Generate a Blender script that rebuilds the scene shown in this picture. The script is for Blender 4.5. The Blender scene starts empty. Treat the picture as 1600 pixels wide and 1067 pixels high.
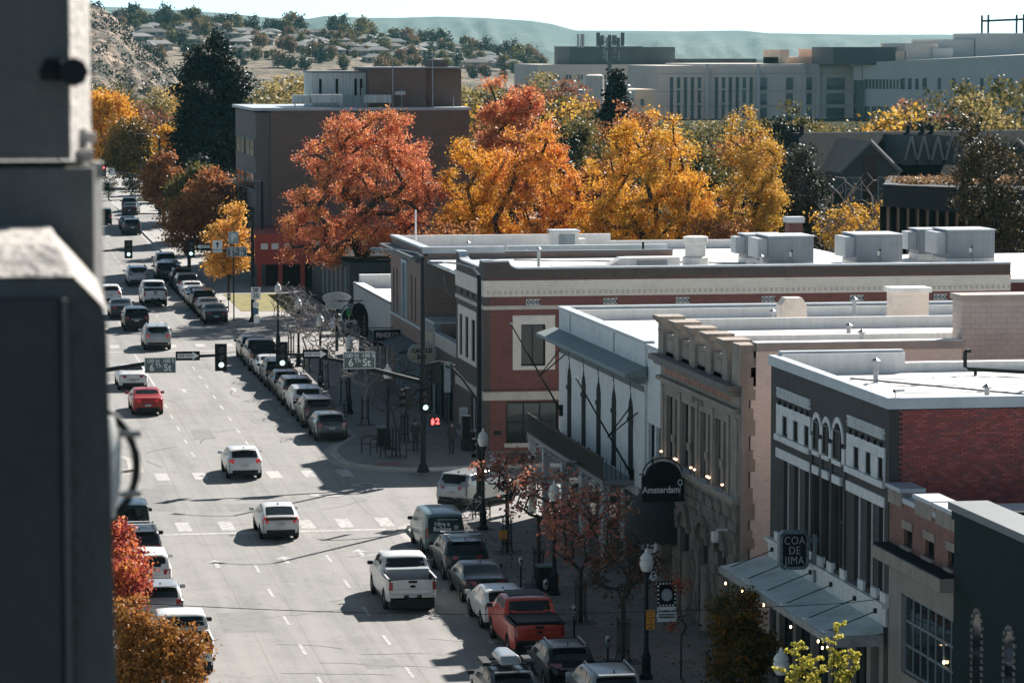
import bpy, bmesh, math, random
import numpy as np
from mathutils import Vector, Matrix
R = math.radians
scene = bpy.context.scene
C = scene.collection
S = 0.00885            # the street climbs gently away from the viewer

# ------------------------------------------------------------------ camera
cam = bpy.data.cameras.new('camera'); camo = bpy.data.objects.new('camera', cam); C.objects.link(camo)
cam.sensor_width = 36; cam.lens = 119.25; cam.clip_start = .1; cam.clip_end = 40000
camo.location = (0, 0, 23.0)
camo.rotation_euler = (R(90 - 4.9443), 0, R(-9.8116))
cam.dof.use_dof = True; cam.dof.focus_distance = 150; cam.dof.aperture_fstop = 7.5
scene.camera = camo

# ------------------------------------------------------------------ sky and sun
SUN_AZ, SUN_EL = 40.5, 34.0
w = bpy.data.worlds.new('World'); scene.world = w; w.use_nodes = True
nt = w.node_tree; nt.nodes.clear()
sky = nt.nodes.new('ShaderNodeTexSky'); sky.sky_type = 'NISHITA'; sky.sun_disc = False
sky.sun_elevation = R(SUN_EL); sky.sun_rotation = R(SUN_AZ); sky.altitude = 800
sky.air_density = .34; sky.dust_density = .5; sky.ozone_density = 1.0
tint = nt.nodes.new('ShaderNodeMix'); tint.data_type = 'RGBA'; tint.blend_type = 'MULTIPLY'
tint.inputs[0].default_value = 1.0; tint.inputs[7].default_value = (0.80, .98, 1.02, 1)
bg = nt.nodes.new('ShaderNodeBackground'); bg.inputs[1].default_value = .072
ow = nt.nodes.new('ShaderNodeOutputWorld')
hs = nt.nodes.new('ShaderNodeHueSaturation'); hs.inputs['Saturation'].default_value = .62; hs.inputs['Value'].default_value = 1.0
nt.links.new(sky.outputs[0], hs.inputs['Color']); nt.links.new(hs.outputs[0], tint.inputs[6]); nt.links.new(tint.outputs[2], bg.inputs[0]); nt.links.new(bg.outputs[0], ow.inputs[0])
sun = bpy.data.lights.new('sun', 'SUN'); suno = bpy.data.objects.new('sun', sun); C.objects.link(suno)
sun.energy = 5.0; sun.angle = R(.53); sun.color = (1.0, .94, .88)
sd = Vector((math.sin(R(SUN_AZ))*math.cos(R(SUN_EL)), math.cos(R(SUN_AZ))*math.cos(R(SUN_EL)), math.sin(R(SUN_EL))))
suno.rotation_euler = (-sd).to_track_quat('-Z', 'Y').to_euler(); suno.location = (60, 100, 80)
vs = scene.view_settings
vs.view_transform = 'Standard'; vs.look = 'None'; vs.gamma = 1; vs.use_curve_mapping = False; vs.exposure = 1.17
scene.cycles.use_denoising = True
scene.cycles.max_bounces = 8; scene.cycles.transparent_max_bounces = 12; scene.cycles.volume_bounces = 0
scene.cycles.sample_clamp_indirect = 6

# ------------------------------------------------------------------ helpers
rng = random.Random(7); nrg = np.random.default_rng(7)
def gz(y): return S*y if y < 430 else S*430
def tag(o, label=None, cat=None, group=None, kind=None):
    if label: o['label'] = label
    if cat: o['category'] = cat
    if group: o['group'] = group
    if kind: o['kind'] = kind
    return o
def thing(name, label, cat, loc=(0, 0, 0), group=None):
    o = bpy.data.objects.new(name, None); C.objects.link(o); o.location = loc
    o.empty_display_size = .2
    return tag(o, label, cat, group)
def copy_tree(o, parent=None):
    c = o.copy(); C.objects.link(c)
    if parent is not None: c.parent = parent
    for ch in list(o.children): copy_tree(ch, c)
    return c
def world_loc(o):
    v = Vector((0, 0, 0))
    while o is not None: v += o.location; o = o.parent
    return v
class MB:
    def __init__(s): s.v = []; s.f = []; s.m = []; s.cur = 0; s.g = []
    def add(s, vs, fs):
        b = len(s.v); s.v += [tuple(p) for p in vs]; s.g.append((vs, fs))
        for f in fs: s.f.append(tuple(b+i for i in f)); s.m.append(s.cur)
        return s
    def box(s, x0, x1, y0, y1, z0, z1):
        if x0 > x1: x0, x1 = x1, x0
        if y0 > y1: y0, y1 = y1, y0
        if z0 > z1: z0, z1 = z1, z0
        return s.add([(x0,y0,z0),(x1,y0,z0),(x1,y1,z0),(x0,y1,z0),(x0,y0,z1),(x1,y0,z1),(x1,y1,z1),(x0,y1,z1)],
                     [(0,3,2,1),(4,5,6,7),(0,1,5,4),(1,2,6,5),(2,3,7,6),(3,0,4,7)])
    def bx(s, c, d): return s.box(c[0]-d[0]/2, c[0]+d[0]/2, c[1]-d[1]/2, c[1]+d[1]/2, c[2]-d[2]/2, c[2]+d[2]/2)
    def hexa(s, p8):   # bottom 4 ccw, top 4 ccw
        return s.add(p8, [(0,3,2,1),(4,5,6,7),(0,1,5,4),(1,2,6,5),(2,3,7,6),(3,0,4,7)])
    def prism(s, poly, a, b, axis='y'):
        # poly: 2D points; extruded along axis from a to b
        def P(p, t):
            return {'y': (p[0], t, p[1]), 'x': (t, p[0], p[1]), 'z': (p[0], p[1], t)}[axis]
        n = len(poly)
        vs = [P(p, a) for p in poly] + [P(p, b) for p in poly]
        fs = [tuple(range(n))[::-1], tuple(range(n, 2*n))] + [(i, (i+1) % n, n+(i+1) % n, n+i) for i in range(n)]
        return s.add(vs, fs)
    def tube(s, pts, rad, n=8, cap=True):
        pts = [Vector(p) for p in pts]; k = len(pts)
        if not isinstance(rad, (list, tuple)): rad = [rad]*k
        vs = []; up = Vector((0, 0, 1))
        for i, p in enumerate(pts):
            d = (pts[min(i+1, k-1)] - pts[max(i-1, 0)])
            d = d.normalized() if d.length > 1e-9 else Vector((0,0,1))
            a = d.cross(up) if abs(d.z) < .95 else d.cross(Vector((0, 1, 0)))
            a.normalize(); b = a.cross(d)
            for j in range(n):
                t = 2*math.pi*j/n
                vs.append(p + (a*math.cos(t) + b*math.sin(t))*rad[i])
        fs = [(i*n+j, i*n+(j+1) % n, (i+1)*n+(j+1) % n, (i+1)*n+j) for i in range(k-1) for j in range(n)]
        if cap: fs += [tuple(range(n))[::-1], tuple(range((k-1)*n, k*n))]
        return s.add(vs, fs)
    def lathe(s, c, prof, n=14):
        vs = []
        for (r, z) in prof:
            for j in range(n):
                t = 2*math.pi*j/n; vs.append((c[0]+r*math.cos(t), c[1]+r*math.sin(t), c[2]+z))
        k = len(prof)
        fs = [(i*n+j, i*n+(j+1) % n, (i+1)*n+(j+1) % n, (i+1)*n+j) for i in range(k-1) for j in range(n)]
        fs += [tuple(range(n))[::-1], tuple(range((k-1)*n, k*n))]
        return s.add(vs, fs)
    def quad(s, a, b, c, d): return s.add([a, b, c, d], [(0, 1, 2, 3)])
    def build(s, name, mat, parent=None, smooth=None, bevel=0, loc=None):
        me = bpy.data.meshes.new(name)
        off = world_loc(parent) if parent is not None else Vector(loc or (0, 0, 0))
        me.from_pydata([(x-off.x, y-off.y, z-off.z) for x, y, z in s.v], [], s.f)
        mats = mat if isinstance(mat, (list, tuple)) else [mat]
        for m in mats: me.materials.append(m)
        if len(mats) > 1: me.polygons.foreach_set('material_index', s.m)
        bm = bmesh.new(); bm.from_mesh(me)
        bmesh.ops.recalc_face_normals(bm, faces=bm.faces)
        if smooth is not None:
            for f in bm.faces: f.smooth = True
            for e in bm.edges:
                if len(e.link_faces) == 2 and e.calc_face_angle(0) > R(smooth): e.smooth = False
        bm.to_mesh(me); bm.free()
        o = bpy.data.objects.new(name, me); C.objects.link(o)
        if parent is not None: o.parent = parent
        else: o.location = off
        if bevel:
            b = o.modifiers.new('edge', 'BEVEL'); b.width = bevel; b.segments = 2; b.limit_method = 'ANGLE'; b.angle_limit = R(40)
        return o
def _each(s, name, mat, parent, **k):
    return [MB().add(v, f).build(name, mat, parent, **k) for v, f in s.g]
MB.build_each = _each
def boxo(name, mat, parent, *b, **k): return MB().box(*b).build(name, mat, parent, **k)
def baked(o):
    """mesh of a text or skinned object, worked out in a scratch scene"""
    sc = bpy.data.scenes.new('scratch'); sc.collection.objects.link(o)
    with bpy.context.temp_override(scene=sc, view_layer=sc.view_layers[0]):
        dg = bpy.context.evaluated_depsgraph_get(); me = bpy.data.meshes.new_from_object(o.evaluated_get(dg))
    bpy.data.objects.remove(o); bpy.data.scenes.remove(sc); return me
def text(name, body, parent, mat, loc, size, rot=(R(90), 0, 0), ext=.006, align='CENTER', sx=1.0, bold=0.0, space=1.0):
    cu = bpy.data.curves.new(name, 'FONT'); cu.body = body; cu.size = size; cu.extrude = ext
    cu.align_x = align; cu.align_y = 'CENTER'; cu.offset = bold; cu.resolution_u = 3; cu.space_character = space
    cu.materials.append(mat)
    o = bpy.data.objects.new(name, cu)
    me = baked(o); o = bpy.data.objects.new(name, me); C.objects.link(o)
    if not me.materials: me.materials.append(mat)
    off = world_loc(parent); o.parent = parent
    o.location = Vector(loc) - off; o.rotation_euler = rot; o.scale = (sx, 1, 1)
    return o

# ------------------------------------------------------------------ materials
MATS = {}
def nodes(name):
    m = bpy.data.materials.new(name); m.use_nodes = True
    t = m.node_tree; b = t.nodes['Principled BSDF']; return m, t, b
def N(t, typ, **k):
    n = t.nodes.new(typ)
    for a, v in k.items():
        if a.startswith('i_'): n.inputs[a[2:].replace('_', ' ')].default_value = v
        else: setattr(n, a, v)
    return n
def L(t, a, b): t.links.new(a, b)
def col(c, k=1.0): return (min(c[0]*k, 1), min(c[1]*k, 1), min(c[2]*k, 1), 1)
def ramp(t, fac, stops):
    r = N(t, 'ShaderNodeValToRGB')
    while len(r.color_ramp.elements) < len(stops): r.color_ramp.elements.new(.5)
    for e, (p, c) in zip(r.color_ramp.elements, stops): e.position = p; e.color = col(c)
    L(t, fac, r.inputs[0]); return r.outputs[0]
def mat(name, c, rough=.7, var=.18, scale=1.5, bump=0.0, metal=0.0, coat=0.0, bscale=40, spec=.5, streak=0.0):
    """plain painted / stone / metal surface: two scales of blotches, optional rain streaks and fine relief"""
    if name in MATS: return MATS[name]
    m, t, b = nodes(name)
    tc = N(t, 'ShaderNodeTexCoord')
    if var > 0:
        n1 = N(t, 'ShaderNodeTexNoise', i_Scale=scale, i_Detail=6.0, i_Roughness=.65)
        L(t, tc.outputs['Object'], n1.inputs['Vector'])
        fac = n1.outputs['Fac']
        if streak > 0:
            mp = N(t, 'ShaderNodeMapping'); mp.inputs['Scale'].default_value = (6, 6, .35)
            L(t, tc.outputs['Object'], mp.inputs[0])
            n2 = N(t, 'ShaderNodeTexNoise', i_Scale=1.2, i_Detail=5.0); L(t, mp.outputs[0], n2.inputs['Vector'])
            mx = N(t, 'ShaderNodeMix'); mx.inputs[0].default_value = streak
            L(t, fac, mx.inputs[2]); L(t, n2.outputs['Fac'], mx.inputs[3]); fac = mx.outputs[0]
        L(t, ramp(t, fac, [(.3, [x*(1-var*1.3) for x in c]), (.5, c), (.7, [min(x*(1+var*.8), .95) for x in c])]), b.inputs['Base Color'])
    else: b.inputs['Base Color'].default_value = col(c)
    b.inputs['Roughness'].default_value = rough; b.inputs['Metallic'].default_value = metal
    b.inputs['Coat Weight'].default_value = coat; b.inputs['Coat Roughness'].default_value = .05
    b.inputs['Specular IOR Level'].default_value = spec
    if bump > 0:
        nb = N(t, 'ShaderNodeTexNoise', i_Scale=bscale, i_Detail=4.0); L(t, tc.outputs['Object'], nb.inputs['Vector'])
        bp = N(t, 'ShaderNodeBump', i_Strength=bump, i_Distance=.03); L(t, nb.outputs['Fac'], bp.inputs['Height']); L(t, bp.outputs[0], b.inputs['Normal'])
    MATS[name] = m; return m
def brick(name, c1, c2, mortar, bw=.23, rh=.08, mw=.009, rough=.85, bump=.6, blotch=.3, big=None):
    if name in MATS: return MATS[name]
    m, t, b = nodes(name)
    g = N(t, 'ShaderNodeNewGeometry'); sx = N(t, 'ShaderNodeSeparateXYZ'); L(t, g.outputs['Position'], sx.inputs[0])
    ad = N(t, 'ShaderNodeMath', operation='ADD'); L(t, sx.outputs[0], ad.inputs[0]); L(t, sx.outputs[1], ad.inputs[1])
    cb = N(t, 'ShaderNodeCombineXYZ'); L(t, ad.outputs[0], cb.inputs[0]); L(t, sx.outputs[2], cb.inputs[1])
    br = N(t, 'ShaderNodeTexBrick'); br.inputs['Scale'].default_value = 1
    br.inputs['Brick Width'].default_value = bw; br.inputs['Row Height'].default_value = rh; br.inputs['Mortar Size'].default_value = mw
    br.inputs['Mortar Smooth'].default_value = .3; br.inputs['Bias'].default_value = 0
    br.inputs['Color1'].default_value = col(c1); br.inputs['Color2'].default_value = col(c2); br.inputs['Mortar'].default_value = col(mortar)
    L(t, cb.outputs[0], br.inputs['Vector'])
    n1 = N(t, 'ShaderNodeTexNoise', i_Scale=.9, i_Detail=7.0, i_Roughness=.7); L(t, g.outputs['Position'], n1.inputs['Vector'])
    rp = ramp(t, n1.outputs['Fac'], [(.3, (1-blotch,)*3), (.5, (1, 1, 1)), (.72, (1+blotch*.5,)*3)])
    mx = N(t, 'ShaderNodeMix', data_type='RGBA', blend_type='MULTIPLY'); mx.inputs[0].default_value = 1
    L(t, br.outputs['Color'], mx.inputs[6]); L(t, rp, mx.inputs[7])
    out = mx.outputs[2]
    if big:
        n2 = N(t, 'ShaderNodeTexNoise', i_Scale=.35, i_Detail=3.0); L(t, g.outputs['Position'], n2.inputs['Vector'])
        m2 = N(t, 'ShaderNodeMix', data_type='RGBA'); L(t, ramp(t, n2.outputs['Fac'], [(.42, (0,0,0)), (.62, (1,1,1))]), m2.inputs[0])
        L(t, out, m2.inputs[6]); m2.inputs[7].default_value = col(big); out = m2.outputs[2]
    L(t, out, b.inputs['Base Color']); b.inputs['Roughness'].default_value = rough
    bp = N(t, 'ShaderNodeBump', i_Strength=bump, i_Distance=.012); bp.invert = True
    L(t, br.outputs['Fac'], bp.inputs['Height']); L(t, bp.outputs[0], b.inputs['Normal'])
    MATS[name] = m; return m
def leafmat(name, stops, trans=.45, scale=.35, fine=6.0):
    if name in MATS: return MATS[name]
    m, t, b = nodes(name)
    tc = N(t, 'ShaderNodeTexCoord'); oi = N(t, 'ShaderNodeObjectInfo')
    n1 = N(t, 'ShaderNodeTexNoise', i_Scale=scale, i_Detail=3.0); L(t, tc.outputs['Object'], n1.inputs['Vector'])
    n2 = N(t, 'ShaderNodeTexNoise', i_Scale=fine, i_Detail=1.0); L(t, tc.outputs['Object'], n2.inputs['Vector'])
    mx = N(t, 'ShaderNodeMix'); mx.inputs[0].default_value = .45
    L(t, n1.outputs['Fac'], mx.inputs[2]); L(t, n2.outputs['Fac'], mx.inputs[3])
    gi = N(t, 'ShaderNodeNewGeometry'); m3 = N(t, 'ShaderNodeMix'); m3.inputs[0].default_value = .26   # every leaf has a tone of its own
    L(t, mx.outputs[0], m3.inputs[2]); L(t, gi.outputs['Random Per Island'], m3.inputs[3])
    c0 = ramp(t, m3.outputs[0], stops)
    kk = N(t, 'ShaderNodeMix', data_type='RGBA', blend_type='MULTIPLY'); kk.inputs[0].default_value = 1
    L(t, c0, kk.inputs[6]); L(t, ramp(t, gi.outputs['Random Per Island'], [(0, (.66, .62, .62)), (.3, (.95, .94, .93)), (.6, (1, 1, 1))]), kk.inputs[7]); c = kk.outputs[2]
    L(t, c, b.inputs['Base Color']); b.inputs['Roughness'].default_value = .5; b.inputs['Specular IOR Level'].default_value = .12
    tr = N(t, 'ShaderNodeBsdfTranslucent'); L(t, c, tr.inputs[0])
    ms = N(t, 'ShaderNodeMixShader'); ms.inputs[0].default_value = trans
    L(t, b.outputs[0], ms.inputs[1]); L(t, tr.outputs[0], ms.inputs[2]); L(t, ms.outputs[0], t.nodes['Material Output'].inputs[0])
    MATS[name] = m; return m
def emit(name, c, s):
    if name in MATS: return MATS[name]
    m, t, b = nodes(name); b.inputs['Base Color'].default_value = col(c)
    b.inputs['Emission Color'].default_value = col(c); b.inputs['Emission Strength'].default_value = s
    MATS[name] = m; return m
def glass(name, c=(.015, .02, .022), rough=.06, spec=.3):
    """window glass seen from outside: dark, mirror like, slightly wavy"""
    if name in MATS: return MATS[name]
    m, t, b = nodes(name); b.inputs['Base Color'].default_value = col(c); b.inputs['Roughness'].default_value = rough
    b.inputs['Specular IOR Level'].default_value = spec
    tc = N(t, 'ShaderNodeTexCoord'); nb = N(t, 'ShaderNodeTexNoise', i_Scale=1.3, i_Detail=1.0); L(t, tc.outputs['Object'], nb.inputs['Vector'])
    bp = N(t, 'ShaderNodeBump', i_Strength=.08, i_Distance=.05); L(t, nb.outputs['Fac'], bp.inputs['Height']); L(t, bp.outputs[0], b.inputs['Normal'])
    MATS[name] = m; return m
WHITE = mat('white_paint', (.72, .71, .68), .55, .12, 2.0, streak=.5)
ROOFW = mat('white_roof_membrane', (.70, .69, .66), .6, .30, .5)
METAL_L = mat('pale_coping_metal', (.42, .46, .48), .45, .14, .8)
METAL_D = mat('dark_painted_metal', (.018, .022, .023), .55, .2, 3, spec=.12)
BLACK = mat('black_plastic', (.012, .013, .014), .5, 0, spec=.2)
GALV = mat('galvanised_metal', (.33, .35, .36), .4, .2, 3, metal=.6)
UNIT = mat('grey_unit_paint', (.22, .25, .27), .5, .18, 1.2, streak=.4)
CONC = mat('concrete', (.33, .32, .30), .85, .2, .8, bump=.2)
GLASS = glass('window_glass'); GLASS2 = glass('store_glass', (.02, .03, .033), .04)
SIGNBLK = mat('sign_black', (.008, .010, .011), .5, 0, spec=.15)
SIGNWHT = mat('sign_white', (.72, .73, .72), .5, .06, 4)
SHINGLE_D = mat('dark_roofing', (.018, .024, .026), .9, .3, 2, bump=.3, spec=.06)
# ------------------------------------------------------------------ ground, road, pavements, markings
def road_material():
    m, t, b = nodes('aged_asphalt')
    g = N(t, 'ShaderNodeNewGeometry'); P = g.outputs['Position']
    sx = N(t, 'ShaderNodeSeparateXYZ'); L(t, P, sx.inputs[0])
    mp = N(t, 'ShaderNodeMapping'); mp.inputs['Scale'].default_value = (1.3, .05, 1); L(t, P, mp.inputs[0])
    n1 = N(t, 'ShaderNodeTexNoise', i_Scale=1.0, i_Detail=5.0, i_Roughness=.6); L(t, mp.outputs[0], n1.inputs['Vector'])
    n2 = N(t, 'ShaderNodeTexNoise', i_Scale=.35, i_Detail=8.0, i_Roughness=.7); L(t, P, n2.inputs['Vector'])
    n3 = N(t, 'ShaderNodeTexNoise', i_Scale=9.0, i_Detail=3.0); L(t, P, n3.inputs['Vector'])
    mx = N(t, 'ShaderNodeMix'); mx.inputs[0].default_value = .42; L(t, n1.outputs['Fac'], mx.inputs[2]); L(t, n2.outputs['Fac'], mx.inputs[3])
    m2 = N(t, 'ShaderNodeMix'); m2.inputs[0].default_value = .22; L(t, mx.outputs[0], m2.inputs[2]); L(t, n3.outputs['Fac'], m2.inputs[3])
    base = ramp(t, m2.outputs[0], [(.30, (.120, .117, .113)), (.42, (.185, .180, .171)), (.52, (.235, .228, .215)), (.66, (.265, .256, .24)), (.8, (.30, .29, .27))])
    # hairline cracks and long sealed joints
    v = N(t, 'ShaderNodeTexVoronoi', feature='DISTANCE_TO_EDGE'); v.inputs['Scale'].default_value = .16
    wv = N(t, 'ShaderNodeTexNoise', i_Scale=.8, i_Detail=5.0); L(t, P, wv.inputs['Vector'])
    av = N(t, 'ShaderNodeVectorMath', operation='SCALE'); L(t, wv.outputs['Color'], av.inputs[0]); av.inputs['Scale'].default_value = 2.2
    ad = N(t, 'ShaderNodeVectorMath', operation='ADD'); L(t, P, ad.inputs[0]); L(t, av.outputs[0], ad.inputs[1]); L(t, ad.outputs[0], v.inputs['Vector'])
    ck = ramp(t, v.outputs['Distance'], [(0.0, (.55, .53, .5)), (.004, (.75, .74, .72)), (.009, (1, 1, 1))])
    c1 = N(t, 'ShaderNodeMix', data_type='RGBA', blend_type='MULTIPLY'); c1.inputs[0].default_value = .55
    L(t, base, c1.inputs[6]); L(t, ck, c1.inputs[7])
    out = c1.outputs[2]
    wob = N(t, 'ShaderNodeTexNoise', i_Scale=.07, i_Detail=4.0); L(t, P, wob.inputs['Vector'])
    for X0, dr in ((13.75, .007), (17.05, .0062), (11.9, .0), (20.1, 0.0)):
        a = N(t, 'ShaderNodeMath', operation='MULTIPLY_ADD'); L(t, sx.outputs[1], a.inputs[0]); a.inputs[1].default_value = -dr; L(t, sx.outputs[0], a.inputs[2])
        c = N(t, 'ShaderNodeMath', operation='MULTIPLY_ADD'); L(t, wob.outputs['Fac'], c.inputs[0]); c.inputs[1].default_value = .55; L(t, a.outputs[0], c.inputs[2])
        d = N(t, 'ShaderNodeMath', operation='SUBTRACT'); L(t, c.outputs[0], d.inputs[0]); d.inputs[1].default_value = X0 - dr*122 + .28
        e = N(t, 'ShaderNodeMath', operation='ABSOLUTE'); L(t, d.outputs[0], e.inputs[0])
        rp = ramp(t, e.outputs[0], [(0, (.74, .69, .64)), (.02, (.88, .86, .83)), (.045, (1, 1, 1))])
        k = N(t, 'ShaderNodeMix', data_type='RGBA', blend_type='MULTIPLY'); k.inputs[0].default_value = .8
        L(t, out, k.inputs[6]); L(t, rp, k.inputs[7]); out = k.outputs[2]
    # oil spots
    v2 = N(t, 'ShaderNodeTexVoronoi'); v2.inputs['Scale'].default_value = .45; L(t, ad.outputs[0], v2.inputs['Vector'])
    sp = ramp(t, v2.outputs['Distance'], [(0.0, (.6, .59, .58)), (.10, (.9, .9, .9)), (.2, (1, 1, 1))])
    k = N(t, 'ShaderNodeMix', data_type='RGBA', blend_type='MULTIPLY'); k.inputs[0].default_value = .5
    L(t, out, k.inputs[6]); L(t, sp, k.inputs[7])
    L(t, k.outputs[2], b.inputs['Base Color']); b.inputs['Roughness'].default_value = .8; b.inputs['Specular IOR Level'].default_value = .3
    bp = N(t, 'ShaderNodeBump', i_Strength=.25, i_Distance=.02); L(t, n3.outputs['Fac'], bp.inputs['Height']); L(t, bp.outputs[0], b.inputs['Normal'])
    return m
ROAD = road_material()
def paver_material():
    m, t, b = nodes('brick_pavers')
    g = N(t, 'ShaderNodeNewGeometry'); P = g.outputs['Position']
    mp = N(t, 'ShaderNodeMapping'); mp.inputs['Rotation'].default_value = (0, 0, R(45)); L(t, P, mp.inputs[0])
    br = N(t, 'ShaderNodeTexBrick'); br.inputs['Scale'].default_value = 1; br.inputs['Brick Width'].default_value = .4; br.inputs['Row Height'].default_value = .2
    br.inputs['Mortar Size'].default_value = .012; br.inputs['Color1'].default_value = col((.20, .185, .17)); br.inputs['Color2'].default_value = col((.25, .225, .20)); br.inputs['Mortar'].default_value = col((.10, .10, .10))
    L(t, mp.outputs[0], br.inputs['Vector'])
    n = N(t, 'ShaderNodeTexNoise', i_Scale=.7, i_Detail=6.0); L(t, P, n.inputs['Vector'])
    k = N(t, 'ShaderNodeMix', data_type='RGBA', blend_type='MULTIPLY'); k.inputs[0].default_value = 1
    L(t, br.outputs['Color'], k.inputs[6]); L(t, ramp(t, n.outputs['Fac'], [(.3, (.7, .7, .7)), (.7, (1.15, 1.15, 1.15))]), k.inputs[7])
    L(t, k.outputs[2], b.inputs['Base Color']); b.inputs['Roughness'].default_value = .75
    bp = N(t, 'ShaderNodeBump', i_Strength=.4, i_Distance=.01); bp.invert = True; L(t, br.outputs['Fac'], bp.inputs['Height']); L(t, bp.outputs[0], b.inputs['Normal'])
    return m
PAVER = paver_material()
KERB = mat('kerb_concrete', (.36, .35, .325), .85, .22, .7, bump=.25)
GUTTER = mat('gutter_concrete', (.33, .31, .28), .85, .2, .6)
def paint_material():
    m, t, b = nodes('worn_road_paint')
    g = N(t, 'ShaderNodeNewGeometry')
    n = N(t, 'ShaderNodeTexNoise', i_Scale=4.0, i_Detail=7.0, i_Roughness=.75); L(t, g.outputs['Position'], n.inputs['Vector'])
    L(t, ramp(t, n.outputs['Fac'], [(.38, (.24, .232, .218)), (.5, (.36, .35, .33)), (.66, (.52, .51, .485))]), b.inputs['Base Color'])
    b.inputs['Roughness'].default_value = .7
    return m
PAINT = paint_material()
def land_material():
    m, t, b = nodes('valley_floor')
    g = N(t, 'ShaderNodeNewGeometry'); P = g.outputs['Position']
    n = N(t, 'ShaderNodeTexNoise', i_Scale=.02, i_Detail=8.0, i_Roughness=.7); L(t, P, n.inputs['Vector'])
    L(t, ramp(t, n.outputs['Fac'], [(.35, (.035, .042, .028)), (.5, (.06, .06, .042)), (.65, (.10, .09, .065))]), b.inputs['Base Color']); b.inputs['Roughness'].default_value = .95; b.inputs['Specular IOR Level'].default_value = 0
    return m
def sheet(name, x0, x1, ys, dz, m, parent=None):
    b = MB()
    for a, c in zip(ys[:-1], ys[1:]): b.quad((x0, a, gz(a)+dz), (x1, a, gz(a)+dz), (x1, c, gz(c)+dz), (x0, c, gz(c)+dz))
    return b.build(name, m, parent)
LAND = land_material()
tag(sheet('ground', -6000, 9000, [-60, 430, 9000], -.06, LAND), kind='structure')
road = tag(sheet('road', 7.9, 22.85, [55, 430, 700], 0, ROAD), kind='structure')
tag(sheet('cross_street', -90, 7.9, [153.5, 170.8], -.004, ROAD), kind='structure')
tag(sheet('cross_street', 22.85, 150, [153.5, 170.8], -.004, ROAD), kind='structure')
tag(sheet('cross_street', -60, 7.9, [237.5, 253.5], -.004, ROAD), kind='structure')
tag(sheet('cross_street', 22.85, 140, [237.5, 253.5], -.004, ROAD), kind='structure')
tag(sheet('cross_street', 22.85, 140, [384, 399], -.004, ROAD), kind='structure')
tag(sheet('cross_street', -60, 7.9, [384, 399], -.004, ROAD), kind='structure')

def arc(cx, cy, r, a0, a1, n=7): return [(cx+r*math.cos(R(a0+(a1-a0)*i/n)), cy+r*math.sin(R(a0+(a1-a0)*i/n))) for i in range(n+1)]
def inset(poly, d):
    n = len(poly); out = []
    ar = sum(poly[i][0]*poly[(i+1) % n][1]-poly[(i+1) % n][0]*poly[i][1] for i in range(n))
    sg = 1 if ar > 0 else -1
    for i in range(n):
        p0, p1, p2 = Vector(poly[i-1]), Vector(poly[i]), Vector(poly[(i+1) % n])
        e1 = (p1-p0).normalized(); e2 = (p2-p1).normalized()
        n1 = Vector((-e1.y, e1.x))*sg; n2 = Vector((-e2.y, e2.x))*sg
        nn = n1+n2
        nn = nn.normalized() if nn.length > 1e-6 else n1
        k = d/max(.35, nn.dot(n1)); out.append((p1.x+nn.x*k, p1.y+nn.y*k))
    return out
def slab(name, poly, z0, z1, m, parent=None):
    n = len(poly); b = MB()
    vs = [(x, y, gz(y)+z0) for x, y in poly] + [(x, y, gz(y)+z1) for x, y in poly]
    b.add(vs, [tuple(range(n, 2*n))] + [(i, (i+1) % n, n+(i+1) % n, n+i) for i in range(n)])
    return b.build(name, m, parent)
def pavement(poly, m=PAVER, gutter=True):
    s = tag(slab('pavement', inset(poly, .32), .05, .152, m), kind='structure')
    slab('kerb', poly, -.03, .145, KERB, s)
    if gutter: slab('gutter', inset(poly, -.45), -.02, .004, GUTTER, s)
    return s
blockR0 = [(22.85, 55), (22.85, 142)] + [(21.4, 146.0), (21.15, 147.5)] + arc(24.75, 149.9, 3.6, 180, 100, 7) + [(28, 153.5), (110, 153.5), (110, 55)]
pavement(blockR0)
blockR1 = [(110, 170.8), (110, 237.5), (26, 237.5)] + arc(26, 233.6, 3.9, 90, 170, 6) + [(22.85, 230), (22.85, 184), (21.3, 179.5), (20.95, 177.5)] + arc(25.2, 174.3, 4.2, 180, 262, 7) + [(29, 170.8)]
pavement(blockR1)
blockR2 = [(31, 253.5), (31, 384), (22.85, 384), (22.85, 262), (21.6, 259)] + arc(25.0, 256.9, 3.4, 180, 265, 6) + [(30, 253.5)]
pavement(blockR2, mat('plain_concrete_walk', (.30, .29, .27), .85, .2, .5))
pavement([(31, 399), (31, 600), (22.85, 600), (22.85, 402), (24, 400), (28, 399)], MATS['plain_concrete_walk'])
blockL0 = [(-40, 55), (7.9, 55), (7.9, 143), (9.5, 147), (9.5, 151), (7.5, 153.5), (-40, 153.5)]
pavement(blockL0)
blockL1 = [(-40, 170.8), (5, 170.8)] + [(8.6, 170.9), (10.3, 172.2), (10.4, 176), (9.2, 180), (7.9, 184), (7.9, 237.5), (-40, 237.5)]
pavement(blockL1)
pavement([(3, 253.5), (7.9, 253.5), (7.9, 384), (3, 384)], MATS['plain_concrete_walk'])
pavement([(3, 399), (7.9, 399), (7.9, 600), (3, 600)], MATS['plain_concrete_walk'])

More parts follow.
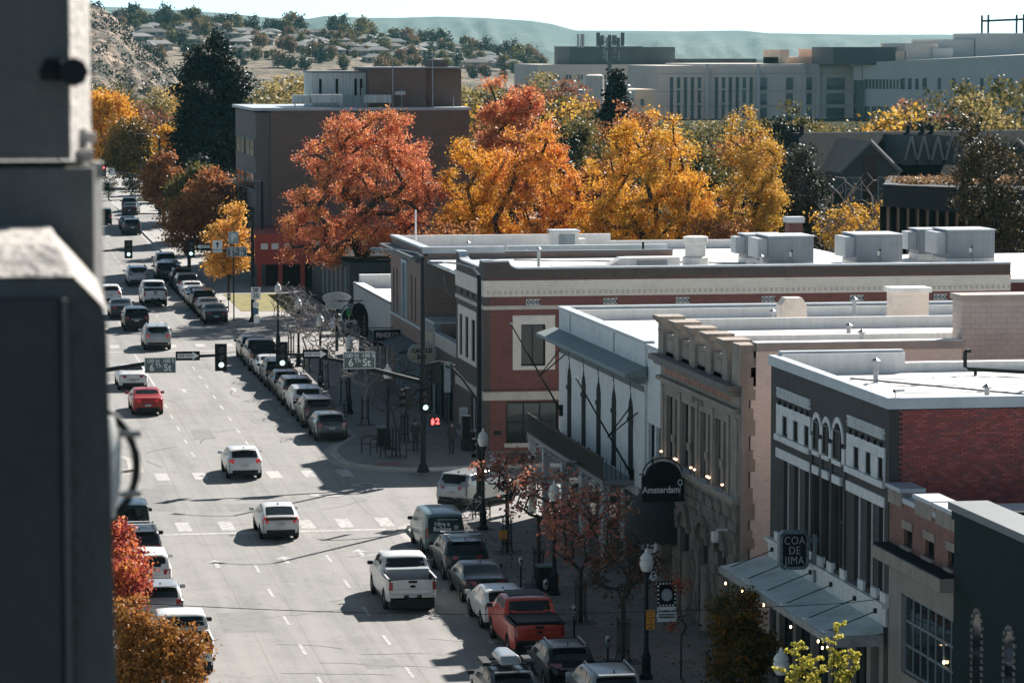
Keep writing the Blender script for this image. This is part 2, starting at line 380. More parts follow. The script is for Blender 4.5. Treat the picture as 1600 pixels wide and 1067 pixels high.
def mark(name, poly, dz=.006):
    n = len(poly)
    return MB().add([(x, y, gz(y)+dz) for x, y in poly], [tuple(range(n))]).build(name, PAINT, road)
def bar(name, x0, x1, y0, y1, sk=0.0): return mark(name, [(x0, y0), (x1, y0), (x1+sk, y1), (x0+sk, y1)])
xA = lambda y: 16.6+.0062*(y-116); xB = lambda y: 13.35+.007*(y-122)
for y in [105, 111, 117.3, 123.6, 129.8, 136.3, 142.9] + [177+5.75*i for i in range(9)] + [256.5+5.9*i for i in range(22)]:
    bar('lane_dash', xA(y)-.065, xA(y)+.065, y-1, y+1)
for y in [104, 110, 116, 122.2, 128.3, 134.6, 140.7] + [178.5, 184.2, 190, 195.7, 201.4] + [257+5.9*i for i in range(22)]:
    bar('lane_dash', xB(y)-.065, xB(y)+.065, y-1, y+1)
bar('lane_line', 14.0-.08, 14.0+.08, 206, 233)
bar('lane_line', 17.2-.08, 17.2+.08, 362, 381); bar('lane_line', 14.3-.08, 14.3+.08, 362, 381)
bar('stop_line', 10.2, 20.3, 150.55, 150.95)
bar('stop_line', 10.2, 20.3, 234.2, 234.7)
for x in (11.2, 13.1, 15.0, 16.85, 18.65, 20.45): bar('crosswalk_bar', x, x+.66, 168.6, 171.3)
for x in (11.0, 12.95, 14.85, 16.6, 18.35, 20.2): bar('crosswalk_bar', x, x+.64, 151.6, 154.3)
for x in (10.6, 12.6, 14.6, 16.6, 18.6, 20.6):
    bar('crosswalk_bar', x, x+.65, 237.4, 239.6); bar('crosswalk_bar', x, x+.65, 251.4, 253.6)
for y0 in (116.9, 122.65, 128.3, 134.0, 139.8, 145.2, 187, 192.8, 198.6, 204.4, 210.2):
    mark('parking_tick', [(20.33, y0-.35), (20.47, y0-.35), (20.47, y0-.06), (22.2, y0-.06), (22.2, y0+.06), (20.47, y0+.06), (20.47, y0+.35), (20.33, y0+.35)])
def arrow(cx, cy, turn=0):
    mark('lane_arrow', [(cx-.1, cy-1.0), (cx+.1, cy-1.0), (cx+.1, cy+.3), (cx+.42, cy+.2), (cx, cy+1.1), (cx-.42, cy+.2), (cx-.1, cy+.3)])
    if turn: mark('lane_arrow', [(cx+.16, cy-.9), (cx+.9, cy-.3), (cx+.9, cy-.7), (cx+2.0, cy+.0), (cx+.9, cy+.7), (cx+.9, cy+.1), (cx+.16, cy-.5)])
arrow(11.9, 142.2); arrow(14.9, 142.8); arrow(18.3, 144.2, 1)
arrow(15.6, 209.5); arrow(18.7, 209.5); arrow(12.2, 209.5)
def manhole(x, y, r):
    o = MB().add([(x+r*math.cos(t*math.pi/12), y+r*math.sin(t*math.pi/12), gz(y)+.008) for t in range(24)], [tuple(range(24))])
    p = o.build('manhole_apron', GUTTER, road)
    MB().lathe((x, y, gz(y)+.004), [(.38, 0), (.38, .012), (.3, .012), (.3, .008)], 20).build('manhole_cover', mat('cast_iron', (.08, .08, .08), .6, .3, 9), p)
manhole(18.95, 162.2, .85); manhole(21.3, 165.4, .8)
# red tactile pad on the kerb ramp
boxo('tactile_pad', mat('tactile_red', (.22, .10, .08), .8, .2, 6), road, 22.6, 23.9, 171.4, 172.6, gz(172)+.146, gz(172)+.164)

# repair patches, drips and tar seams
PATCH = mat('asphalt_patch', (.165, .162, .156), .85, .2, 2.0, bump=.2); TAR = mat('tar_seal', (.06, .058, .055), .6, .3, 3)
for (x0, x1, y0, y1) in ((13.9, 16.0, 157.5, 159.8), (17.4, 19.9, 133.4, 136.2), (10.8, 12.6, 126.0, 130.4), (14.4, 15.6, 185, 189.5), (18.2, 20.2, 192, 194), (11.2, 13.0, 216, 220), (16.2, 18.8, 243, 246), (10.2, 11.2, 158, 166), (15.2, 16.4, 118.2, 120)):
    e = lambda: rng.uniform(-.12, .12)
    MB().add([(x0+e(), y0+e(), gz(y0)+.003), (x1+e(), y0+e(), gz(y0)+.003), (x1+e(), y1+e(), gz(y1)+.003), (x0+e(), y1+e(), gz(y1)+.003)], [(0, 1, 2, 3)]).build('road_patch', PATCH, road)
for k in range(26):
    x = rng.uniform(10.2, 20.2); y = rng.uniform(112, 250); pts = [(x, y)]; a = rng.choice((0, math.pi/2))+rng.uniform(-.25, .25)
    for _ in range(rng.randint(5, 11)): a += rng.uniform(-.3, .3); x += math.cos(a)*.45; y += math.sin(a)*.45; pts.append((min(max(x, 9.5), 20.6), y))
    b = MB(); w_ = rng.uniform(.02, .045)
    for p, q in zip(pts[:-1], pts[1:]):
        d = Vector((q[0]-p[0], q[1]-p[1])); n_ = Vector((-d.y, d.x)).normalized()*w_ if d.length > 1e-6 else Vector((w_, 0))
        b.quad((p[0]-n_.x, p[1]-n_.y, gz(p[1])+.0045), (p[0]+n_.x, p[1]+n_.y, gz(p[1])+.0045), (q[0]+n_.x, q[1]+n_.y, gz(q[1])+.0045), (q[0]-n_.x, q[1]-n_.y, gz(q[1])+.0045))
    b.build('tar_seam', TAR, road)
# ------------------------------------------------------------------ buildings along the street
XF = 28.9
def fb(b, ax, pl, u0, u1, z0, z1, out, back=.25):
    if ax == 'x': b.box(pl-out, pl+back, u0, u1, z0, z1)
    else: b.box(u0, u1, pl-out, pl+back, z0, z1)
    return b
def wallcut(b, ax, pl, th, u0, u1, z0, z1, holes):
    """a wall slab with rectangular openings (u0,u1,z0,z1)"""
    us = sorted({u0, u1, *[h[0] for h in holes], *[h[1] for h in holes]}); us = [u for u in us if u0 <= u <= u1]
    for a, c in zip(us[:-1], us[1:]):
        mid = (a+c)/2; cuts = sorted([(h[2], h[3]) for h in holes if h[0] < mid < h[1]])
        z = z0
        for (p, q) in cuts:
            if p > z+1e-4: fb(b, ax, pl, a, c, z, p, 0, th)
            z = max(z, q)
        if z < z1-1e-4: fb(b, ax, pl, a, c, z, z1, 0, th)
    return b
def window(parent, ax, pl, u0, u1, z0, z1, rec=.12, fr=.06, fm=WHITE, nu=1, nz=1, gm=GLASS, name='window', shade=None):
    """frame mesh set back in its opening with one pane object per light"""
    b = MB(); q = pl+rec
    fb(b, ax, q, u0, u0+fr, z0, z1, .04, .05); fb(b, ax, q, u1-fr, u1, z0, z1, .04, .05)
    fb(b, ax, q, u0+fr, u1-fr, z1-fr, z1, .04, .05); fb(b, ax, q, u0+fr, u1-fr, z0, z0+fr, .04, .05)
    wu = (u1-u0-2*fr)/nu; wz = (z1-z0-2*fr)/nz
    for i in range(1, nu): fb(b, ax, q, u0+fr+wu*i-fr*.4, u0+fr+wu*i+fr*.4, z0+fr, z1-fr, .03, .05)
    for j in range(1, nz): fb(b, ax, q, u0+fr, u1-fr, z0+fr+wz*j-fr*.4, z0+fr+wz*j+fr*.4, .034, .05)
    w = b.build(name, fm, parent)
    if (z1-z0)*5300/(pl if ax == 'y' else (u0+u1)/2) > 7:
        for i in range(nu):
            for j in range(nz):
                p = MB(); fb(p, ax, q, u0+fr+wu*i+fr*.2, u0+fr+wu*(i+1)-fr*.2, z0+fr+wz*j+fr*.2, z0+fr+wz*(j+1)-fr*.2, 0, .02)
                o = p.build('pane', gm); o.parent = w
                for v in o.data.vertices: v.co -= world_loc(w)
    return w
def coping(b, x0, x1, y0, y1, z0, z1, th=.35, sides='nsew', over=.06):
    if 'w' in sides: b.box(x0-over, x0+th, y0-over, y1+over, z0, z1)
    if 'e' in sides: b.box(x1-th, x1+over, y0-over, y1+over, z0, z1)
    if 's' in sides: b.box(x0+th, x1-th, y0-over, y0+th, z0, z1)
    if 'n' in sides: b.box(x0+th, x1-th, y1-th, y1+over, z0, z1)
    return b
def roofdeck(parent, x0, x1, y0, y1, z, m=ROOFW):
    return boxo('roof', m, parent, x0, x1, y0, y1, z-.2, z)
def seams(parent, x0, x1, y0, y1, z, n, m):
    b = MB()
    for i in range(1, n): y = y0+(y1-y0)*i/n; b.box(x0, x1, y-.03, y+.03, z, z+.02)
    return b.build('roof_seam', m, parent)
# ---- material set
B_BROWN = brick('dark_brown_painted_brick', (.066, .060, .054), (.050, .047, .043), (.032, .031, .030), bump=.5, blotch=.3)
B_RED = brick('old_red_brick', (.17, .055, .045), (.12, .042, .036), (.09, .045, .04), blotch=.35, big=(.10, .055, .05))
B_TAN = brick('tan_painted_brick', (.78, .68, .59), (.72, .63, .55), (.56, .48, .42), bump=.5, blotch=.22)
B_WHITE = brick('white_painted_brick', (.72, .75, .74), (.66, .69, .68), (.50, .52, .52), bw=.30, rh=.10, bump=.8, blotch=.2)
B_MIX = brick('weathered_brick', (.31, .17, .13), (.22, .13, .10), (.30, .26, .23), blotch=.35, big=(.22, .17, .145))
B_CORNER = brick('corner_store_brick', (.23, .078, .062), (.18, .064, .052), (.14, .08, .068), blotch=.25)
B_CORNERD = brick('corner_store_dark_brick', (.115, .085, .072), (.090, .068, .058), (.08, .06, .055), blotch=.25)
B_BEIGE = brick('beige_brick', (.80, .72, .62), (.72, .65, .56), (.58, .52, .45), blotch=.14)
STONE = mat('weathered_sandstone', (.29, .245, .20), .9, .35, 1.1, bump=.5, bscale=9, streak=.5)
ROUGHST = mat('rough_hewn_stone', (.20, .17, .14), .95, .4, 1.6, bump=1.0, bscale=5)
GREYST = mat('grey_base_stone', (.20, .205, .20), .85, .25, 1.2, bump=.3)
CHIPW = mat('chipped_white_trim', (.62, .62, .60), .7, .22, 3.0, streak=.3)
GREENC = mat('grey_green_cornice', (.16, .195, .185), .6, .2, 1.5, streak=.5)
DKGREEN = mat('dark_green_stucco', (.010, .021, .020), .8, .2, .8, bump=.4, bscale=25, spec=.15)

# ---------------- dark brown two storey house with the tin awning
bt = thing('commercial_building', 'dark brown painted brick building with white arched windows above a grey tin awning', 'building', (XF, 99.5, gz(106)))
holes = []
grp = [(108.75, 113.3), (99.86, 104.22)]
small = [(111.73, 112.5), (110.3, 111.03), (108.88, 109.56), (102.73, 103.42), (101.35, 102.03), (99.95, 100.64)]
tall = [(111.62, 112.36), (110.18, 110.9), (108.85, 109.5), (102.6, 103.36), (101.05, 101.9), (99.95, 100.55)]
for s in small: holes.append((s[0], s[1], 9.80, 10.44))
for s in tall: holes.append((s[0], s[1], 6.15, 8.92))
arches = [(107.45, 108.35), (106.25, 107.12), (104.75, 105.85)]
for a in arches: holes += [(a[0], a[1], 9.78, 10.3), (a[0], a[1], 6.15, 9.3)]
b = MB(); wallcut(b, 'x', XF, .3, 99.5, 114.2, 5.4, 12.02, holes)
b.box(XF+.3, 62, 114.0, 114.2, 0.6, 12.02); b.box(XF, XF+.3, 99.5, 100.2, .7, 5.4); b.box(XF, XF+.3, 113.5, 114.2, .7, 5.4)
b.build('wall', B_BROWN, bt)
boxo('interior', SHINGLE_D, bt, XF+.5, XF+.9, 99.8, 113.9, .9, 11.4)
# unseen rear flank, toned pale pink to bounce light; the red near flank, laid brick by brick where they can be told apart
boxo('side_wall', brick('bounce_pink_brick', (.66, .44, .36), (.60, .40, .33), (.5, .38, .32)), bt, XF+.3, 62, 114.21, 114.32, .9, 12.02)
boxo('side_wall', mat('red_brick_mortar', (.075, .040, .036), .9, .3, 3), bt, XF+.3, 62, 99.52, 99.62, .7, 12.02)
def red_wall():
    mats = [mat('red_brick_%s' % n, c, .85, .22, 3.0, bump=.2) for n, c in (('a', (.34, .085, .07)), ('b', (.28, .075, .064)), ('c', (.40, .11, .09)), ('d', (.23, .085, .078)))]
    mes = []
    for m in mats:
        for k in range(2):
            me = bpy.data.meshes.new('brick'); q = MB().box(-.108, .108, 0, .1, -.032, .032)
            me.from_pydata(q.v, [], q.f); me.materials.append(m); mes.append(me)
    rest = MB(); rest.mats = mats; n = 0; off = world_loc(bt)
    z = 11.94; row = 0
    while z > 7.0:
        x = XF+.42 + (.115 if row % 2 else 0)
        while x < 36.5:
            pr = rng.random()*.012; big = x < 33.4 and z > 9.0 and n < 300
            if big and rng.random() < .97:
                o = bpy.data.objects.new('brick', rng.choice(mes)); C.objects.link(o); o.parent = bt
                o.location = Vector((x, 99.505-pr, z+rng.uniform(-.003, .003)))-off; o.rotation_euler = (0, rng.uniform(-.012, .012), 0); n += 1
            else:
                rest.cur = rng.randrange(4); rest.box(x-.108, x+.108, 99.505-pr, 99.56, z-.032, z+.032)
            x += .232
        z -= .0775; row += 1
    o = rest.build('brickwork', mats, bt); o['kind'] = 'stuff'
red_wall()
b = MB(); coping(b, XF, 62, 99.5, 114.32, 12.02, 12.36, .3, 'wes'); b.box(XF+.3, 33.6, 113.95, 114.38, 12.02, 12.5)
b.build('coping', METAL_L, bt)
boxo('parapet', WHITE, bt, XF+.3, 33.6, 113.8, 113.94, 11.7, 12.42); boxo('parapet', WHITE, bt, 33.6, 62, 113.9, 114.38, 11.7, 12.05)
roofdeck(bt, XF+.3, 62, 99.8, 113.9, 11.72); seams(bt, XF+.3, 60, 99.8, 113.9, 11.72, 6, ROOFW)
for lo, hi in grp:
    ss = [s for s in small if lo-.2 <= s[0] <= hi]
    b = MB(); fb(b, 'x', XF, lo, hi, 10.44, 10.78, .05, .05)
    ed = [lo]+[v for s in sorted(ss) for v in s]+[hi]
    for i in range(0, len(ed), 2): fb(b, 'x', XF, ed[i], ed[i+1], 9.74, 10.44, .05, .05)
    b.build_each('window_surround', CHIPW, bt, bevel=.012)
    fbq = MB(); fb(fbq, 'x', XF, lo, hi+.05, 9.53, 9.74, .12, .05); fbq.build('sill', CHIPW, bt, bevel=.015)
    fbq = MB(); fb(fbq, 'x', XF, lo, hi, 8.93, 9.26, .06, .05); fbq.build('lintel', CHIPW, bt, bevel=.012)
    ck = MB()
    n = int((hi-lo)/.16)
    for r_ in range(4):
        for i in range(n):
            u = lo+.08+(hi-lo-.16)*(i+(.5 if r_ % 2 else 0))/n
            ck.bx((XF-.03, u, 11.06+r_*.09), (.1, .1, .075))
    ck.build_each('checker_brick', CHIPW, bt)
    an = MB()
    for i in range(6): an.bx((XF-.04, lo+.4+i*(hi-lo-.8)/5, 10.85), (.08, .05, .16))
    an.build_each('wall_anchor', METAL_D, bt)
for s in small: window(bt, 'x', XF, s[0], s[1], 9.80, 10.44, .16, .07, CHIPW, 1, 1)
for s in tall: window(bt, 'x', XF, s[0], s[1], 6.15, 8.92, .18, .07, CHIPW, 1, 2)
for a in arches:
    c0 = (a[0]+a[1])/2; r0 = (a[1]-a[0])/2
    ring = [(c0+(r0+.16)*math.cos(t), 10.36+(r0+.16)*1.12*math.sin(t)) for t in np.linspace(0, math.pi, 15)]
    inn = [(c0+r0*math.cos(t), 10.36+r0*1.12*math.sin(t)) for t in np.linspace(0, math.pi, 15)]
    b = MB()
    for i in range(14):
        q = [ring[i], ring[i+1], inn[i+1], inn[i]]
        b.prism(q, XF-.06, XF+.05, 'x')
    b.build('arch_surround', CHIPW, bt)
    MB().prism(inn+[(a[0], 9.78), (a[1], 9.78)], XF+.0, XF-.015, 'x').build('arch_recess', mat('deep_brown_reveal', (.03, .028, .026), .9, .1, 2, spec=.1), bt)
    w_ = window(bt, 'x', XF, a[0]+.12, a[1]-.12, 9.78, 10.75, -.05, .06, mat('brown_sash', (.06, .055, .05), .6, .1, 2), 1, 1, mat('dim_arch_pane', (.012, .014, .015), .5, 0, spec=.08))
    window(bt, 'x', XF, a[0]+.1, a[1]-.1, 6.15, 9.28, .2, .07, MATS['brown_sash'], 1, 2)
    fbq = MB(); fb(fbq, 'x', XF, a[0], a[1], 9.6, 9.76, .1, .05); fb(fbq, 'x', XF, a[0]+.05, a[1]-.05, 8.98, 9.25, .1, .05); fbq.build_each('sill_block', CHIPW, bt, bevel=.012)
b = MB()
for u in (108.55, 107.28, 106.05, 104.45): fb(b, 'x', XF, u-.16, u+.16, 9.72, 10.22, .1, .05)
b.build_each('impost_block', CHIPW, bt, bevel=.012)
b = MB()
for u in (108.55, 107.28, 106.05, 104.45): fb(b, 'x', XF, u-.13, u+.13, 6.3, 9.72, .06, .05)
b.build_each('pier', B_BROWN, bt)
b = MB()
for u in (113.0, 111.25, 109.85, 108.55, 107.28, 106.05, 104.45, 102.3, 100.8, 99.75): fb(b, 'x', XF, u-.3, u+.3, 6.02, 6.34, .1, .05)
b.build_each('pier_base', CHIPW, bt, bevel=.015)
b = MB(); fb(b, 'x', XF, 99.45, 114.25, 5.88, 6.02, .2, .2); fb(b, 'x', XF, 99.5, 114.2, 5.3, 5.88, .08, .2); b.build('fascia', CHIPW, bt)
b = MB()
for u in (113.0, 110.7, 108.4, 106.1, 103.8, 101.5, 100.1): fb(b, 'x', XF, u-.22, u+.22, .95, 5.3, .02, .3)
b.build_each('shopfront_pier', mat('mullion_beige', (.25, .225, .195), .6, .15, 1), bt)
for u0, u1 in ((110.95, 112.7), (108.65, 110.45), (106.35, 108.15), (104.05, 105.85), (101.75, 103.55)): window(bt, 'x', XF, u0, u1, 1.3, 5.0, .2, .09, METAL_D, 2, 1, GLASS2, 'shop_window')
# awning
AXF = 27.12
b = MB(); b.hexa([(AXF, 99.65, 4.80), (XF-.09, 99.65, 5.10), (XF-.09, 114.2, 5.10), (AXF, 114.2, 4.80), (AXF, 99.65, 5.02), (XF-.09, 99.65, 5.34), (XF-.09, 114.2, 5.34), (AXF, 114.2, 5.02)])
aw = b.build('awning', mat('weathered_tin', (.52, .60, .585), .5, .25, 1.0, streak=.2), bt)
b = MB(); b.box(AXF-.05, AXF-.002, 99.6, 114.25, 4.78, 5.0); b.box(AXF-.04, XF-.1, 99.58, 99.648, 4.70, 5.04); o = b.build('awning_edge', mat('worn_tin_edge', (.30, .30, .29), .6, .3, 3), bt)
for i, u in enumerate((113.47, 110.9, 108.3, 105.7, 102.85, 100.46)):
    MB().tube([(XF-.05, u, 5.66), (AXF+.12, u, 5.06)], .018, 6).build('awning_rod', METAL_D, bt)
    MB().bx((AXF+.12, u, 5.06), (.22, .28, .05)).build('rod_plate', WHITE, bt)
    MB().bx((XF-.12, u, 5.66), (.08, .14, .14)).build('rod_anchor', METAL_D, bt)
bulb = emit('warm_bulb', (1.0, .62, .32), 6)
for i in range(8):
    u = (100.1, 100.7, 101.2, 104.6, 108.2, 110.6, 111.2, 113.6)[i]; o = MB().lathe((AXF+.05, u, 4.62-.12*(i % 2)), [(.01, .05), (.032, .02), (.032, -.02), (.01, -.05)], 8).build('bulb', bulb, bt)
# sign CQA DE JIMA
sg = thing('projecting_sign', 'octagonal black metal sign with COA DE JIMA letters above the tin awning', 'sign', (28.6, 107.6, 5.9))
X0, X1, Z0, Z1, YS = 27.55, 28.56, 5.86, 7.16, 107.6
oct_ = lambda e, c: [(X0+e+c, Z0+e), (X1-e-c, Z0+e), (X1-e, Z0+e+c), (X1-e, Z1-e-c), (X1-e-c, Z1-e), (X0+e+c, Z1-e), (X0+e, Z1-e-c), (X0+e, Z0+e+c)]
MB().prism(oct_(0, .14), YS, YS+.3).build('sign_body', mat('galv_blue_grey', (.16, .20, .21), .45, .2, 3), sg, bevel=.02)
MB().prism(oct_(.11, .1), YS-.02, YS-.003).build('sign_face', SIGNBLK, sg)
LET = mat('neon_tube_off', (.40, .42, .41), .4, 0)
for i, s in enumerate(('COA', 'DE', 'JIMA')): text('lettering', s, sg, LET, ((X0+X1)/2, YS-.03, Z1-.33-.33*i), .38, bold=-.004, space=1.1, sx=.82)
b = MB()
for k in range(28):
    p = oct_(.055, .12); i = int(k/28*8); f = k/28*8-i; q = [p[i][j]+(p[(i+1) % 8][j]-p[i][j])*f for j in (0, 1)]
    b.bx((q[0], YS-.012, q[1]), (.035, .02, .035))
b.build_each('rim_bulb', METAL_D, sg)
b = MB(); b.box(X1, XF-.02, YS+.08, YS+.2, 6.75, 6.87); b.box(X1, XF-.02, YS+.08, YS+.2, 6.05, 6.17); b.box(28.74, 28.84, YS+.05, YS+.22, 5.4, 7.0); b.build('bracket', MATS['galv_blue_grey'], sg)
# roof camera and vent pipe
o = thing('security_camera', 'small white security camera on the corner of the brown building roof', 'camera', (XF+.25, 99.6, 12.36))
MB().tube([(XF+.25, 99.7, 12.36), (XF+.25, 99.7, 12.52)], .02, 6).build('mount', WHITE, o); MB().tube([(XF+.2, 99.65, 12.56), (XF+.52, 99.7, 12.57)], .05, 10).build('camera_body', WHITE, o); MB().tube([(XF+.17, 99.64, 12.56), (XF+.2, 99.65, 12.56)], .052, 10).build('lens', BLACK, o)
o = thing('roof_pipe', 'bent black vent pipe on the white roof behind the red brick wall', 'pipe', (36, 112.5, 11.72))
MB().tube([(35.6, 112.6, 12.55), (35.42, 112.6, 12.55), (35.4, 112.6, 12.5), (35.4, 112.6, 12.0), (35.5, 112.5, 11.93), (39, 110, 11.88), (43, 107, 11.86)], .07, 8).build('pipe_run', METAL_D, o)
MB().tube([(35.7, 112.36, 11.92), (35.7, 112.36, 11.72)], .06, 8).build('stand', METAL_D, o)

# ---------------- small red and beige house
bs = thing('shop_building', 'narrow red brick shop with beige piers and a grid of steel windows', 'building', (XF, 92.6, gz(95)))
holes = [(97.0, 97.88, 8.1, 8.6), (94.75, 95.68, 8.1, 8.6), (92.75, 93.42, 8.1, 8.6)]
b = MB(); wallcut(b, 'x', XF+.02, .3, 92.5, 99.48, 7.9, 9.35, holes); b.build('wall', brick('pink_red_brick', (.27, .10, .075), (.20, .075, .06), (.22, .17, .14), blotch=.35), bs)
b = MB(); wallcut(b, 'x', XF+.02, .3, 92.5, 99.48, .8, 7.5, [(92.55, 98.1, 4.2, 6.6)]); b.build('stucco_wall', mat('beige_stucco', (.27, .24, .205), .85, .2, .9, streak=.5), bs)
b = MB(); b.box(XF-.55, XF+.3, 92.4, 99.47, 7.5, 7.9); b.build('cornice', STONE, bs, bevel=.04)
boxo('cornice_flashing', SHINGLE_D, bs, XF-.5, XF-.0, 92.45, 99.45, 7.905, 7.96)
for (a, c), h in zip(((98.0, 99.45), (94.9, 96.6), (92.6, 94.5)), (9.75, 9.78, 9.78)):
    MB().box(XF-.04, XF+.45, a, c, 9.2, h-.1).build('parapet_pier', STONE, bs); MB().box(XF-.1, XF+.7, a-.08, c+.08, h-.1, h+.02).build('pier_cap', METAL_L, bs)
b = MB(); b.box(XF-.02, XF+.5, 92.5, 99.4, 9.35, 9.5); b.build('coping', METAL_L, bs)
for h in holes:
    window(bs, 'x', XF+.02, h[0], h[1], h[2], h[3], .15, .06, METAL_D)
    fbq = MB(); fb(fbq, 'x', XF, h[0]-.1, h[1]+.1, 8.6, 8.85, .03, .1); fbq.build('lintel', STONE, bs)
    fbq = MB(); fb(fbq, 'x', XF, h[0]-.05, h[1]+.05, 8.0, 8.1, .1, .1); fbq.build('sill', STONE, bs)
STEEL = mat('blue_grey_steel', (.15, .19, .20), .5, .15, 2)
window(bs, 'x', XF+.02, 92.55, 98.1, 4.2, 6.6, .15, .09, STEEL, 7, 3, GLASS2)
MB().lathe((XF+.6, 95.6, 5.1), [(.03, .05), (.05, 0), (.03, -.05)], 8).build('inside_lamp', bulb, bs); MB().lathe((XF+.12, 94.0, 5.2), [(.02, .05), (.05, 0), (.02, -.05)], 8).build('inside_lamp', bulb, bs)
roofdeck(bs, XF+.3, 60, 92.5, 99.4, 8.9); boxo('ground_floor', METAL_D, bs, XF+.1, XF+.35, 92.6, 99.3, .9, 4.2)
boxo('rear_wall', B_MIX, bs, XF+.4, 60, 92.5, 92.7, .8, 9.0)
boxo('skylight', WHITE, bs, 31.5, 36, 95.6, 98.0, 8.9, 9.25)
# ---------------- dark green corner building
bg_ = thing('stucco_building', 'dark green stucco building with brick rimmed arched windows at the frame edge', 'building', (XF, 84, gz(88)))
ga = [(89.75, 90.55), (86.9, 87.7)]
b = MB(); wallcut(b, 'x', XF-.1, .35, 78, 92.45, .7, 9.8, [(a, c, 4.9, 6.75) for a, c in ga]); b.box(XF+.3, 50, 92.2, 92.44, .8, 9.8); b.build('wall', DKGREEN, bg_)
b = MB(); b.box(XF-.28, XF+.9, 78, 92.5, 9.9, 10.12); b.build('coping', mat('dark_teal_coping', (.10, .125, .13), .5, .1, 2), bg_); boxo('cornice', DKGREEN, bg_, XF-.18, XF+.5, 78, 92.47, 9.62, 9.898)
roofdeck(bg_, XF+.6, 50, 78, 92.1, 9.3); boxo('parapet', WHITE, bg_, XF+.9, 50, 91.6, 92.1, 9.3, 9.7)
for a, c in ga:
    cy_ = (a+c)/2; r0 = (c-a)/2
    pts = [(cy_+r0*math.cos(t), 6.75+r0*1.3*math.sin(t)) for t in np.linspace(0, math.pi, 13)]
    MB().prism(pts+[(a, 4.9), (c, 4.9)], XF-.12, XF-.105, 'x').build('window', GLASS, bg_)
    b = MB()
    for k in range(30):
        t = k/29
        if t < .35: u, z = a-.06, 4.9+1.85*t/.35
        elif t > .65: u, z = c+.06, 6.75-1.85*(t-.65)/.35
        else:
            th = math.pi*(1-(t-.35)/.3); u, z = cy_+(r0+.1)*math.cos(th), 6.75+(r0*1.3+.1)*math.sin(th)
        b.bx((XF-.115, u, z), (.05+.015*(k % 2), .13+.04*(k % 3), .105))
    b.build_each('brick_rim', mat('grey_rim_brick', (.19, .185, .17), .9, .35, 8), bg_)

# ---------------- stone telephone building
bt2 = thing('stone_building', 'brown stone building with pier topped parapet, tall paired windows and tan brick side', 'building', (XF, 118.4, gz(125)))
wn = [(128.9, 131.1), (126.05, 128.35), (123.3, 125.15), (120.85, 122.7)]
holes = [(a, c, 6.75, 9.28) for a, c in wn]
lowA = [(126.4, 128.0), (123.2, 124.8), (120.3, 121.6)]
b = MB(); wallcut(b, 'x', XF, .3, 118.75, 132.2, 6.5, 11.0, holes); b.build('wall', STONE, bt2)
b = MB(); wallcut(b, 'x', XF-.12, .42, 118.75, 132.2, .9, 6.5, [(a, c, .9, 4.5) for a, c in lowA]+[(129.4, 131.4, .9, 3.6)]); b.build('rough_base', ROUGHST, bt2)
# individual rough ashlar blocks standing proud of the base
off = world_loc(bt2); zz = 1.1; rw = 0
while zz < 6.3:
    u = 118.8+(rw % 2)*.35
    while u < 132:
        wd = rng.uniform(.55, .95)
        if not any(a-.12 < u+wd and u < c+.12 and zz < 4.5+math.sqrt(max(0, 1-((u+wd/2-(a+c)/2)/.95)**2))*.75 for a, c in lowA) and not (u+wd > 129.2 and u < 131.6 and zz < 3.9):
            pr = rng.uniform(.03, .13)
            MB().hexa([(XF-.11-pr*.6, u+.02, zz), (XF-.1, u+.02, zz), (XF-.1, u+wd-.02, zz), (XF-.11-pr*.6, u+wd-.02, zz), (XF-.11-pr, u+.05, zz+.36), (XF-.1, u+.02, zz+.38), (XF-.1, u+wd-.02, zz+.38), (XF-.11-pr*.8, u+wd-.05, zz+.37)]).build('stone', ROUGHST, bt2)
        u += wd
    zz += .4; rw += 1
for a, c in lowA:
    c0 = (a+c)/2; r0 = (c-a)/2
    b = MB(); ts = np.linspace(0, math.pi, 12)
    for i in range(11):
        p = lambda rr, t: (c0+rr*math.cos(t), 4.4+rr*math.sin(t)*.95)
        b.prism([p(r0+.3, ts[i]), p(r0+.3, ts[i+1]-.02), p(r0, ts[i+1]-.02), p(r0, ts[i])], XF-.26-.03*(i % 2), XF-.1, 'x')
    b.build_each('arch_stone', ROUGHST, bt2)
    MB().prism([p(r0, t) for t in ts]+[(a, .9), (c, .9)], XF+.1, XF+.13, 'x').build('arch_window', GLASS, bt2)
    MB().tube([(XF-.22, a-.28, .95), (XF-.22, a-.28, 3.6), (XF-.22, a-.28, 3.7)], [.26, .24, .30], 12).build('column', STONE, bt2, smooth=40)
b = MB(); b.box(XF-.3, XF+.2, 118.7, 132.25, 6.5, 6.68); b.build('ledge', STONE, bt2, bevel=.03)
boxo('ledge_flashing', METAL_L, bt2, XF-.26, XF-.0, 118.8, 132.2, 6.682, 6.70)
for a, c in wn:
    m_ = (a+c)/2
    window(bt2, 'x', XF, a, m_-.22, 6.75, 9.28, .22, .07, METAL_D, 1, 2); window(bt2, 'x', XF, m_+.22, c, 6.75, 9.28, .22, .07, METAL_D, 1, 2)
    b = MB(); fb(b, 'x', XF, m_-.22, m_+.22, 6.7, 9.28, -.05, .25); fb(b, 'x', XF, m_-.26, m_+.26, 7.5, 7.8, .0, .1); b.build('mullion_pier', STONE, bt2)
    for u in (a-.15, c+.12):
        o = MB(); o.tube([(XF-.18, u, 6.7), (XF-.18, u, 6.95)], .015, 6); o.build('uplight_stem', METAL_D, bt2)
        MB().lathe((XF-.18, u, 7.0), [(.02, -.04), (.06, .0), (.06, .03), (.02, .045)], 8).build('uplight', emit('warm_uplight', (1, .62, .35), 1.6), bt2)
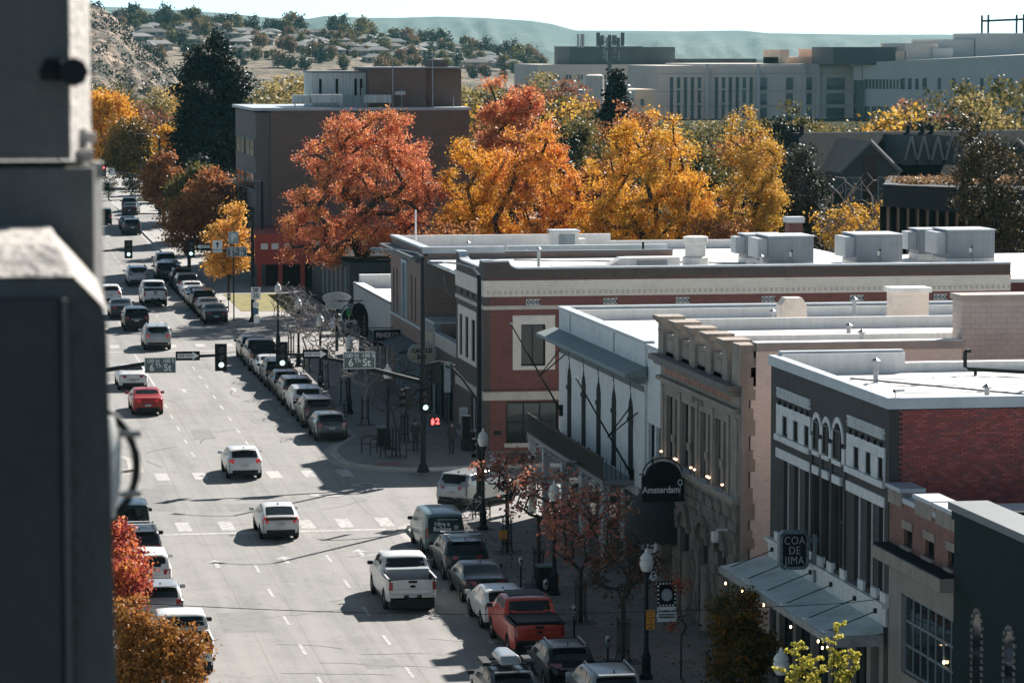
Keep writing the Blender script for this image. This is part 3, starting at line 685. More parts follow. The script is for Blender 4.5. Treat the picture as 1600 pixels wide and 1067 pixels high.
for u in (131.7, 128.62, 125.6, 123.0, 120.45, 119.2):
    b = MB(); fb(b, 'x', XF, u-.2, u+.2, 6.7, 9.6, .07, .05); b.build('pilaster', STONE, bt2, bevel=.02)
b = MB(); b.box(XF-.22, XF+.1, 118.75, 132.2, 9.82, 9.98); b.build('string_course', STONE, bt2, bevel=.03)
b = MB(); b.box(XF-.5, XF+.1, 118.7, 132.3, 10.62, 10.85); b.box(XF-.3, XF+.1, 118.75, 132.25, 10.45, 10.62); b.build('cornice', mat('stained_cornice_stone', (.17, .16, .14), .9, .3, 2, streak=.4), bt2, bevel=.03)
text('lettering', 'TELEPHONE', bt2, STONE, (XF-.03, 125.5, 9.55), .34, (R(90), 0, R(-90)), .03)
boxo('frieze_stain', mat('reddish_frieze', (.30, .16, .11), .9, .45, 2.5), bt2, XF-.012, XF+.05, 120.2, 131.3, 10.1, 10.4)
for i, u in enumerate((131.6, 128.75, 126.0, 123.3, 120.6)):
    MB().box(XF-.15, XF+.55, u-.42, u+.42, 10.85, 12.1).build('parapet_pier', STONE, bt2, bevel=.03)
    MB().hexa([(XF-.2, u-.45, 12.1), (XF+.6, u-.45, 12.1), (XF+.6, u+.45, 12.1), (XF-.2, u+.45, 12.1), (XF-.34, u-.62, 12.3), (XF+.74, u-.62, 12.3), (XF+.74, u+.62, 12.3), (XF-.34, u+.62, 12.3)]).box(XF-.34, XF+.74, u-.62, u+.62, 12.3, 12.4).build('pier_cap', STONE, bt2)
    if i < 4:
        v = (131.6, 128.75, 126.0, 123.3, 120.6)[i+1]
        MB().box(XF+.0, XF+.35, v+.42, u-.42, 10.85, 11.75).build('parapet_panel', STONE, bt2); MB().box(XF-.04, XF+.02, v+.95, u-.95, 11.1, 11.55).build('panel_relief', STONE, bt2)
MB().box(XF-.1, XF+.5, 118.4, 119.6, 10.85, 12.35).build('parapet_pier', STONE, bt2)
boxo('side_wall', B_TAN, bt2, XF+.31, 37.1, 118.4, 118.8, .9, 12.12)
b = MB()     # toothed stone quoins that run into the tan side wall
z = .95; i = 0
while z < 12.0:
    h = rng.uniform(.3, .6); b.box(XF+.02, XF+(.40, .24, .48)[i % 3], 118.37, 118.74, z, min(z+h, 12.1)); z += h; i += 1
b.build_each('quoin', STONE, bt2)
b = MB(); b.box(XF+.5, 37.1, 118.3, 118.9, 12.12, 12.4); b.build('coping', mat('tan_coping', (.33, .29, .25), .8, .15, 1), bt2); boxo('coping_cap', ROOFW, bt2, XF+.5, 37.1, 118.34, 119.0, 12.4, 12.43)
roofdeck(bt2, XF+.35, 60, 118.9, 132.0, 11.75)
boxo('parapet', WHITE, bt2, XF+.6, 60, 124.6, 124.9, 11.75, 12.15); boxo('parapet', WHITE, bt2, XF+.35, 60, 132.0, 132.2, 11.3, 12.2)
o = boxo('rear_block', brick('tan_rear_block', (.48, .41, .36), (.44, .38, .335), (.32, .28, .25), bw=.4, rh=.2, blotch=.15), bt2, 37.1, 60, 118.4, 119.6, .9, 13.85); boxo('block_cap', MATS['tan_coping'], bt2, 37.02, 60, 118.32, 119.68, 13.85, 14.05)
o = MB().bx((XF-.35, 119.9, 5.45), (.5, .09, .09)).box(XF-.75, XF-.52, 119.75, 120.05, 5.0, 5.4); o.build('wall_lamp', WHITE, bt2, bevel=.04)
for (x, y, wd, z1, nm) in ((34.65, 133.6, .95, 12.9, 'squat tan brick chimney with tapered shoulders behind the stone parapet'), (39.8, 134.5, 1.5, 13.1, 'wide tan brick chimney with white cap on the white roofs')):
    ch = thing('chimney', nm, 'chimney', (x, y, 11.0))
    if wd < 1: MB().prism([(x-wd*.45, 10.9), (x+wd*.45, 10.9), (x+wd*.45, 11.6), (x+wd*.56, 12.0), (x+wd*.56, 12.6), (x+wd*.35, 12.9), (x-wd*.35, 12.9), (x-wd*.56, 12.6), (x-wd*.56, 12.0), (x-wd*.45, 11.6)], y-.4, y+.4).build('stack', B_TAN, ch)
    else: boxo('stack', B_TAN, ch, x-wd/2, x+wd/2, y-.5, y+.5, 10.9, 13.0); boxo('cap', ROOFW, ch, x-wd/2-.1, x+wd/2+.1, y-.6, y+.6, 13.0, 13.2)
# Amsterdam sign and dome awning
sg = thing('projecting_sign', 'black hanging Amsterdam sign with an arched top', 'sign', (XF, 127, 6.4))
pts = [(27.05, 5.55), (28.72, 5.55), (28.72, 6.55)] + [(27.88+.68*math.cos(t), 6.62+.5*math.sin(t)) for t in np.linspace(0, math.pi, 13)] + [(27.05, 6.55)]
MB().prism(pts, 127, 127.18).build('sign_body', SIGNBLK, sg)
text('lettering', 'Amsterdam', sg, SIGNWHT, (27.80, 126.985, 6.02), .36, bold=.008, sx=.86)
MB().prism([(28.55+.1*math.cos(t), 6.3+.13*math.sin(t)) for t in np.linspace(0, 2*math.pi, 17)[:-1]], 126.985, 126.99).build('emblem_ring', SIGNWHT, sg); MB().prism([(28.55+.062*math.cos(t), 6.3+.085*math.sin(t)) for t in np.linspace(0, 2*math.pi, 17)[:-1]], 126.98, 126.984).build('emblem_hole', SIGNBLK, sg); MB().prism([(28.545, 6.18), (28.57, 6.18), (28.53, 5.72)], 126.985, 126.99).build('emblem_stem', SIGNWHT, sg)
MB().tube([(26.95, 127.1, 6.62), (27.15, 127.1, 6.62)]+[(27.88+.78*math.cos(t), 127.1, 6.65+.6*math.sin(t)) for t in np.linspace(math.pi, 0, 13)]+[(28.9, 127.1, 6.62)], .03, 6).build('scroll_bracket', METAL_D, sg)
da = thing('dome_awning', 'black fabric dome awning over the stone building door', 'awning', (XF, 130, 3.9))
b = MB(); n = 10
for i in range(n):
    for j in range(12):
        def q(i, j):
            a = math.pi*j/12; e = (math.pi/2)*i/n; return (XF-.1-1.75*math.sin(a)*math.cos(e), 130.2+1.75*math.cos(a)*math.cos(e), 3.85+2.15*math.sin(e))
        b.quad(q(i, j), q(i, j+1), q(i+1, j+1), q(i+1, j))
b.build('fabric', mat('black_canvas', (.026, .031, .031), .9, .2, 4), da, smooth=30)
b = MB()
for j in range(24):
    a0, a1 = math.pi*j/24, math.pi*(j+1)/24; p = lambda a, r, z: (XF-.1-r*math.sin(a), 130.2+r*math.cos(a), z)
    b.quad(p(a0, 1.75, 3.85), p(a1, 1.75, 3.85), p(a1, 1.75, 3.66), p(a0, 1.75, 3.6 if j % 2 else 3.72))
b.build('valance', MATS['black_canvas'], da)

# ---------------- white painted brick building with balcony
bw = thing('balcony_building', 'white painted brick building with green cornice, iron balcony and tall pointed windows', 'building', (XF, 135.2, gz(145)))
wy = [151.7, 148.27, 144.86, 141.5, 138.0]
b = MB(); wallcut(b, 'x', XF, .3, 135.25, 154.3, 4.9, 10.95, [(u-.48, u+.48, 5.15, 8.0) for u in wy]); b.box(XF+.3, 70, 154.1, 154.3, 1, 10.95); b.build('wall', B_WHITE, bw)
b = MB(); wallcut(b, 'x', XF+.1, .3, 132.25, 135.2, .9, 10.85, [(133.75, 134.95, 6.05, 7.75), (132.5, 133.45, 6.05, 7.75)]); b.build('annex_wall', B_WHITE, bw)
for h in ((133.75, 134.95), (132.5, 133.45)): window(bw, 'x', XF+.1, h[0], h[1], 6.05, 7.75, .18, .07, METAL_D, 1, 2)
for u in wy:
    pts = [(u-.48, 8.0), (u-.34, 8.28), (u-.14, 8.45), (u, 8.85), (u+.14, 8.45), (u+.34, 8.28), (u+.48, 8.0)]
    MB().prism(pts+[(u+.48, 5.15), (u-.48, 5.15)], XF+.02, XF-.012, 'x').build('window', mat('dark_shutter', (.02, .026, .027), .8, .2, 2, spec=.1), bw)
    MB().box(XF-.05, XF-.013, u-.56, u-.5, 7.4, 7.6).box(XF-.05, XF-.013, u+.5, u+.56, 7.4, 7.6).tube([(XF-.03, u, 8.8), (XF-.03, u, 9.2)], .02, 6).build_each('hood_finial', METAL_D, bw)
b = MB(); b.hexa([(XF-.25, 135.2, 9.3), (XF, 135.2, 9.3), (XF, 154.9, 9.3), (XF-.25, 154.9, 9.3), (XF-.85, 134.95, 9.62), (XF, 134.95, 9.62), (XF, 155.5, 9.62), (XF-.85, 155.5, 9.62)])
b.hexa([(XF-.9, 134.9, 9.62), (XF, 134.9, 9.62), (XF, 155.5, 9.62), (XF-.9, 155.5, 9.62), (XF-.86, 134.95, 9.75), (XF, 134.95, 10.02), (XF, 155.45, 10.02), (XF-.86, 155.45, 9.75)]); b.build('cornice', GREENC, bw)
b = MB()
for i in range(44): u = 135.5+i*.44; b.box(XF-.55, XF-.2, u, u+.2, 9.42, 9.6)
b.build_each('dentil', GREENC, bw)
b = MB(); fb(b, 'x', XF, 135.3, 154.2, 8.95, 9.2, .03, .05); b.build('frieze_band', mat('dark_frieze', (.09, .105, .105), .7, .1, 2), bw)
for u in (151.5, 141.5): fbq = MB(); fb(fbq, 'x', XF, u-.04, u+.04, 10.05, 10.9, .03, .05); fbq.build('parapet_joint', GREENC, bw)
b = MB(); coping(b, XF, 70, 135.2, 154.3, 10.95, 11.07, .4, 'wn', .05); b.box(XF+.0, XF+.5, 132.2, 135.2, 10.85, 10.97); b.build('coping', METAL_L, bw)
roofdeck(bw, XF+.3, 70, 135.2, 154.1, 10.45); roofdeck(bw, XF+.4, 70, 132.3, 135.2, 10.7)
boxo('parapet', WHITE, bw, XF+.4, 50, 153.6, 154.1, 10.45, 10.93); boxo('roof_step', METAL_L, bw, 40, 70, 145, 145.4, 10.45, 10.75); boxo('roof_step', ROOFW, bw, XF+2, 47, 140, 140.3, 10.45, 10.6)
b = MB(); b.box(XF-1.35, XF, 137.2, 155.2, 4.9, 5.08); b.build('balcony_floor', mat('balcony_grey', (.20, .225, .225), .7, .2, 1.5, streak=.4), bw)
for i, u in enumerate((137.6, 142.2, 146.8, 151.4, 154.9)):
    MB().box(XF-1.3, XF-1.0, u-.18, u+.18, 1.1, 4.9).build('column', mat('white_column', (.42, .45, .455), .7, .15, 2), bw); MB().prism([(XF-1.2, 4.4), (XF-1.2, 4.9), (XF, 4.9)], u-.05, u+.05).build('bracket', GREENC, bw)
b = MB()
for i in range(90): u = 137.3+i*.2; b.box(XF-1.33, XF-1.31, u, u+.1, 5.1, 5.98)
b.box(XF-1.36, XF-1.28, 137.2, 155.2, 5.98, 6.04); b.box(XF-1.35, XF-1.29, 137.2, 155.2, 5.1, 5.15)
for k in range(6): b.box(XF-1.2+k*.2, XF-1.18+k*.2, 137.2, 137.24, 5.1, 5.98)
b.build('railing', METAL_D, bw)
b = MB()
for i in range(8): u = 138+i*2.3; b.lathe((XF-1.32, u, 6.04), [(.03, 0), (.03, .06), (.0, .12)], 6)
b.build_each('railing_finial', METAL_D, bw)
boxo('shopfront', GLASS2, bw, XF+.1, XF+.3, 135.4, 154.2, 1.1, 4.6); b = MB()
for u in (136, 139.8, 144.5, 149.1, 153.2): b.box(XF, XF+.4, u-.3, u+.3, 1.1, 4.9)
b.box(XF, XF+.4, 135.3, 154.2, 4.5, 4.9); b.build_each('ground_floor_pier', MATS['white_column'], bw)
b = MB()
for i in range(60):
    u = 137.3+i*.3; b.bx((XF-1.38, u, 4.85-.12*math.sin(i*.9)**2), (.05, .28, .05))
b.build('garland', mat('pale_garland', (.30, .32, .32), .7, .2, 4), bw)
for u0, z0 in ((153.4, 6.6), (137.4, 5.6)):
    fp = thing('flagpole', 'bare slanted flagpole at the %s end of the white balcony building' % ('far' if u0 > 150 else 'near'), 'flagpole', (XF, u0, z0))
    MB().tube([(XF-.1, u0, z0-.3), (XF-2.4, u0, z0+3.7)], [.05, .03], 7).build('pole', METAL_D, fp); MB().lathe((XF-2.43, u0, z0+3.75), [(.01, -.07), (.07, 0), (.01, .07)], 8).build('ball', GALV, fp)
    MB().tube([(XF-.02, u0-.9, z0+2.4), (XF-1.1, u0, z0+1.3), (XF-.02, u0+.5, z0+2.5)], .03, 6).build('stay', METAL_D, fp); MB().bx((XF-.08, u0, z0-.3), (.16, .25, .5)).build('socket', METAL_D, fp)
sg = thing('projecting_sign', 'small pale BRICKYARD board hanging from the white balcony', 'sign', (XF-1.3, 143, 4.7))
MB().box(27.1, 28.25, 143, 143.08, 4.88, 5.24).build('board', mat('pale_board', (.36, .35, .33), .7, .15, 4), sg); text('lettering', 'BRICKYARD', sg, SIGNBLK, (27.68, 142.99, 5.05), .27, sx=.78, bold=.003); MB().tube([(27.7, 143.04, 4.88), (28.2, 143.04, 4.6), (28.85, 143.04, 4.6)], .02, 6).build('bracket', METAL_D, sg)
ds = thing('roof_dish', 'round mesh satellite dish on the white annex roof', 'dish', (29.6, 133.2, 10.9))
b = MB()
for i in range(5):
    for j in range(18):
        def q(i, j):
            r = .62*i/5; t = 2*math.pi*j/18; d = .25*(i/5)**2
            return (29.55+r*math.cos(t), 133.1-d*.8, 11.62+r*math.sin(t)*.85+d*.5)
        b.quad(q(i, j), q(i, j+1), q(i+1, j+1), q(i+1, j))
b.build('reflector', mat('dish_beige', (.50, .46, .42), .6, .2, 5), ds, smooth=30); MB().tube([(29.55, 133.15, 11.55), (29.55, 133.2, 10.9)], .04, 6).build('stand', GALV, ds); b = MB()
for j in range(9):
    t = math.pi*j/9; b.tube([(29.55-.6*math.cos(t), 132.9, 11.62-.5*math.sin(t)), (29.55, 133.07, 11.62), (29.55+.6*math.cos(t), 132.9, 11.62+.5*math.sin(t))], .008, 4)
b.build('rib', GALV, ds)
# ------------------------------------------------------------------ second block
bc = thing('corner_store', 'red and dark brick corner store with beige bands and white roof beyond the crossing', 'building', (XF, 175.6, gz(178)))
YN = 175.6
fw = [(182.8, 183.75), (180.67, 181.73), (178.4, 179.6)]
b = MB(); wallcut(b, 'x', XF, .3, YN, 185.3, 1.6, 10.9, [(a, c, 6.25, 8.48) for a, c in fw]+[(178.5, 180.2, 2.4, 4.3)])
b.build('wall', B_CORNERD, bc)
nh = [(30.85, 32.15, 6.28, 8.47), (30.05, 32.85, 2.2, 4.38)]
b = MB(); wallcut(b, 'y', YN, .3, XF+.3, 57.7, 1.6, 10.9, nh); b.build('near_wall', B_CORNER, bc)
def curved_parapet(ax, pl, u0, up, m):
    pts = [(u0, 10.9), (u0, 11.77), (u0+1.3, 11.77)] + [(u0+1.3+.55*(1-math.cos(t)), 11.77-.38*math.sin(t)) for t in np.linspace(0.1, math.pi/2, 6)] + [(up, 11.39), (up, 10.9)]
    return pts
pts = curved_parapet('y', YN, XF, 57.7, None)
MB().prism(pts, YN, YN+.3).build('parapet', B_CORNERD, bc)
MB().prism([(x, z) for x, z in pts[1:-1]]+[(x, z+.09) for x, z in pts[1:-1]][::-1], YN-.07, YN+.45).build('coping', METAL_L, bc)
pts = [(YN, 10.9), (YN, 11.77), (YN+1.2, 11.77)]+[(YN+1.2+.5*(1-math.cos(t)), 11.77-.38*math.sin(t)) for t in np.linspace(.1, math.pi/2, 5)]+[(183.2, 11.39), (183.7, 11.5), (183.9, 11.77), (185.3, 11.77), (185.3, 10.9)]
MB().prism([(u+.3 if u == YN else u, z) for u, z in pts], XF+.0, XF+.28, 'x').build('parapet', B_CORNERD, bc)
MB().prism([(u, z) for u, z in pts[1:-1]]+[(u, z+.09) for u, z in pts[1:-1]][::-1], XF-.07, XF+.45, 'x').build('coping', METAL_L, bc)
roofdeck(bc, XF+.28, 57.7, YN+.3, 198, 10.55)
b = MB(); fb(b, 'y', YN, XF-.05, 57.7, 9.95, 10.73, .05, .1); b.build('beige_band', B_BEIGE, bc)
b = MB(); fb(b, 'x', XF, YN+.1, 185.3, 9.95, 10.73, .05, .1); b.build('beige_band', B_BEIGE, bc)
b = MB(); fb(b, 'y', YN, XF-.09, 57.72, 10.68, 10.8, .1, .1); fb(b, 'x', XF, YN+.1, 185.32, 10.68, 10.8, .1, .1); b.build_each('band_cap', B_BEIGE, bc)
b = MB()
for i in range(96): b.bx((XF+.2+i*.3, YN-.06, 10.16), (.14, .06, .2))
b.build('dentil_course', mat('beige_dentil', (.52, .47, .40), .8, .15, 2), bc)['kind'] = 'stuff'
b = MB(); fb(b, 'y', YN, XF-.06, 57.7, 9.27, 9.47, .06, .1); fb(b, 'x', XF, YN+.1, 185.3, 9.27, 9.47, .06, .1); b.build_each('string_course', STONE if 0 else MATS['beige_dentil'], bc)
b = MB(); fb(b, 'y', YN, XF-.06, 57.7, 4.48, 4.92, .05, .1); fb(b, 'x', XF, YN+.1, 185.3, 4.48, 4.92, .05, .1); b.build_each('string_course', MATS['beige_dentil'], bc)
for i, x in enumerate((31.12, 35.28, 39.2, 43.88, 48.75, 53.4)):
    b = MB(); fb(b, 'y', YN, x, x+.74, 9.5, 9.8, .03, .02); v = b.build('vent_grille', METAL_D, bc)
    b = MB(); fb(b, 'y', YN-.03, x, x+.74, 9.77, 9.8, .02, .0); fb(b, 'y', YN-.03, x, x+.74, 9.5, 9.53, .02, 0)
    for k in range(3):
        x0 = x+.02+k*.24
        for s in (1, -1): b.add([(x0, YN-.045, 9.65-s*.12), (x0+.03, YN-.045, 9.65-s*.12), (x0+.23, YN-.045, 9.65+s*.12), (x0+.2, YN-.045, 9.65+s*.12)], [(0, 1, 2, 3)])
        b.box(x0-.02, x0, YN-.05, YN-.03, 9.53, 9.77)
    b.build('grille_bars', SIGNWHT, v)
b = MB(); wallcut(b, 'y', YN-.06, .12, 30.4, 32.67, 6.07, 8.95, [nh[0]]); b.build('window_surround', B_BEIGE, bc)
window(bc, 'y', YN, 30.85, 32.15, 6.28, 8.47, .2, .06, METAL_D, 2, 1)
window(bc, 'y', YN, 30.05, 32.85, 2.2, 4.38, .2, .08, METAL_D, 3, 2, GLASS2, 'shop_window')
b = MB(); fb(b, 'y', YN, 29.95, 32.95, 1.98, 2.2, .12, .1); b.build('sill', MATS['beige_dentil'], bc)
b = MB(); fb(b, 'y', YN, XF-.1, 57.7, 1.3, 1.78, .08, .1); fb(b, 'y', YN, XF-.12, 57.7, .9, 1.3, .1, .1); fb(b, 'x', XF, YN+.2, 185.3, 1.3, 2.0, .12, .1); b.build_each('stone_base', GREYST, bc)
boxo('plaque', METAL_D, bc, 29.37, 29.78, YN-.03, YN, 2.65, 2.87)
b = MB(); wallcut(b, 'x', XF-.06, .12, 178.1, 184.3, 6.0, 8.95, [(a, c, 6.25, 8.48) for a, c in fw]); b.build('window_surround', B_BEIGE, bc)
for a, c in fw: window(bc, 'x', XF, a, c, 6.25, 8.48, .2, .07, mat('grey_sash', (.2, .2, .19), .6, .1, 2), 1, 2)
for u in (179.2, 181.2, 183.2): fbq = MB(); fb(fbq, 'x', XF, u-.25, u+.25, 9.6, 9.85, .03, .02); fbq.build('attic_recess', SHINGLE_D, bc)
window(bc, 'x', XF, 178.5, 180.2, 2.4, 4.3, .2, .09, SIGNWHT, 2, 1)
MB().tube([(XF-.1, YN-.1, 5.05), (40, YN-.1, 5.05)], .015, 5).build('conduit', METAL_D, bc)
# low shops next to it
b7 = thing('shop_building', 'low grey fronted bar with pale parapet between the two brick stores', 'building', (XF, 185.3, gz(190)))
boxo('wall', B_CORNERD, b7, XF+.05, 29.4, 185.35, 193.3, 1.6, 5.85); boxo('parapet', mat('pale_parapet', (.42, .385, .345), .8, .15, 1.2), b7, XF, 29.2, 185.32, 193.3, 5.85, 6.6); boxo('coping', METAL_L, b7, XF-.05, 29.3, 185.33, 193.35, 6.6, 6.66)
boxo('facade', mat('blue_grey_boards', (.19, .215, .22), .7, .2, 2), b7, XF, 29.3, 193.4, 197.9, 1.6, 7.1); boxo('painted_panel', mat('faded_yellow_panel', (.36, .34, .24), .8, .35, 3), b7, XF-.04, XF-.005, 193.6, 197.4, 5.9, 6.5)
boxo('step_coping', METAL_L, b7, XF-.05, 33.5, 193.35, 197.95, 7.1, 7.2); roofdeck(b7, 29.2, 50, 185.4, 193.2, 6.2); boxo('rear_wall', B_MIX, b7, 29.31, 50, 193.35, 193.6, 1.6, 7.08)
for u0, u1 in ((187, 189.5), (190.2, 192.4), (194.2, 197.2)): window(b7, 'x', XF-.22, u0, u1, 2.0, 4.9, .15, .1, METAL_D, 2, 1, GLASS2, 'shop_window')
# two storey brick with cornice
b8 = thing('commercial_building', 'weathered brick two storey building with narrow windows, cornice and white roof', 'building', (XF, 198, gz(205)))
slits = [(210.4, 211.0), (208.9, 209.5), (202.4, 203.0), (200.8, 201.4)]
b = MB(); wallcut(b, 'x', XF, .3, 198.0, 212, 1.7, 10.75, [(a, c, 6.6, 9.3) for a, c in slits]+[(204.7, 206.4, 6.6, 9.9)]+[(199, 211, 2, 4.9)]); b.build('wall', B_MIX, b8)
for a, c in slits: window(b8, 'x', XF, a, c, 6.6, 9.3, .15, .06, METAL_D, 1, 2)
b = MB(); fb(b, 'x', XF, 204.4, 206.7, 9.9, 10.1, .12, .1); fb(b, 'x', XF, 204.5, 204.75, 6.5, 9.9, .1, .1); fb(b, 'x', XF, 206.35, 206.6, 6.5, 9.9, .1, .1); b.build_each('window_surround', mat('pale_blue_trim', (.40, .47, .50), .6, .15, 2), b8)
window(b8, 'x', XF, 204.7, 206.4, 6.6, 9.9, .1, .08, MATS['pale_blue_trim'], 2, 2)
boxo('side_wall', B_MIX, b8, XF+.3, 44, 198.0, 198.3, 6.0, 10.9); boxo('side_wall', B_MIX, b8, 44, 56, 198.0, 198.3, 6, 10.45)
boxo('coping', METAL_L, b8, XF, 33.8, 197.94, 198.45, 10.9, 11.28); boxo('coping', mat('dark_coping', (.12, .14, .15), .6, .1, 2), b8, 33.8, 44, 197.94, 198.4, 10.9, 11.0); boxo('coping', MATS['dark_coping'], b8, 44, 56, 197.94, 198.4, 10.45, 10.55)
b = MB(); b.box(XF-.7, XF+.1, 197.9, 212.2, 10.6, 10.72); b.box(XF-.45, XF+.1, 198, 212.1, 10.35, 10.6); b.build('cornice', mat('dark_cornice', (.09, .095, .095), .6, .15, 2), b8); boxo('parapet', B_MIX, b8, XF+.02, XF+.3, 198.3, 212, 10.75, 11.15); boxo('parapet_cap', METAL_L, b8, XF-.05, XF+.5, 198.46, 212, 11.15, 11.27)
roofdeck(b8, XF+.3, 56, 198.3, 212, 10.2); boxo('parapet', WHITE, b8, XF+.5, 43, 211.8, 212.1, 10.2, 11.2); boxo('parapet', WHITE, b8, 43, 56, 211.8, 212.1, 10.2, 10.75); boxo('roof_divider', mat('blue_white_flashing', (.45, .52, .53), .6, .1, 1), b8, 35, 45, 204, 204.4, 10.2, 10.95)
b = MB(); fb(b, 'x', XF, 198, 212, 6.35, 6.5, .12, .1); b.build('ledge', METAL_L, b8)
b = MB(); b.hexa([(XF-1.3, 199, 4.85), (XF-.02, 199, 5.1), (XF-.02, 209, 5.1), (XF-1.3, 209, 4.85), (XF-1.3, 199, 4.97), (XF-.02, 199, 5.4), (XF-.02, 209, 5.4), (XF-1.3, 209, 4.97)]); b.build('awning', mat('navy_awning', (.03, .04, .05), .7, .2, 2), b8)
b = MB()
for i in range(13): u = 199.3+i*.95; b.box(XF+.05, XF+.2, u-.09, u+.09, 1.7, 4.9)
b.build_each('shopfront_pier', mat('blue_grey_pier', (.22, .27, .30), .6, .2, 2), b8); boxo('shop_glass', GLASS2, b8, XF+.25, XF+.28, 199, 211, 2, 4.9)
# low white building with pitched parapet
b9 = thing('shop_building', 'low pale grey shop with sloping parapet and white roof behind hanging signs', 'building', (XF, 212, gz(220)))
PALE = mat('pale_grey_stucco', (.36, .375, .37), .8, .15, 1, streak=.5)
boxo('facade', PALE, b9, XF, 29.2, 212.3, 231, 4.4, 6.85); boxo('coping', mat('thin_dark_flashing', (.05, .055, .055), .5, .1, 1), b9, XF-.06, 29.25, 212.3, 231, 6.85, 6.95); boxo('coping_cap', ROOFW, b9, XF-.02, 29.5, 212.3, 231, 6.95, 7.0)
roofdeck(b9, 29.2, 42, 212.3, 231, 6.6); boxo('parapet', WHITE, b9, 29.3, 42, 230.6, 231.2, 6.5, 7.5); boxo('canopy', METAL_D, b9, XF-1.3, XF, 213, 230, 4.15, 4.4)
for u in (214, 217.5, 221, 224.5, 228): boxo('shopfront_pier', PALE, b9, XF, XF+.3, u-.3, u+.3, 1.8, 4.15)
boxo('shop_glass', GLASS2, b9, XF+.3, XF+.35, 212.3, 230.8, 1.9, 4.2)
# hanging signs of the second block
def sgn(name, label, x, y, z): return thing(name, label, 'sign', (x, y, z))
s = sgn('bar_sign', 'cream octagonal CACTUS BAR sign', XF, 192.5, 5.2)
O8 = lambda x0, x1, z0, z1, c: [(x0+c, z0), (x1-c, z0), (x1, z0+c), (x1, z1-c), (x1-c, z1), (x0+c, z1), (x0, z1-c), (x0, z0+c)]
MB().prism(O8(27.28, 28.78, 5.02, 5.95, .28), 192.5, 192.62).build('board', mat('aged_cream', (.40, .37, .26), .7, .2, 4), s); MB().prism(O8(27.22, 28.84, 4.97, 6.0, .3), 192.53, 192.6).build('rim', METAL_L, s)
text('lettering', 'CACTUS', s, SIGNBLK, (28.03, 192.48, 5.64), .34, bold=.012, sx=.9); text('lettering', 'BAR', s, SIGNBLK, (28.03, 192.48, 5.28), .34, bold=.012, sx=.9)
s = sgn('saloon_sign', 'black box sign reading PENGILLY in white', XF, 207, 5.0)
MB().box(27.2, 28.85, 207.5, 207.75, 4.95, 5.62).build('board', SIGNBLK, s); text('lettering', 'PENGILLY', s, mat('cream_letters', (.62, .52, .46), .6, .1, 4), (28.03, 207.48, 5.28), .42, bold=.012, sx=.74)
s = sgn('saloon_sign', 'black upright SALOON sign shaped like a boot', XF, 210.5, 4.8)
bp_ = [(26.75, 4.75), (27.22, 4.75), (27.26, 6.0), (27.22, 6.45), (27.0, 6.95), (26.7, 7.12), (26.35, 7.0), (26.2, 6.6), (26.3, 6.15), (26.6, 5.85), (26.72, 5.5)]
MB().prism(bp_, 210.5, 210.8).build('board', SIGNBLK, s)
for i, ch_ in enumerate('SALOON'): text('lettering', ch_, s, mat('dim_letters', (.30, .31, .30), .6, .1, 4), (26.99, 210.48, 6.15-.255*i), .25)
MB().tube([(27.2, 210.6, 5.5), (28.9, 210.6, 5.5)], .03, 6).build('bracket', METAL_D, s)
s = sgn('round_sign', 'round black birch sign with a green tree emblem', XF, 226, 4.4)
cx_, cz_, r_ = 28.05, 5.02, .62
MB().prism([(cx_+r_*math.cos(t), cz_+r_*math.sin(t)) for t in np.linspace(0, 2*math.pi, 25)[:-1]], 226, 226.12).build('rim', METAL_L, s)
MB().prism([(cx_+.56*math.cos(t), cz_+.56*math.sin(t)) for t in np.linspace(0, 2*math.pi, 25)[:-1]], 225.97, 225.995).build('disc', SIGNBLK, s)
MB().prism([(cx_-.1+.19*math.cos(t)*(1+.12*math.cos(5*t)), cz_+.24+.28*math.sin(t)*(1+.1*math.cos(7*t))) for t in np.linspace(0, 2*math.pi, 25)[:-1]], 225.95, 225.965).build('tree_emblem', mat('emblem_green', (.05, .26, .07), .6, .15, 6), s)
MB().prism([(cx_-.13, cz_-.25), (cx_-.06, cz_-.25), (cx_-.07, cz_+.15), (cx_-.12, cz_+.15)], 225.94, 225.948).build('emblem_trunk', mat('emblem_yellow', (.6, .55, .25), .6, 0), s)
text('lettering', 'birch', s, SIGNWHT, (cx_+.02, 225.95, cz_-.33), .38, bold=.012)
MB().prism([(cx_+.78*math.cos(t), cz_+.06+.78*math.sin(t)) for t in np.linspace(.75, 2.4, 9)]+[(cx_+.62*math.cos(t), cz_+.06+.66*math.sin(t)) for t in np.linspace(2.4, .75, 9)], 226, 226.06).build('crest', mat('faded_blue_crest', (.2, .26, .28), .7, .5, 14), s)
MB().tube([(27.2, 226.06, 6.05), (28.9, 226.06, 6.05)], .04, 6).build('bracket', METAL_D, s)
s = sgn('arched_sign', 'pale arched chip sign on a post across the pavement', 28.2, 231.5, 3.4)
ax0, ax1 = 26.85, 28.75; am = (ax0+ax1)/2
MB().prism([(ax0+.2, 5.1), (ax1-.2, 5.1), (ax1-.2, 5.5), (ax1+.05, 5.9)]+[(am+(1.02)*math.cos(t), 5.85+.42*math.sin(t)) for t in np.linspace(.12, math.pi-.12, 9)]+[(ax0-.05, 5.9), (ax0+.2, 5.5)], 231.5, 231.75).build('board', mat('pale_sign_board', (.48, .50, .49), .6, .08, 3), s)
MB().tube([(am+1.12*math.cos(t), 231.6, 5.82+.5*math.sin(t)) for t in np.linspace(.05, math.pi-.05, 11)], .05, 6).build('arch_rim', METAL_D, s)
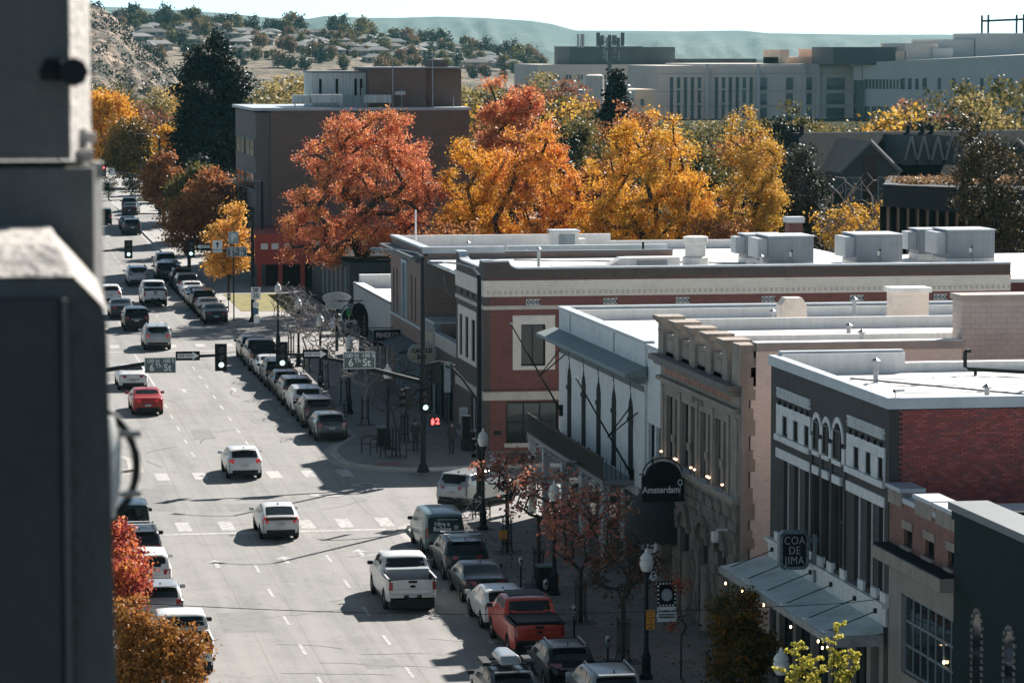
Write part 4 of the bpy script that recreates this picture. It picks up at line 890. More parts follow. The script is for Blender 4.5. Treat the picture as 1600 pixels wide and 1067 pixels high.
b = MB(); ring = [(am+.45*math.cos(t), 231.48, 5.68+.43*math.sin(t)) for t in np.linspace(0, 2*math.pi, 25)]; b.tube(ring, .012, 5); b.build('ring', MATS['dim_letters'], s); text('lettering', 'chip', s, mat('grey_letters', (.22, .18, .16), .6, 0), (am, 231.48, 5.68), .36)
MB().box(am-.1, am+.1, 231.55, 231.7, gz(231), 5.1).build('post', METAL_D, s)
# roof plant
def hvac(label, x0, x1, y0, y1, z0, z1, curb=True, g='air units on the corner store roof'):
    t = thing('rooftop_unit', label, 'air unit', ((x0+x1)/2, y0, z0), g)
    boxo('cabinet', UNIT, t, x0, x1, y0, y1, z0+.35, z1, bevel=.03); boxo('lid', METAL_L, t, x0-.06, x1+.06, y0-.06, y1+.06, z1, z1+.07)
    if curb: boxo('curb', ROOFW, t, x0-.02, x1+.02, y0+.02, y1, z0, z0+.35)
    w_ = x1-x0
    boxo('hood', METAL_L, t, x0-.55, x0-.005, y0+.4, y1-.3, z0+.6, z1-.1)
    boxo('panel', UNIT, t, x0+w_*.52, x1-.08, y0-.02, y0-.002, z0+.45, z1-.1); boxo('panel', UNIT, t, x0+.08, x0+w_*.48, y0-.02, y0-.002, z0+.45, z1-.1)
    boxo('label_plate', WHITE, t, x0+w_*.45, x0+w_*.5, y0-.03, y0-.021, z0+.7, z0+.95); boxo('handle', BLACK, t, x0+w_*.49, x0+w_*.53, y0-.035, y0-.021, z0+.95, z0+1.05)
    MB().tube([(x0+w_*.55, y0-.06, z0), (x0+w_*.55, y0-.06, z0+.5), (x0+w_*.5, y0-.05, z0+.7)], .03, 6).build('pipe', GALV, t)
hvac('big grey rooftop unit beside the red brick chimney stub', 46.9, 49.5, 186, 189, 10.55, 12.35)
hvac('big grey rooftop unit standing alone in the middle of the white roof', 52.0, 54.7, 186, 189, 10.55, 12.4)
hvac('big grey rooftop unit half hidden by leaves by the roof end', 58.0, 60.8, 188, 191, 10.55, 12.5)
hvac('pale older rooftop unit behind the first big unit', 46.7, 48.9, 190.5, 192.5, 10.55, 12.2)
hvac('pale older rooftop unit behind the leafy unit', 57.6, 60, 192.5, 194.5, 10.55, 12.3)
hvac('pale older rooftop unit behind the lone unit', 53.6, 55.4, 190.5, 192.5, 10.55, 12.1)
boxo('roof', ROOFW, bc, 57.7, 70, YN+.3, 198, 10.35, 10.55); boxo('near_wall', B_CORNER, bc, 57.72, 70, 182, 182.3, 1.6, 10.5)
t = thing('rooftop_unit', 'low white duct run and grille unit along the corner store parapet', 'air unit', (38, 180, 10.55))
boxo('duct', ROOFW, t, 33.4, 36.4, 180.2, 180.9, 10.55, 11.25); MB().prism([(36.4, 10.55), (37.6, 10.55), (37.6, 11.65), (37.2, 11.65), (36.4, 11.2)], 180, 181.2).build('duct_bend', ROOFW, t); boxo('cabinet', mat('unit_white', (.6, .59, .56), .6, .1, 2), t, 37.6, 40.4, 180, 181.4, 10.6, 11.65); boxo('grille', UNIT, t, 38.0, 39.7, 179.95, 179.995, 10.75, 11.5)
t = thing('roof_fan', 'pale round roof fan beside the corner store parapet', 'fan', (43.1, 188, 10.55)); MB().lathe((43.1, 188, 10.55), [(.75, 0), (.75, .6), (.6, .65), (.6, 1.4), (.72, 1.45), (.72, 1.75), (.5, 1.8)], 16).build('drum', MATS['unit_white'], t, smooth=40)
t = thing('rooftop_unit', 'square grille air unit on the brick building with the cornice', 'air unit', (39.4, 209, 10.2)); boxo('cabinet', MATS['unit_white'], t, 38.6, 40.2, 208, 209.6, 10.3, 11.55); boxo('grille', UNIT, t, 38.95, 39.95, 207.95, 207.995, 10.45, 11.4); boxo('lid', METAL_L, t, 38.5, 40.3, 207.9, 209.7, 11.55, 11.65); boxo('side_box', MATS['unit_white'], t, 40.25, 40.7, 208.2, 209, 10.4, 11.1)
t = thing('roof_dish', 'small grey satellite dish on the corner store roof', 'dish', (36.3, 182, 10.6)); MB().tube([(36.3, 182, 10.55), (36.3, 182, 11.5)], .03, 6).build('mast', GALV, t); MB().lathe((0, 0, 0), [(.02, 0), (.25, .04), (.4, .12)], 14).build('bowl', GALV, t).location = (0, 0, 0)
o = t.children[-1]; o.data.transform(Matrix.Translation((36.3, 182, 11.55)) @ Matrix.Rotation(R(60), 4, 'X')); o.data.transform(Matrix.Translation(-world_loc(t)+world_loc(t)))
t = thing('chimney', 'red brick chimney stub with grey cap behind the rooftop units', 'chimney', (52.5, 206, 10)); boxo('stack', B_RED, t, 53.2, 54.1, 206, 207, 10, 12.1); boxo('cap', METAL_L, t, 53.1, 54.2, 205.9, 207.1, 12.1, 12.45)
t = thing('roof_vent', 'thin black vent pipe on the long white roof', 'vent'); t.location = (45, 199, 10.5); MB().tube([(42.4, 199, 10.3), (42.4, 199, 11.4)], .07, 8).build('vent_pipe', BLACK, t)
t = thing('flag_mast', 'bare white pole on the roof of the brick building with the cornice', 'pole', (30.2, 206, 10.2)); MB().tube([(30.2, 210, 10.2), (30.2, 210, 12.9)], [.06, .05], 8).build('mast', SIGNWHT, t)
MB().tube([(28.9, 190, 10.2), (28.7, 187.5, 9.4), (28.8, 186, 9.15)], .012, 4).build('cable', GALV, bc)

# unseen fronts opposite, added to bounce cool light onto the right-hand facades
COOL = brick('cool_bounce_brick', (.30, .40, .42), (.27, .36, .38), (.2, .27, .28))
def plain_front(label, y0, y1, h, m, x1=3.0):
    t = thing('commercial_building', label, 'building', (x1, y0, gz(y0))); g = gz((y0+y1)/2)
    n = int((y1-y0)/3.2); st = (y1-y0)/n; holes = []
    for fl in range(int(h/4)):
        for i in range(n): holes.append((y0+st*i+.8, y0+st*(i+1)-.8, g+1.2+fl*4, g+3.2+fl*4))
    b = MB()
    us = sorted({y0, y1, *[q[0] for q in holes], *[q[1] for q in holes]})
    for a, c in zip(us[:-1], us[1:]):
        z = g
        for p, q in sorted((q[2], q[3]) for q in holes if q[0] < (a+c)/2 < q[1]): b.box(x1-.3, x1, a, c, z, p); z = q
        b.box(x1-.3, x1, a, c, z, g+h)
    b.build('wall', m, t)
    for q in holes: boxo('window', GLASS, t, x1-.25, x1-.2, q[0], q[1], q[2], q[3])
    boxo('side_wall', m, t, x1-14, x1-.3, y0, y0+.3, g, g+h); boxo('side_wall', m, t, x1-14, x1-.3, y1-.3, y1, g, g+h); boxo('roof', ROOFW, t, x1-14, x1-.3, y0+.3, y1-.3, g+h-.6, g+h-.4); boxo('cornice', CHIPW, t, x1-.3, x1+.3, y0, y1, g+h, g+h+.4)
plain_front('unseen blue grey brick front added for bounce facing the balcony building across the street', 122, 152, 9.5, COOL); plain_front('long unseen blue grey front added for bounce facing the tin awning across the street', 80, 121.5, 11, COOL); plain_front('low unseen blue grey front added for bounce facing the corner store across the street', 174, 204, 9, COOL); plain_front('unseen blue grey shop front added for bounce facing the low shops across the street', 204.5, 235, 8, COOL)
# small roof clutter
def vent(label, x, y, z, h=.6, r=.09): t = thing('roof_vent', label, 'vent', (x, y, z), 'roof vents'); MB().tube([(x, y, z), (x, y, z+h)], r, 8).build('vent_pipe', GALV, t); MB().lathe((x, y, z+h), [(r*1.8, 0), (r*1.8, .05), (.01, .16)], 8).build('vent_cap', GALV, t)
for i, (x, y, z) in enumerate(((33.5, 104.2, 11.72), (31.6, 110.5, 11.72), (36.2, 107.5, 11.72), (33.0, 142, 10.45), (37.5, 148, 10.45), (42, 150.5, 10.45), (35.5, 128, 11.75), (34.2, 121.5, 11.75), (34.4, 190, 10.55), (41.2, 184, 10.55), (50.6, 192, 10.55), (45.2, 181, 10.55), (36, 203, 10.2), (33.2, 208, 10.2))):
    vent('small metal vent pipe on the %s' % ('white roof beside the red brick wall', 'white roof beside the red brick wall', 'white roof beside the red brick wall', 'roof of the balcony building', 'roof of the balcony building', 'roof of the balcony building', 'roof of the stone building', 'roof of the stone building', 'corner store roof', 'corner store roof', 'corner store roof', 'corner store roof', 'roof of the brick building with the cornice', 'roof of the brick building with the cornice')[i], x, y, z, .4+.3*(i % 3))
PAT = mat('roof_patch', (.46, .46, .45), .7, .25, 1.2)
for par, pts in ((bt, ((30.5, 33, 103, 105.5, 11.72), (34, 35.2, 108, 112, 11.72), (31, 32, 109, 110.2, 11.72))), (bw, ((31, 34, 147, 149.5, 10.45), (38, 43, 141, 143, 10.45), (45, 49, 148, 151, 10.45))), (bt2, ((33, 36, 126, 129, 11.75),)), (bc, ((33, 36, 186, 189, 10.55), (41, 45, 192, 195, 10.55), (50, 51.5, 178, 184, 10.55))), (b8, ((31, 34, 200, 203, 10.2),))):
    for (x0, x1, y0, y1, z) in pts: boxo('roof_patch', PAT, par, x0, x1, y0, y1, z, z+.012)
for par, p, q in ((bt, (31, 111.5, 11.78), (38, 101, 11.78)), (bw, (30, 139, 10.5), (48, 152.5, 10.5)), (bw, (34, 152.5, 10.5), (36, 137, 10.5)), (bc, (34, 196, 10.6), (52, 188.5, 10.6)), (bc, (43.2, 188.5, 10.6), (56, 178, 10.6))): MB().tube([p, q], .035, 5).build('roof_conduit', UNIT, par)
seams(bw, XF+.4, 69, 135.4, 153.5, 10.45, 9, PAT); seams(bc, XF+.4, 57, 176, 197.5, 10.55, 10, PAT); seams(bt2, XF+.6, 59, 119.2, 131.8, 11.75, 6, PAT)
# ------------------------------------------------------------------ trees
BARK = mat('dark_bark', (.035, .028, .024), .9, .3, 6)
BARKP = mat('pale_bark', (.30, .26, .235), .9, .25, 6)
def skeleton(h, crown, n, rs, trunk_h, fill=.55):
    """crown: list of (cx,cy,cz,rx,ry,rz) ellipsoids in local coords. returns nodes, parents, clump points"""
    pts = []
    wts = np.array([c[3]*c[4]*c[5] for c in crown]); wts = wts/wts.sum()
    while len(pts) < n:
        c = crown[rs.choice(len(crown), p=wts)]
        v = rs.normal(size=3); v /= np.linalg.norm(v); r = rs.uniform(fill**3, 1)**(1/3)
        r *= 1-.18*rs.random()
        p = np.array(c[:3])+v*r*np.array(c[3:])
        if p[2] > trunk_h*.75: pts.append(p)
    pts = np.array(pts)
    nodes = [np.array((0, 0, z)) for z in np.linspace(0, trunk_h, 4)]; par = [-1, 0, 1, 2]
    order = np.argsort(np.linalg.norm((pts-np.array((0, 0, trunk_h)))*np.array((1, 1, .8)), axis=1))
    tips = []
    for i in order:
        p = pts[i]; A = np.array(nodes)
        d = np.linalg.norm(A-p, axis=1)+.35*np.maximum(0, A[:, 2]-p[2]+.2*np.linalg.norm(A[:, :2]-p[:2], axis=1)); d[:2] += 50
        j = int(np.argmin(d)); a = A[j]
        ln = np.linalg.norm(p-a); k = max(1, int(ln/.9)); last = j
        for s_ in range(1, k+1):
            t = s_/k; q = a+(p-a)*t+np.array((0, 0, 1))*.14*ln*math.sin(math.pi*t)*(1 if rs.random() < .7 else -.4)+rs.normal(size=3)*.05*(t < 1)
            nodes.append(q); par.append(last); last = len(nodes)-1
        tips.append(last)
    return nodes, par, tips
def wood(name, nodes, par, r0, m, parent, off, minr=.012, power=.42):
    n = len(nodes); cnt = np.zeros(n)
    for i in range(n-1, -1, -1):
        cnt[i] += 1
        if par[i] >= 0: cnt[par[i]] += cnt[i]
    rad = np.maximum(minr, r0*(cnt/cnt[0])**power)
    b = MB()
    for i in range(1, n):
        a, c = nodes[par[i]], nodes[i]
        if np.linalg.norm(c-a) < 1e-4: continue
        b.tube([tuple(a+off), tuple(c+off)], [rad[i]*1.08 if par[i] > 2 else rad[par[i]], rad[i]], 5 if rad[i] < .08 else 8, cap=False)
    return b.build(name, m, parent, smooth=60)
def leaves(name, centers, per, sig, size, m, parent, rs, flat=.0, droop=0.0):
    N_ = len(centers)*per
    c = np.repeat(np.array(centers), per, 0)+rs.normal(size=(N_, 3))*sig*np.array((1, 1, .75))
    u = rs.normal(size=(N_, 3)); u[:, 2] *= (1-flat); u /= np.linalg.norm(u, axis=1)[:, None]
    w_ = rs.normal(size=(N_, 3)); w_[:, 2] -= droop; v = np.cross(u, w_); v /= np.maximum(np.linalg.norm(v, axis=1), 1e-6)[:, None]
    s = size*rs.uniform(.55, 1.25, size=(N_, 1))
    nrm = np.cross(u, v)*s*.18
    P = np.stack([c-u*s*.5, c+v*s*.36+nrm, c+u*s*.5, c-v*s*.36+nrm], 1).reshape(-1, 3)
    me = bpy.data.meshes.new(name); me.vertices.add(N_*4); me.vertices.foreach_set('co', P.astype(np.float32).ravel())
    me.loops.add(N_*4); me.loops.foreach_set('vertex_index', np.arange(N_*4, dtype=np.int32))
    me.polygons.add(N_); me.polygons.foreach_set('loop_start', np.arange(0, N_*4, 4, dtype=np.int32))
    me.update(calc_edges=True); me.materials.append(m)
    o = bpy.data.objects.new(name, me); C.objects.link(o)
    if parent is not None: o.parent = parent
    return o
def tree(name, label, x, y, crown, trunk_h, n, per, sig, size, lm, r0=.3, seed=1, bark=BARK, z=None, cat='tree', group=None, flat=0, fill=.55, density=1.0, z_=None):
    rs = np.random.default_rng(seed)
    z = gz(y)+.1 if z is None else z
    t = thing(name, label, cat, (x, y, z), group)
    if name == 'maple_tree' and seed != 13: crown = [(a, b_, c*1.09, d, e, f*1.09) for a, b_, c, d, e, f in crown]
    nodes, par, tips = skeleton(0, crown, n, rs, trunk_h, fill)
    wood('trunk', nodes, par, r0, bark, t, np.array((x, y, z)), .02 if bark is BARKP else .012)
    if per:
        cs = [nodes[i] for i in tips if rs.random() < density]
        leaves('crown', cs, per, sig, size, lm, t, rs, flat)
    return t
O1 = leafmat('red_orange_leaves', [(.28, (.50, .10, .07)), (.42, (.68, .20, .11)), (.55, (.78, .32, .14)), (.7, (.82, .46, .12))], .36)
O2 = leafmat('golden_orange_leaves', [(.28, (.62, .20, .03)), (.42, (.78, .37, .05)), (.58, (.85, .50, .06)), (.72, (.80, .56, .10))], .36)
O3 = leafmat('amber_leaves', [(.28, (.42, .20, .03)), (.45, (.66, .38, .06)), (.6, (.76, .48, .09)), (.72, (.56, .42, .10))], .34)
O4 = leafmat('yellow_leaves', [(.3, (.66, .36, .05)), (.5, (.80, .52, .08)), (.7, (.82, .62, .14))], .36)
OLIVE = leafmat('olive_leaves', [(.3, (.06, .07, .025)), (.5, (.13, .12, .04)), (.7, (.24, .17, .05))], .35)
DGREEN = leafmat('dark_needles', [(.3, (.010, .020, .016)), (.5, (.018, .032, .024)), (.7, (.035, .05, .035))], .12)
RUST = leafmat('rust_leaves', [(.3, (.20, .08, .045)), (.5, (.40, .16, .06)), (.7, (.58, .28, .10))], .4)
CRIM = leafmat('crimson_leaves', [(.3, (.24, .035, .05)), (.45, (.44, .08, .07)), (.56, (.58, .17, .06)), (.7, (.60, .30, .08))], .45, 1.2)
DKRED = leafmat('dark_red_leaves', [(.3, (.11, .10, .085)), (.45, (.24, .15, .11)), (.54, (.56, .17, .11)), (.68, (.78, .32, .2))], .35, .9)
BRON = leafmat('bronze_leaves', [(.3, (.17, .09, .025)), (.5, (.34, .16, .04)), (.66, (.52, .22, .06)), (.8, (.60, .40, .12))], .35, 1.5)
YGRN = leafmat('yellow_green_leaves', [(.3, (.34, .36, .05)), (.5, (.55, .50, .08)), (.7, (.72, .62, .18))], .4, 2.0)
PINE = leafmat('pine_needles', [(.3, (.008, .017, .014)), (.5, (.015, .027, .021)), (.7, (.03, .045, .032))], .1, .5)
# the row of tall autumn trees behind the white roofs
tree('maple_tree', 'tall red orange maple standing in front of the brown brick block', 33.6, 262, [(0, 0, 9.0, 6.4, 5.5, 5.2), (-3.4, 0, 5.6, 3.2, 3.6, 3.0), (.6, 0, 12.6, 4.0, 3.5, 3.2), (4.4, 1, 7.4, 2.6, 2.6, 3.8)], 4.2, 215, 210, .36, .185, O1, .55, 11)
tree('maple_tree', 'low golden tree filling the gap beside the tall red orange maple', 42.0, 264, [(0, 0, 8.6, 2.6, 2.6, 4.2), (.6, 0, 5.0, 3.4, 3, 3.2)], 2.5, 95, 210, .36, .185, O2, .35, 12)
tree('maple_tree', 'orange maple with a red top left of the golden tree', 47.2, 262, [(0, 0, 8.4, 4.6, 4, 5.0), (-.6, 0, 12.4, 3.0, 2.6, 2.4), (1, 0, 5, 4.2, 3, 3.4)], 3, 150, 210, .38, .185, leafmat('orange_red_leaves', [(.28, (.56, .10, .05)), (.42, (.74, .26, .06)), (.56, (.84, .42, .06)), (.72, (.84, .52, .10))], .36), .45, 13)
tree('maple_tree', 'broad golden orange tree in the middle of the autumn row', 55.2, 258, [(0, 0, 8.6, 5.2, 4.5, 5.6), (-2.5, 0, 6.0, 3.6, 3.5, 3.8), (2.6, 0, 6.5, 3.0, 3.2, 4.4), (0, 0, 12.6, 3.2, 2.8, 2.4)], 3, 215, 210, .37, .18, O2, .5, 14)
tree('maple_tree', 'narrow amber tree at the right end of the autumn row', 62.6, 256, [(0, 0, 6.6, 2.7, 2.6, 5.2), (-.4, 0, 12.0, 1.5, 1.6, 3.2), (1.5, 0, 9.4, 1.7, 1.8, 4.6), (.4, 0, 3.8, 2.9, 2.6, 3.0)], 2.2, 165, 200, .34, .17, O3, .4, 15)
tree('maple_tree', 'red topped orange tree standing behind the autumn row', 50.4, 290, [(0, 0, 10.5, 4.0, 3.8, 5.0), (-.6, 0, 14.4, 2.8, 2.4, 2.6)], 4, 120, 150, .40, .25, O1, .45, 16)
tree('thicket_tree', 'low dark rust tree under the autumn row', 59, 250, [(0, 0, 4.6, 3.6, 2.5, 3.6)], 1.2, 80, 90, .5, .25, RUST, .25, 17, density=.8)
tree('thicket_tree', 'low dark rust tree beside the red maple trunk', 38.5, 250, [(0, 0, 4.4, 3.8, 2.5, 3.4)], 1.2, 80, 90, .5, .25, RUST, .25, 18, density=.8)
tree('shade_tree', 'dark grey green tree right of the amber tree', 69.0, 264, [(0, 0, 9, 2.4, 2.4, 4.8), (0, 0, 5, 2.8, 2.8, 4)], 2, 150, 110, .42, .26, leafmat('grey_green_leaves', [(.3, (.03, .035, .028)), (.5, (.06, .065, .05)), (.7, (.10, .10, .075))], .2), .35, 19)
tree('half_bare_tree', 'half bare tree with orange lower leaves before the gabled hall', 70.2, 252, [(0, 0, 8.2, 3.2, 3, 3.4), (-.5, 0, 6.4, 3, 2.6, 2.6)], 4, 260, 0, 0, 0, None, .25, 20, BARKP)
leaves('crown', [np.array((a*3.0, c*2.0, 5.6+3.0*d)) for a, c, d in np.random.default_rng(8).uniform((-1, -1, 0), (1, 1, 1), (60, 3))], 45, .35, .24, O3, bpy.data.objects['half_bare_tree'], np.random.default_rng(9))
tree('locust_tree', 'dark bronze leaved tree overhanging the rooftop units at the frame edge', 66.2, 206, [(0, 0, 12.2, 2.8, 2.6, 3.4), (-1.6, 0, 14.6, 1.1, 1.2, 2.4), (.8, 0, 10, 2.6, 2.4, 2.0)], 7, 170, 90, .36, .2, leafmat('dark_bronze_leaves', [(.3, (.02, .022, .016)), (.5, (.045, .042, .024)), (.7, (.17, .11, .045))], .3), .3, 21, BARK, density=.9)
# conifers and yellow tree along the far street
def conifer(label, x, y, z, h, r, n, lm, seed, name='pine_tree', layered=True, group=None, per=70, sig=.38, size=.42):
    rs = np.random.default_rng(seed); t = thing(name, label, 'tree', (x, y, z), group)
    MB().tube([(x, y, z), (x, y, z+h*.5), (x, y, z+h*.97)], [h*.022, h*.014, .03], 8).build('trunk', BARK, t)
    cs = []; b = MB()
    for i in range(n):
        f = rs.random()**.8; zz = h*(.12+.85*f); rr = r*(1-f)**.72*rs.uniform(.55, 1.1) + .15; a = rs.uniform(0, 6.283)
        tip = np.array((math.cos(a)*rr, math.sin(a)*rr, zz-.12*rr)); b.tube([(x, y, z+zz-.02*h), tuple(tip+np.array((x, y, z)))], [.05, .02], 4, cap=False)
        for k in range(max(1, int(rr/.9))): cs.append(tip*np.array((1, 1, 0))*(k+1)/max(1, int(rr/.9))+np.array((0, 0, zz-.12*rr*(k+1)/max(1, int(rr/.9)))))
    b.build('branch', BARK, t); leaves('crown', cs, per, sig, size, lm, t, rs, .6)
    return t
# the tall dark pine: broad irregular plates of foliage
tree('pine_tree', 'tall broad dark pine towering over the street trees', 32.0, 385, [(0, 0, 14.5, 4.2, 4.0, 5.0), (.2, 0, 10, 5.0, 4.6, 4.6), (-.2, 0, 18.6, 2.6, 2.4, 2.6), (-.8, 0, 6, 4.8, 4.2, 3.6)], 8, 300, 150, .55, .40, PINE, .6, 31, flat=.5, fill=.4)
conifer('small grey spruce in front of the tall pine', 27.8, 350, 3.2, 8.5, 2.2, 90, leafmat('grey_spruce', [(.3, (.02, .03, .028)), (.6, (.05, .065, .06)), (.8, (.09, .1, .09))], .15), 32)
tree('street_tree', 'bright yellow gold young tree on the corner lawn', 24.2, 275, [(0, 0, 4.6, 1.7, 1.7, 2.6), (.2, 0, 7.0, .9, .9, 1.2), (0, 0, 3.2, 2.0, 1.8, 1.4)], 1.8, 70, 90, .34, .24, leafmat('gold_leaves', [(.3, (.62, .28, .05)), (.5, (.78, .42, .08)), (.7, (.80, .55, .18))], .36), .14, 33)
tree('street_tree', 'rust brown street tree left of the yellow gold tree', 22.9, 300, [(0, 0, 4.6, 2.6, 2.4, 2.6), (.6, 0, 5.8, 2.4, 2, 2)], 1.8, 90, 80, .42, .26, RUST, .16, 34)
tree('street_tree', 'sparse rust tree behind the yellow gold tree', 27.2, 310, [(0, 0, 5.0, 2.8, 2.6, 3.0)], 1.8, 110, 50, .42, .26, leafmat('dusky_rust_leaves', [(.3, (.07, .035, .03)), (.5, (.14, .06, .045)), (.7, (.26, .11, .06))], .35), .16, 35, BARKP, density=.6)
tree('street_tree', 'round dark orange rimmed tree at the far end of the street', 28.0, 470, [(0, 0, 5.0, 3.9, 3.9, 4.6)], 2.4, 200, 110, .5, .36, leafmat('shaded_amber', [(.3, (.10, .075, .025)), (.5, (.22, .14, .035)), (.66, (.55, .30, .05)), (.8, (.7, .4, .07))], .15, .25), .3, 36)
tree('street_tree', 'tall orange tree behind the round tree at the street end', 25.5, 505, [(0, 0, 8, 5.2, 4.6, 5.6)], 3, 160, 90, .6, .42, O2, .3, 37)
tree('street_tree', 'small orange tree beside the far street lamp', 31.5, 450, [(0, 0, 5.0, 1.6, 1.6, 4.2)], 1.6, 70, 80, .45, .35, O2, .2, 38)
for i, (x, y, lab, lm_) in enumerate(((27.5, 330, 'dark street tree beside the far row of parked cars', RUST), (26.5, 345, 'second dark street tree beside the far row of parked cars', OLIVE), (25.6, 372, 'rust street tree just before the far crossing', RUST), (5.2, 330, 'dark street tree across the road from the rust tree', OLIVE), (4.6, 420, 'dark tree left of the far crossing', OLIVE), (4.0, 455, 'tall dark tree left of the street end', PINE), (33.5, 430, 'dark tree right of the far crossing', PINE), (36, 360, 'dark bushy tree at the foot of the tall pine', PINE))):
    tree('street_tree', lab, x, y, [(0, 0, 4.8, 2.6, 2.6, 2.8), (.3, 0, 6.6, 1.8, 1.8, 1.8)], 2, 90, 90, .4, .32, lm_, .16, 140+i)
for i, (x, y, h) in enumerate(((45, 310, 9), (53, 318, 8), (60, 300, 10), (66, 310, 9), (72, 296, 8), (57, 335, 11), (76, 330, 10), (63, 345, 12), (84, 345, 11), (70, 360, 12), (92, 360, 12), (79, 380, 13), (100, 390, 13), (52, 275, 6), (67, 282, 7), (60, 275, 6))):
    tree('thicket_tree', 'dark %s tree filling the gap behind the autumn row' % ('olive', 'green', 'rusty')[i % 3], x, y, [(0, 0, h*.55, h*.36, h*.34, h*.45)], h*.2, 70, 80, .55, .4, (OLIVE, DGREEN, RUST)[i % 3], .25, 170+i, group='dark trees behind the autumn row')
# bare pale twigged pavement trees with steel guards, and leafy ones near by
def guard(x, y, t):
    z = gz(y)+.152
    for k in range(4):
        a = math.pi/4+k*math.pi/2; r = .24
        MB().tube([(x+.34*math.cos(a), y+.34*math.sin(a), z), (x+r*math.cos(a), y+r*math.sin(a), z+.35), (x+r*math.cos(a), y+r*math.sin(a), z+1.5), (x+(r+.1)*math.cos(a), y+(r+.1)*math.sin(a), z+1.6)], .022, 5).build('guard_bar', METAL_D, t)
    b = MB()
    for zz in (.4, 1.35): b.tube([(x+.24*math.cos(a), y+.24*math.sin(a), z+zz) for a in np.linspace(0, 2*math.pi, 13)], .018, 4)
    b.build_each('guard_ring', METAL_D, t)
    boxo('tree_grate', mat('cast_grate', (.05, .05, .05), .7, .3, 12), t, x-.6, x+.6, y-.6, y+.6, z-.0, z+.006)
for i, (x, y, lab) in enumerate(((24.07, 174.75, 'bare pale twigged tree nearest the crossing kerb'), (25.4, 181, 'bare pale twigged tree beside the bike rack bin'), (24.25, 188.8, 'bare pale twigged tree between the two middle lamps'), (24.3, 199, 'bare pale twigged tree under the ONE WAY arrow sign'), (24.3, 208.5, 'bare pale twigged tree by the parked white row'), (24.2, 218, 'bare pale twigged tree before the birch sign'), (24.2, 227.5, 'bare pale twigged tree nearest the second crossing'))):
    t = tree('bare_tree', lab, x, y, [(0, 0, 3.5, 1.7, 1.7, 1.4), (0, 0, 4.5, 1.2, 1.2, .9)], 1.5, 190 if i not in (0, 1) else 70, 0, 0, 0, None, .06, 50+i, BARKP if i not in (0, 1) else BARK, group='bare pavement trees')
    guard(x, y, t)
for i, (x, y, lab, cr, th, n, per, den, lm) in enumerate((
    (24.4, 142.3, 'small pavement tree with bright red leaf tips behind the van', [(0, 0, 3.6, 1.5, 1.4, 1.1)], 2.2, 45, 26, .75, DKRED),
    (24.2, 133.6, 'dark pavement tree with red sprays next to the middle lamp post', [(.3, 0, 3.7, 1.6, 1.5, 1.3)], 2.2, 50, 26, .75, DKRED),
    (24.3, 125.2, 'wide dark leaved pavement tree in front of the balcony columns', [(.2, 0, 3.7, 1.9, 1.8, 1.7), (.5, 0, 4.6, 1.2, 1.2, 1)], 2.0, 100, 24, .75, DKRED),
    (24.3, 117.2, 'dark russet pavement tree next to the nearest lamp post', [(0, 0, 3.4, 1.5, 1.4, 1.4)], 1.9, 60, 28, .75, leafmat('dark_russet_leaves', [(.3, (.04, .042, .034)), (.5, (.075, .06, .045)), (.64, (.22, .08, .04)), (.78, (.38, .13, .05))], .3, .9)))):
    t = tree('pavement_tree', lab, x, y, cr, th, n, per, .22, .16, lm, .09, 70+i, BARK, density=den); guard(x, y, t)
t = tree('sapling', 'thin sapling with two tufts of red leaves beside the Taste of Downtown banner', 25.6, 113.6, [(0, 0, 3.4, .5, .5, .9), (.3, 0, 2.4, .8, .7, .6)], 1.6, 14, 0, 0, 0, None, .035, 80, BARK, cat='tree')
leaves('leaf_tuft', [np.array((-.1, 0, 3.5)), np.array((.0, 0, 3.3))], 60, .16, .12, CRIM, t, np.random.default_rng(2)); leaves('leaf_tuft', [np.array((-.35, 0, 1.9))], 60, .13, .12, CRIM, t, np.random.default_rng(3))
t = tree('street_shrub_tree', 'bushy green tree with orange top beneath the tin awning', 26.4, 108.5, [(0, 0, 3.0, .95, .9, 1.3), (.1, 0, 1.8, 1.1, 1.0, 1.4)], .8, 90, 110, .2, .13, leafmat('green_orange_leaves', [(.36, (.035, .05, .018)), (.5, (.09, .085, .02)), (.62, (.36, .15, .03))], .35, 1.1), .08, 81)
def frond_tree(label, x, y, z, tips, seed):
    rs = np.random.default_rng(seed); t = thing('locust_tree', label, 'tree', (x, y, gz(y)+.1)); b = MB(); cs = []
    b.tube([(x, y, gz(y)+.1), (x, y, z-1.2)], [.1, .07], 7)
    for (dx, dy, h) in tips:
        p0 = np.array((x, y, z-1.2)); p1 = np.array((x+dx, y+dy, z+h)); b.tube([tuple(p0), tuple((p0+p1)/2+np.array((dx*.1, 0, .1))), tuple(p1)], [.035, .02, .008], 5)
        for k in range(9):
            f = .5+.5*k/8; q = p0+(p1-p0)*f; a = rs.uniform(0, 6.28); d = np.array((math.cos(a), math.sin(a), .25))
            for s_ in range(8): cs.append(q+d*.045*s_-np.array((x, y, gz(y)+.1)))
    b.build('trunk', BARK, t); leaves('crown', cs, 4, .035, .12, YGRN, t, rs)
    return t
frond_tree('yellow green fronded tree top poking into the frame bottom under the awning', 24.0, 88, 5.95, [(.1, 0, 1.5), (-1.05, .2, .95), (.3, 0, .6), (-.5, .3, .5), (.85, .3, .6), (-1.3, 0, .3)], 4)
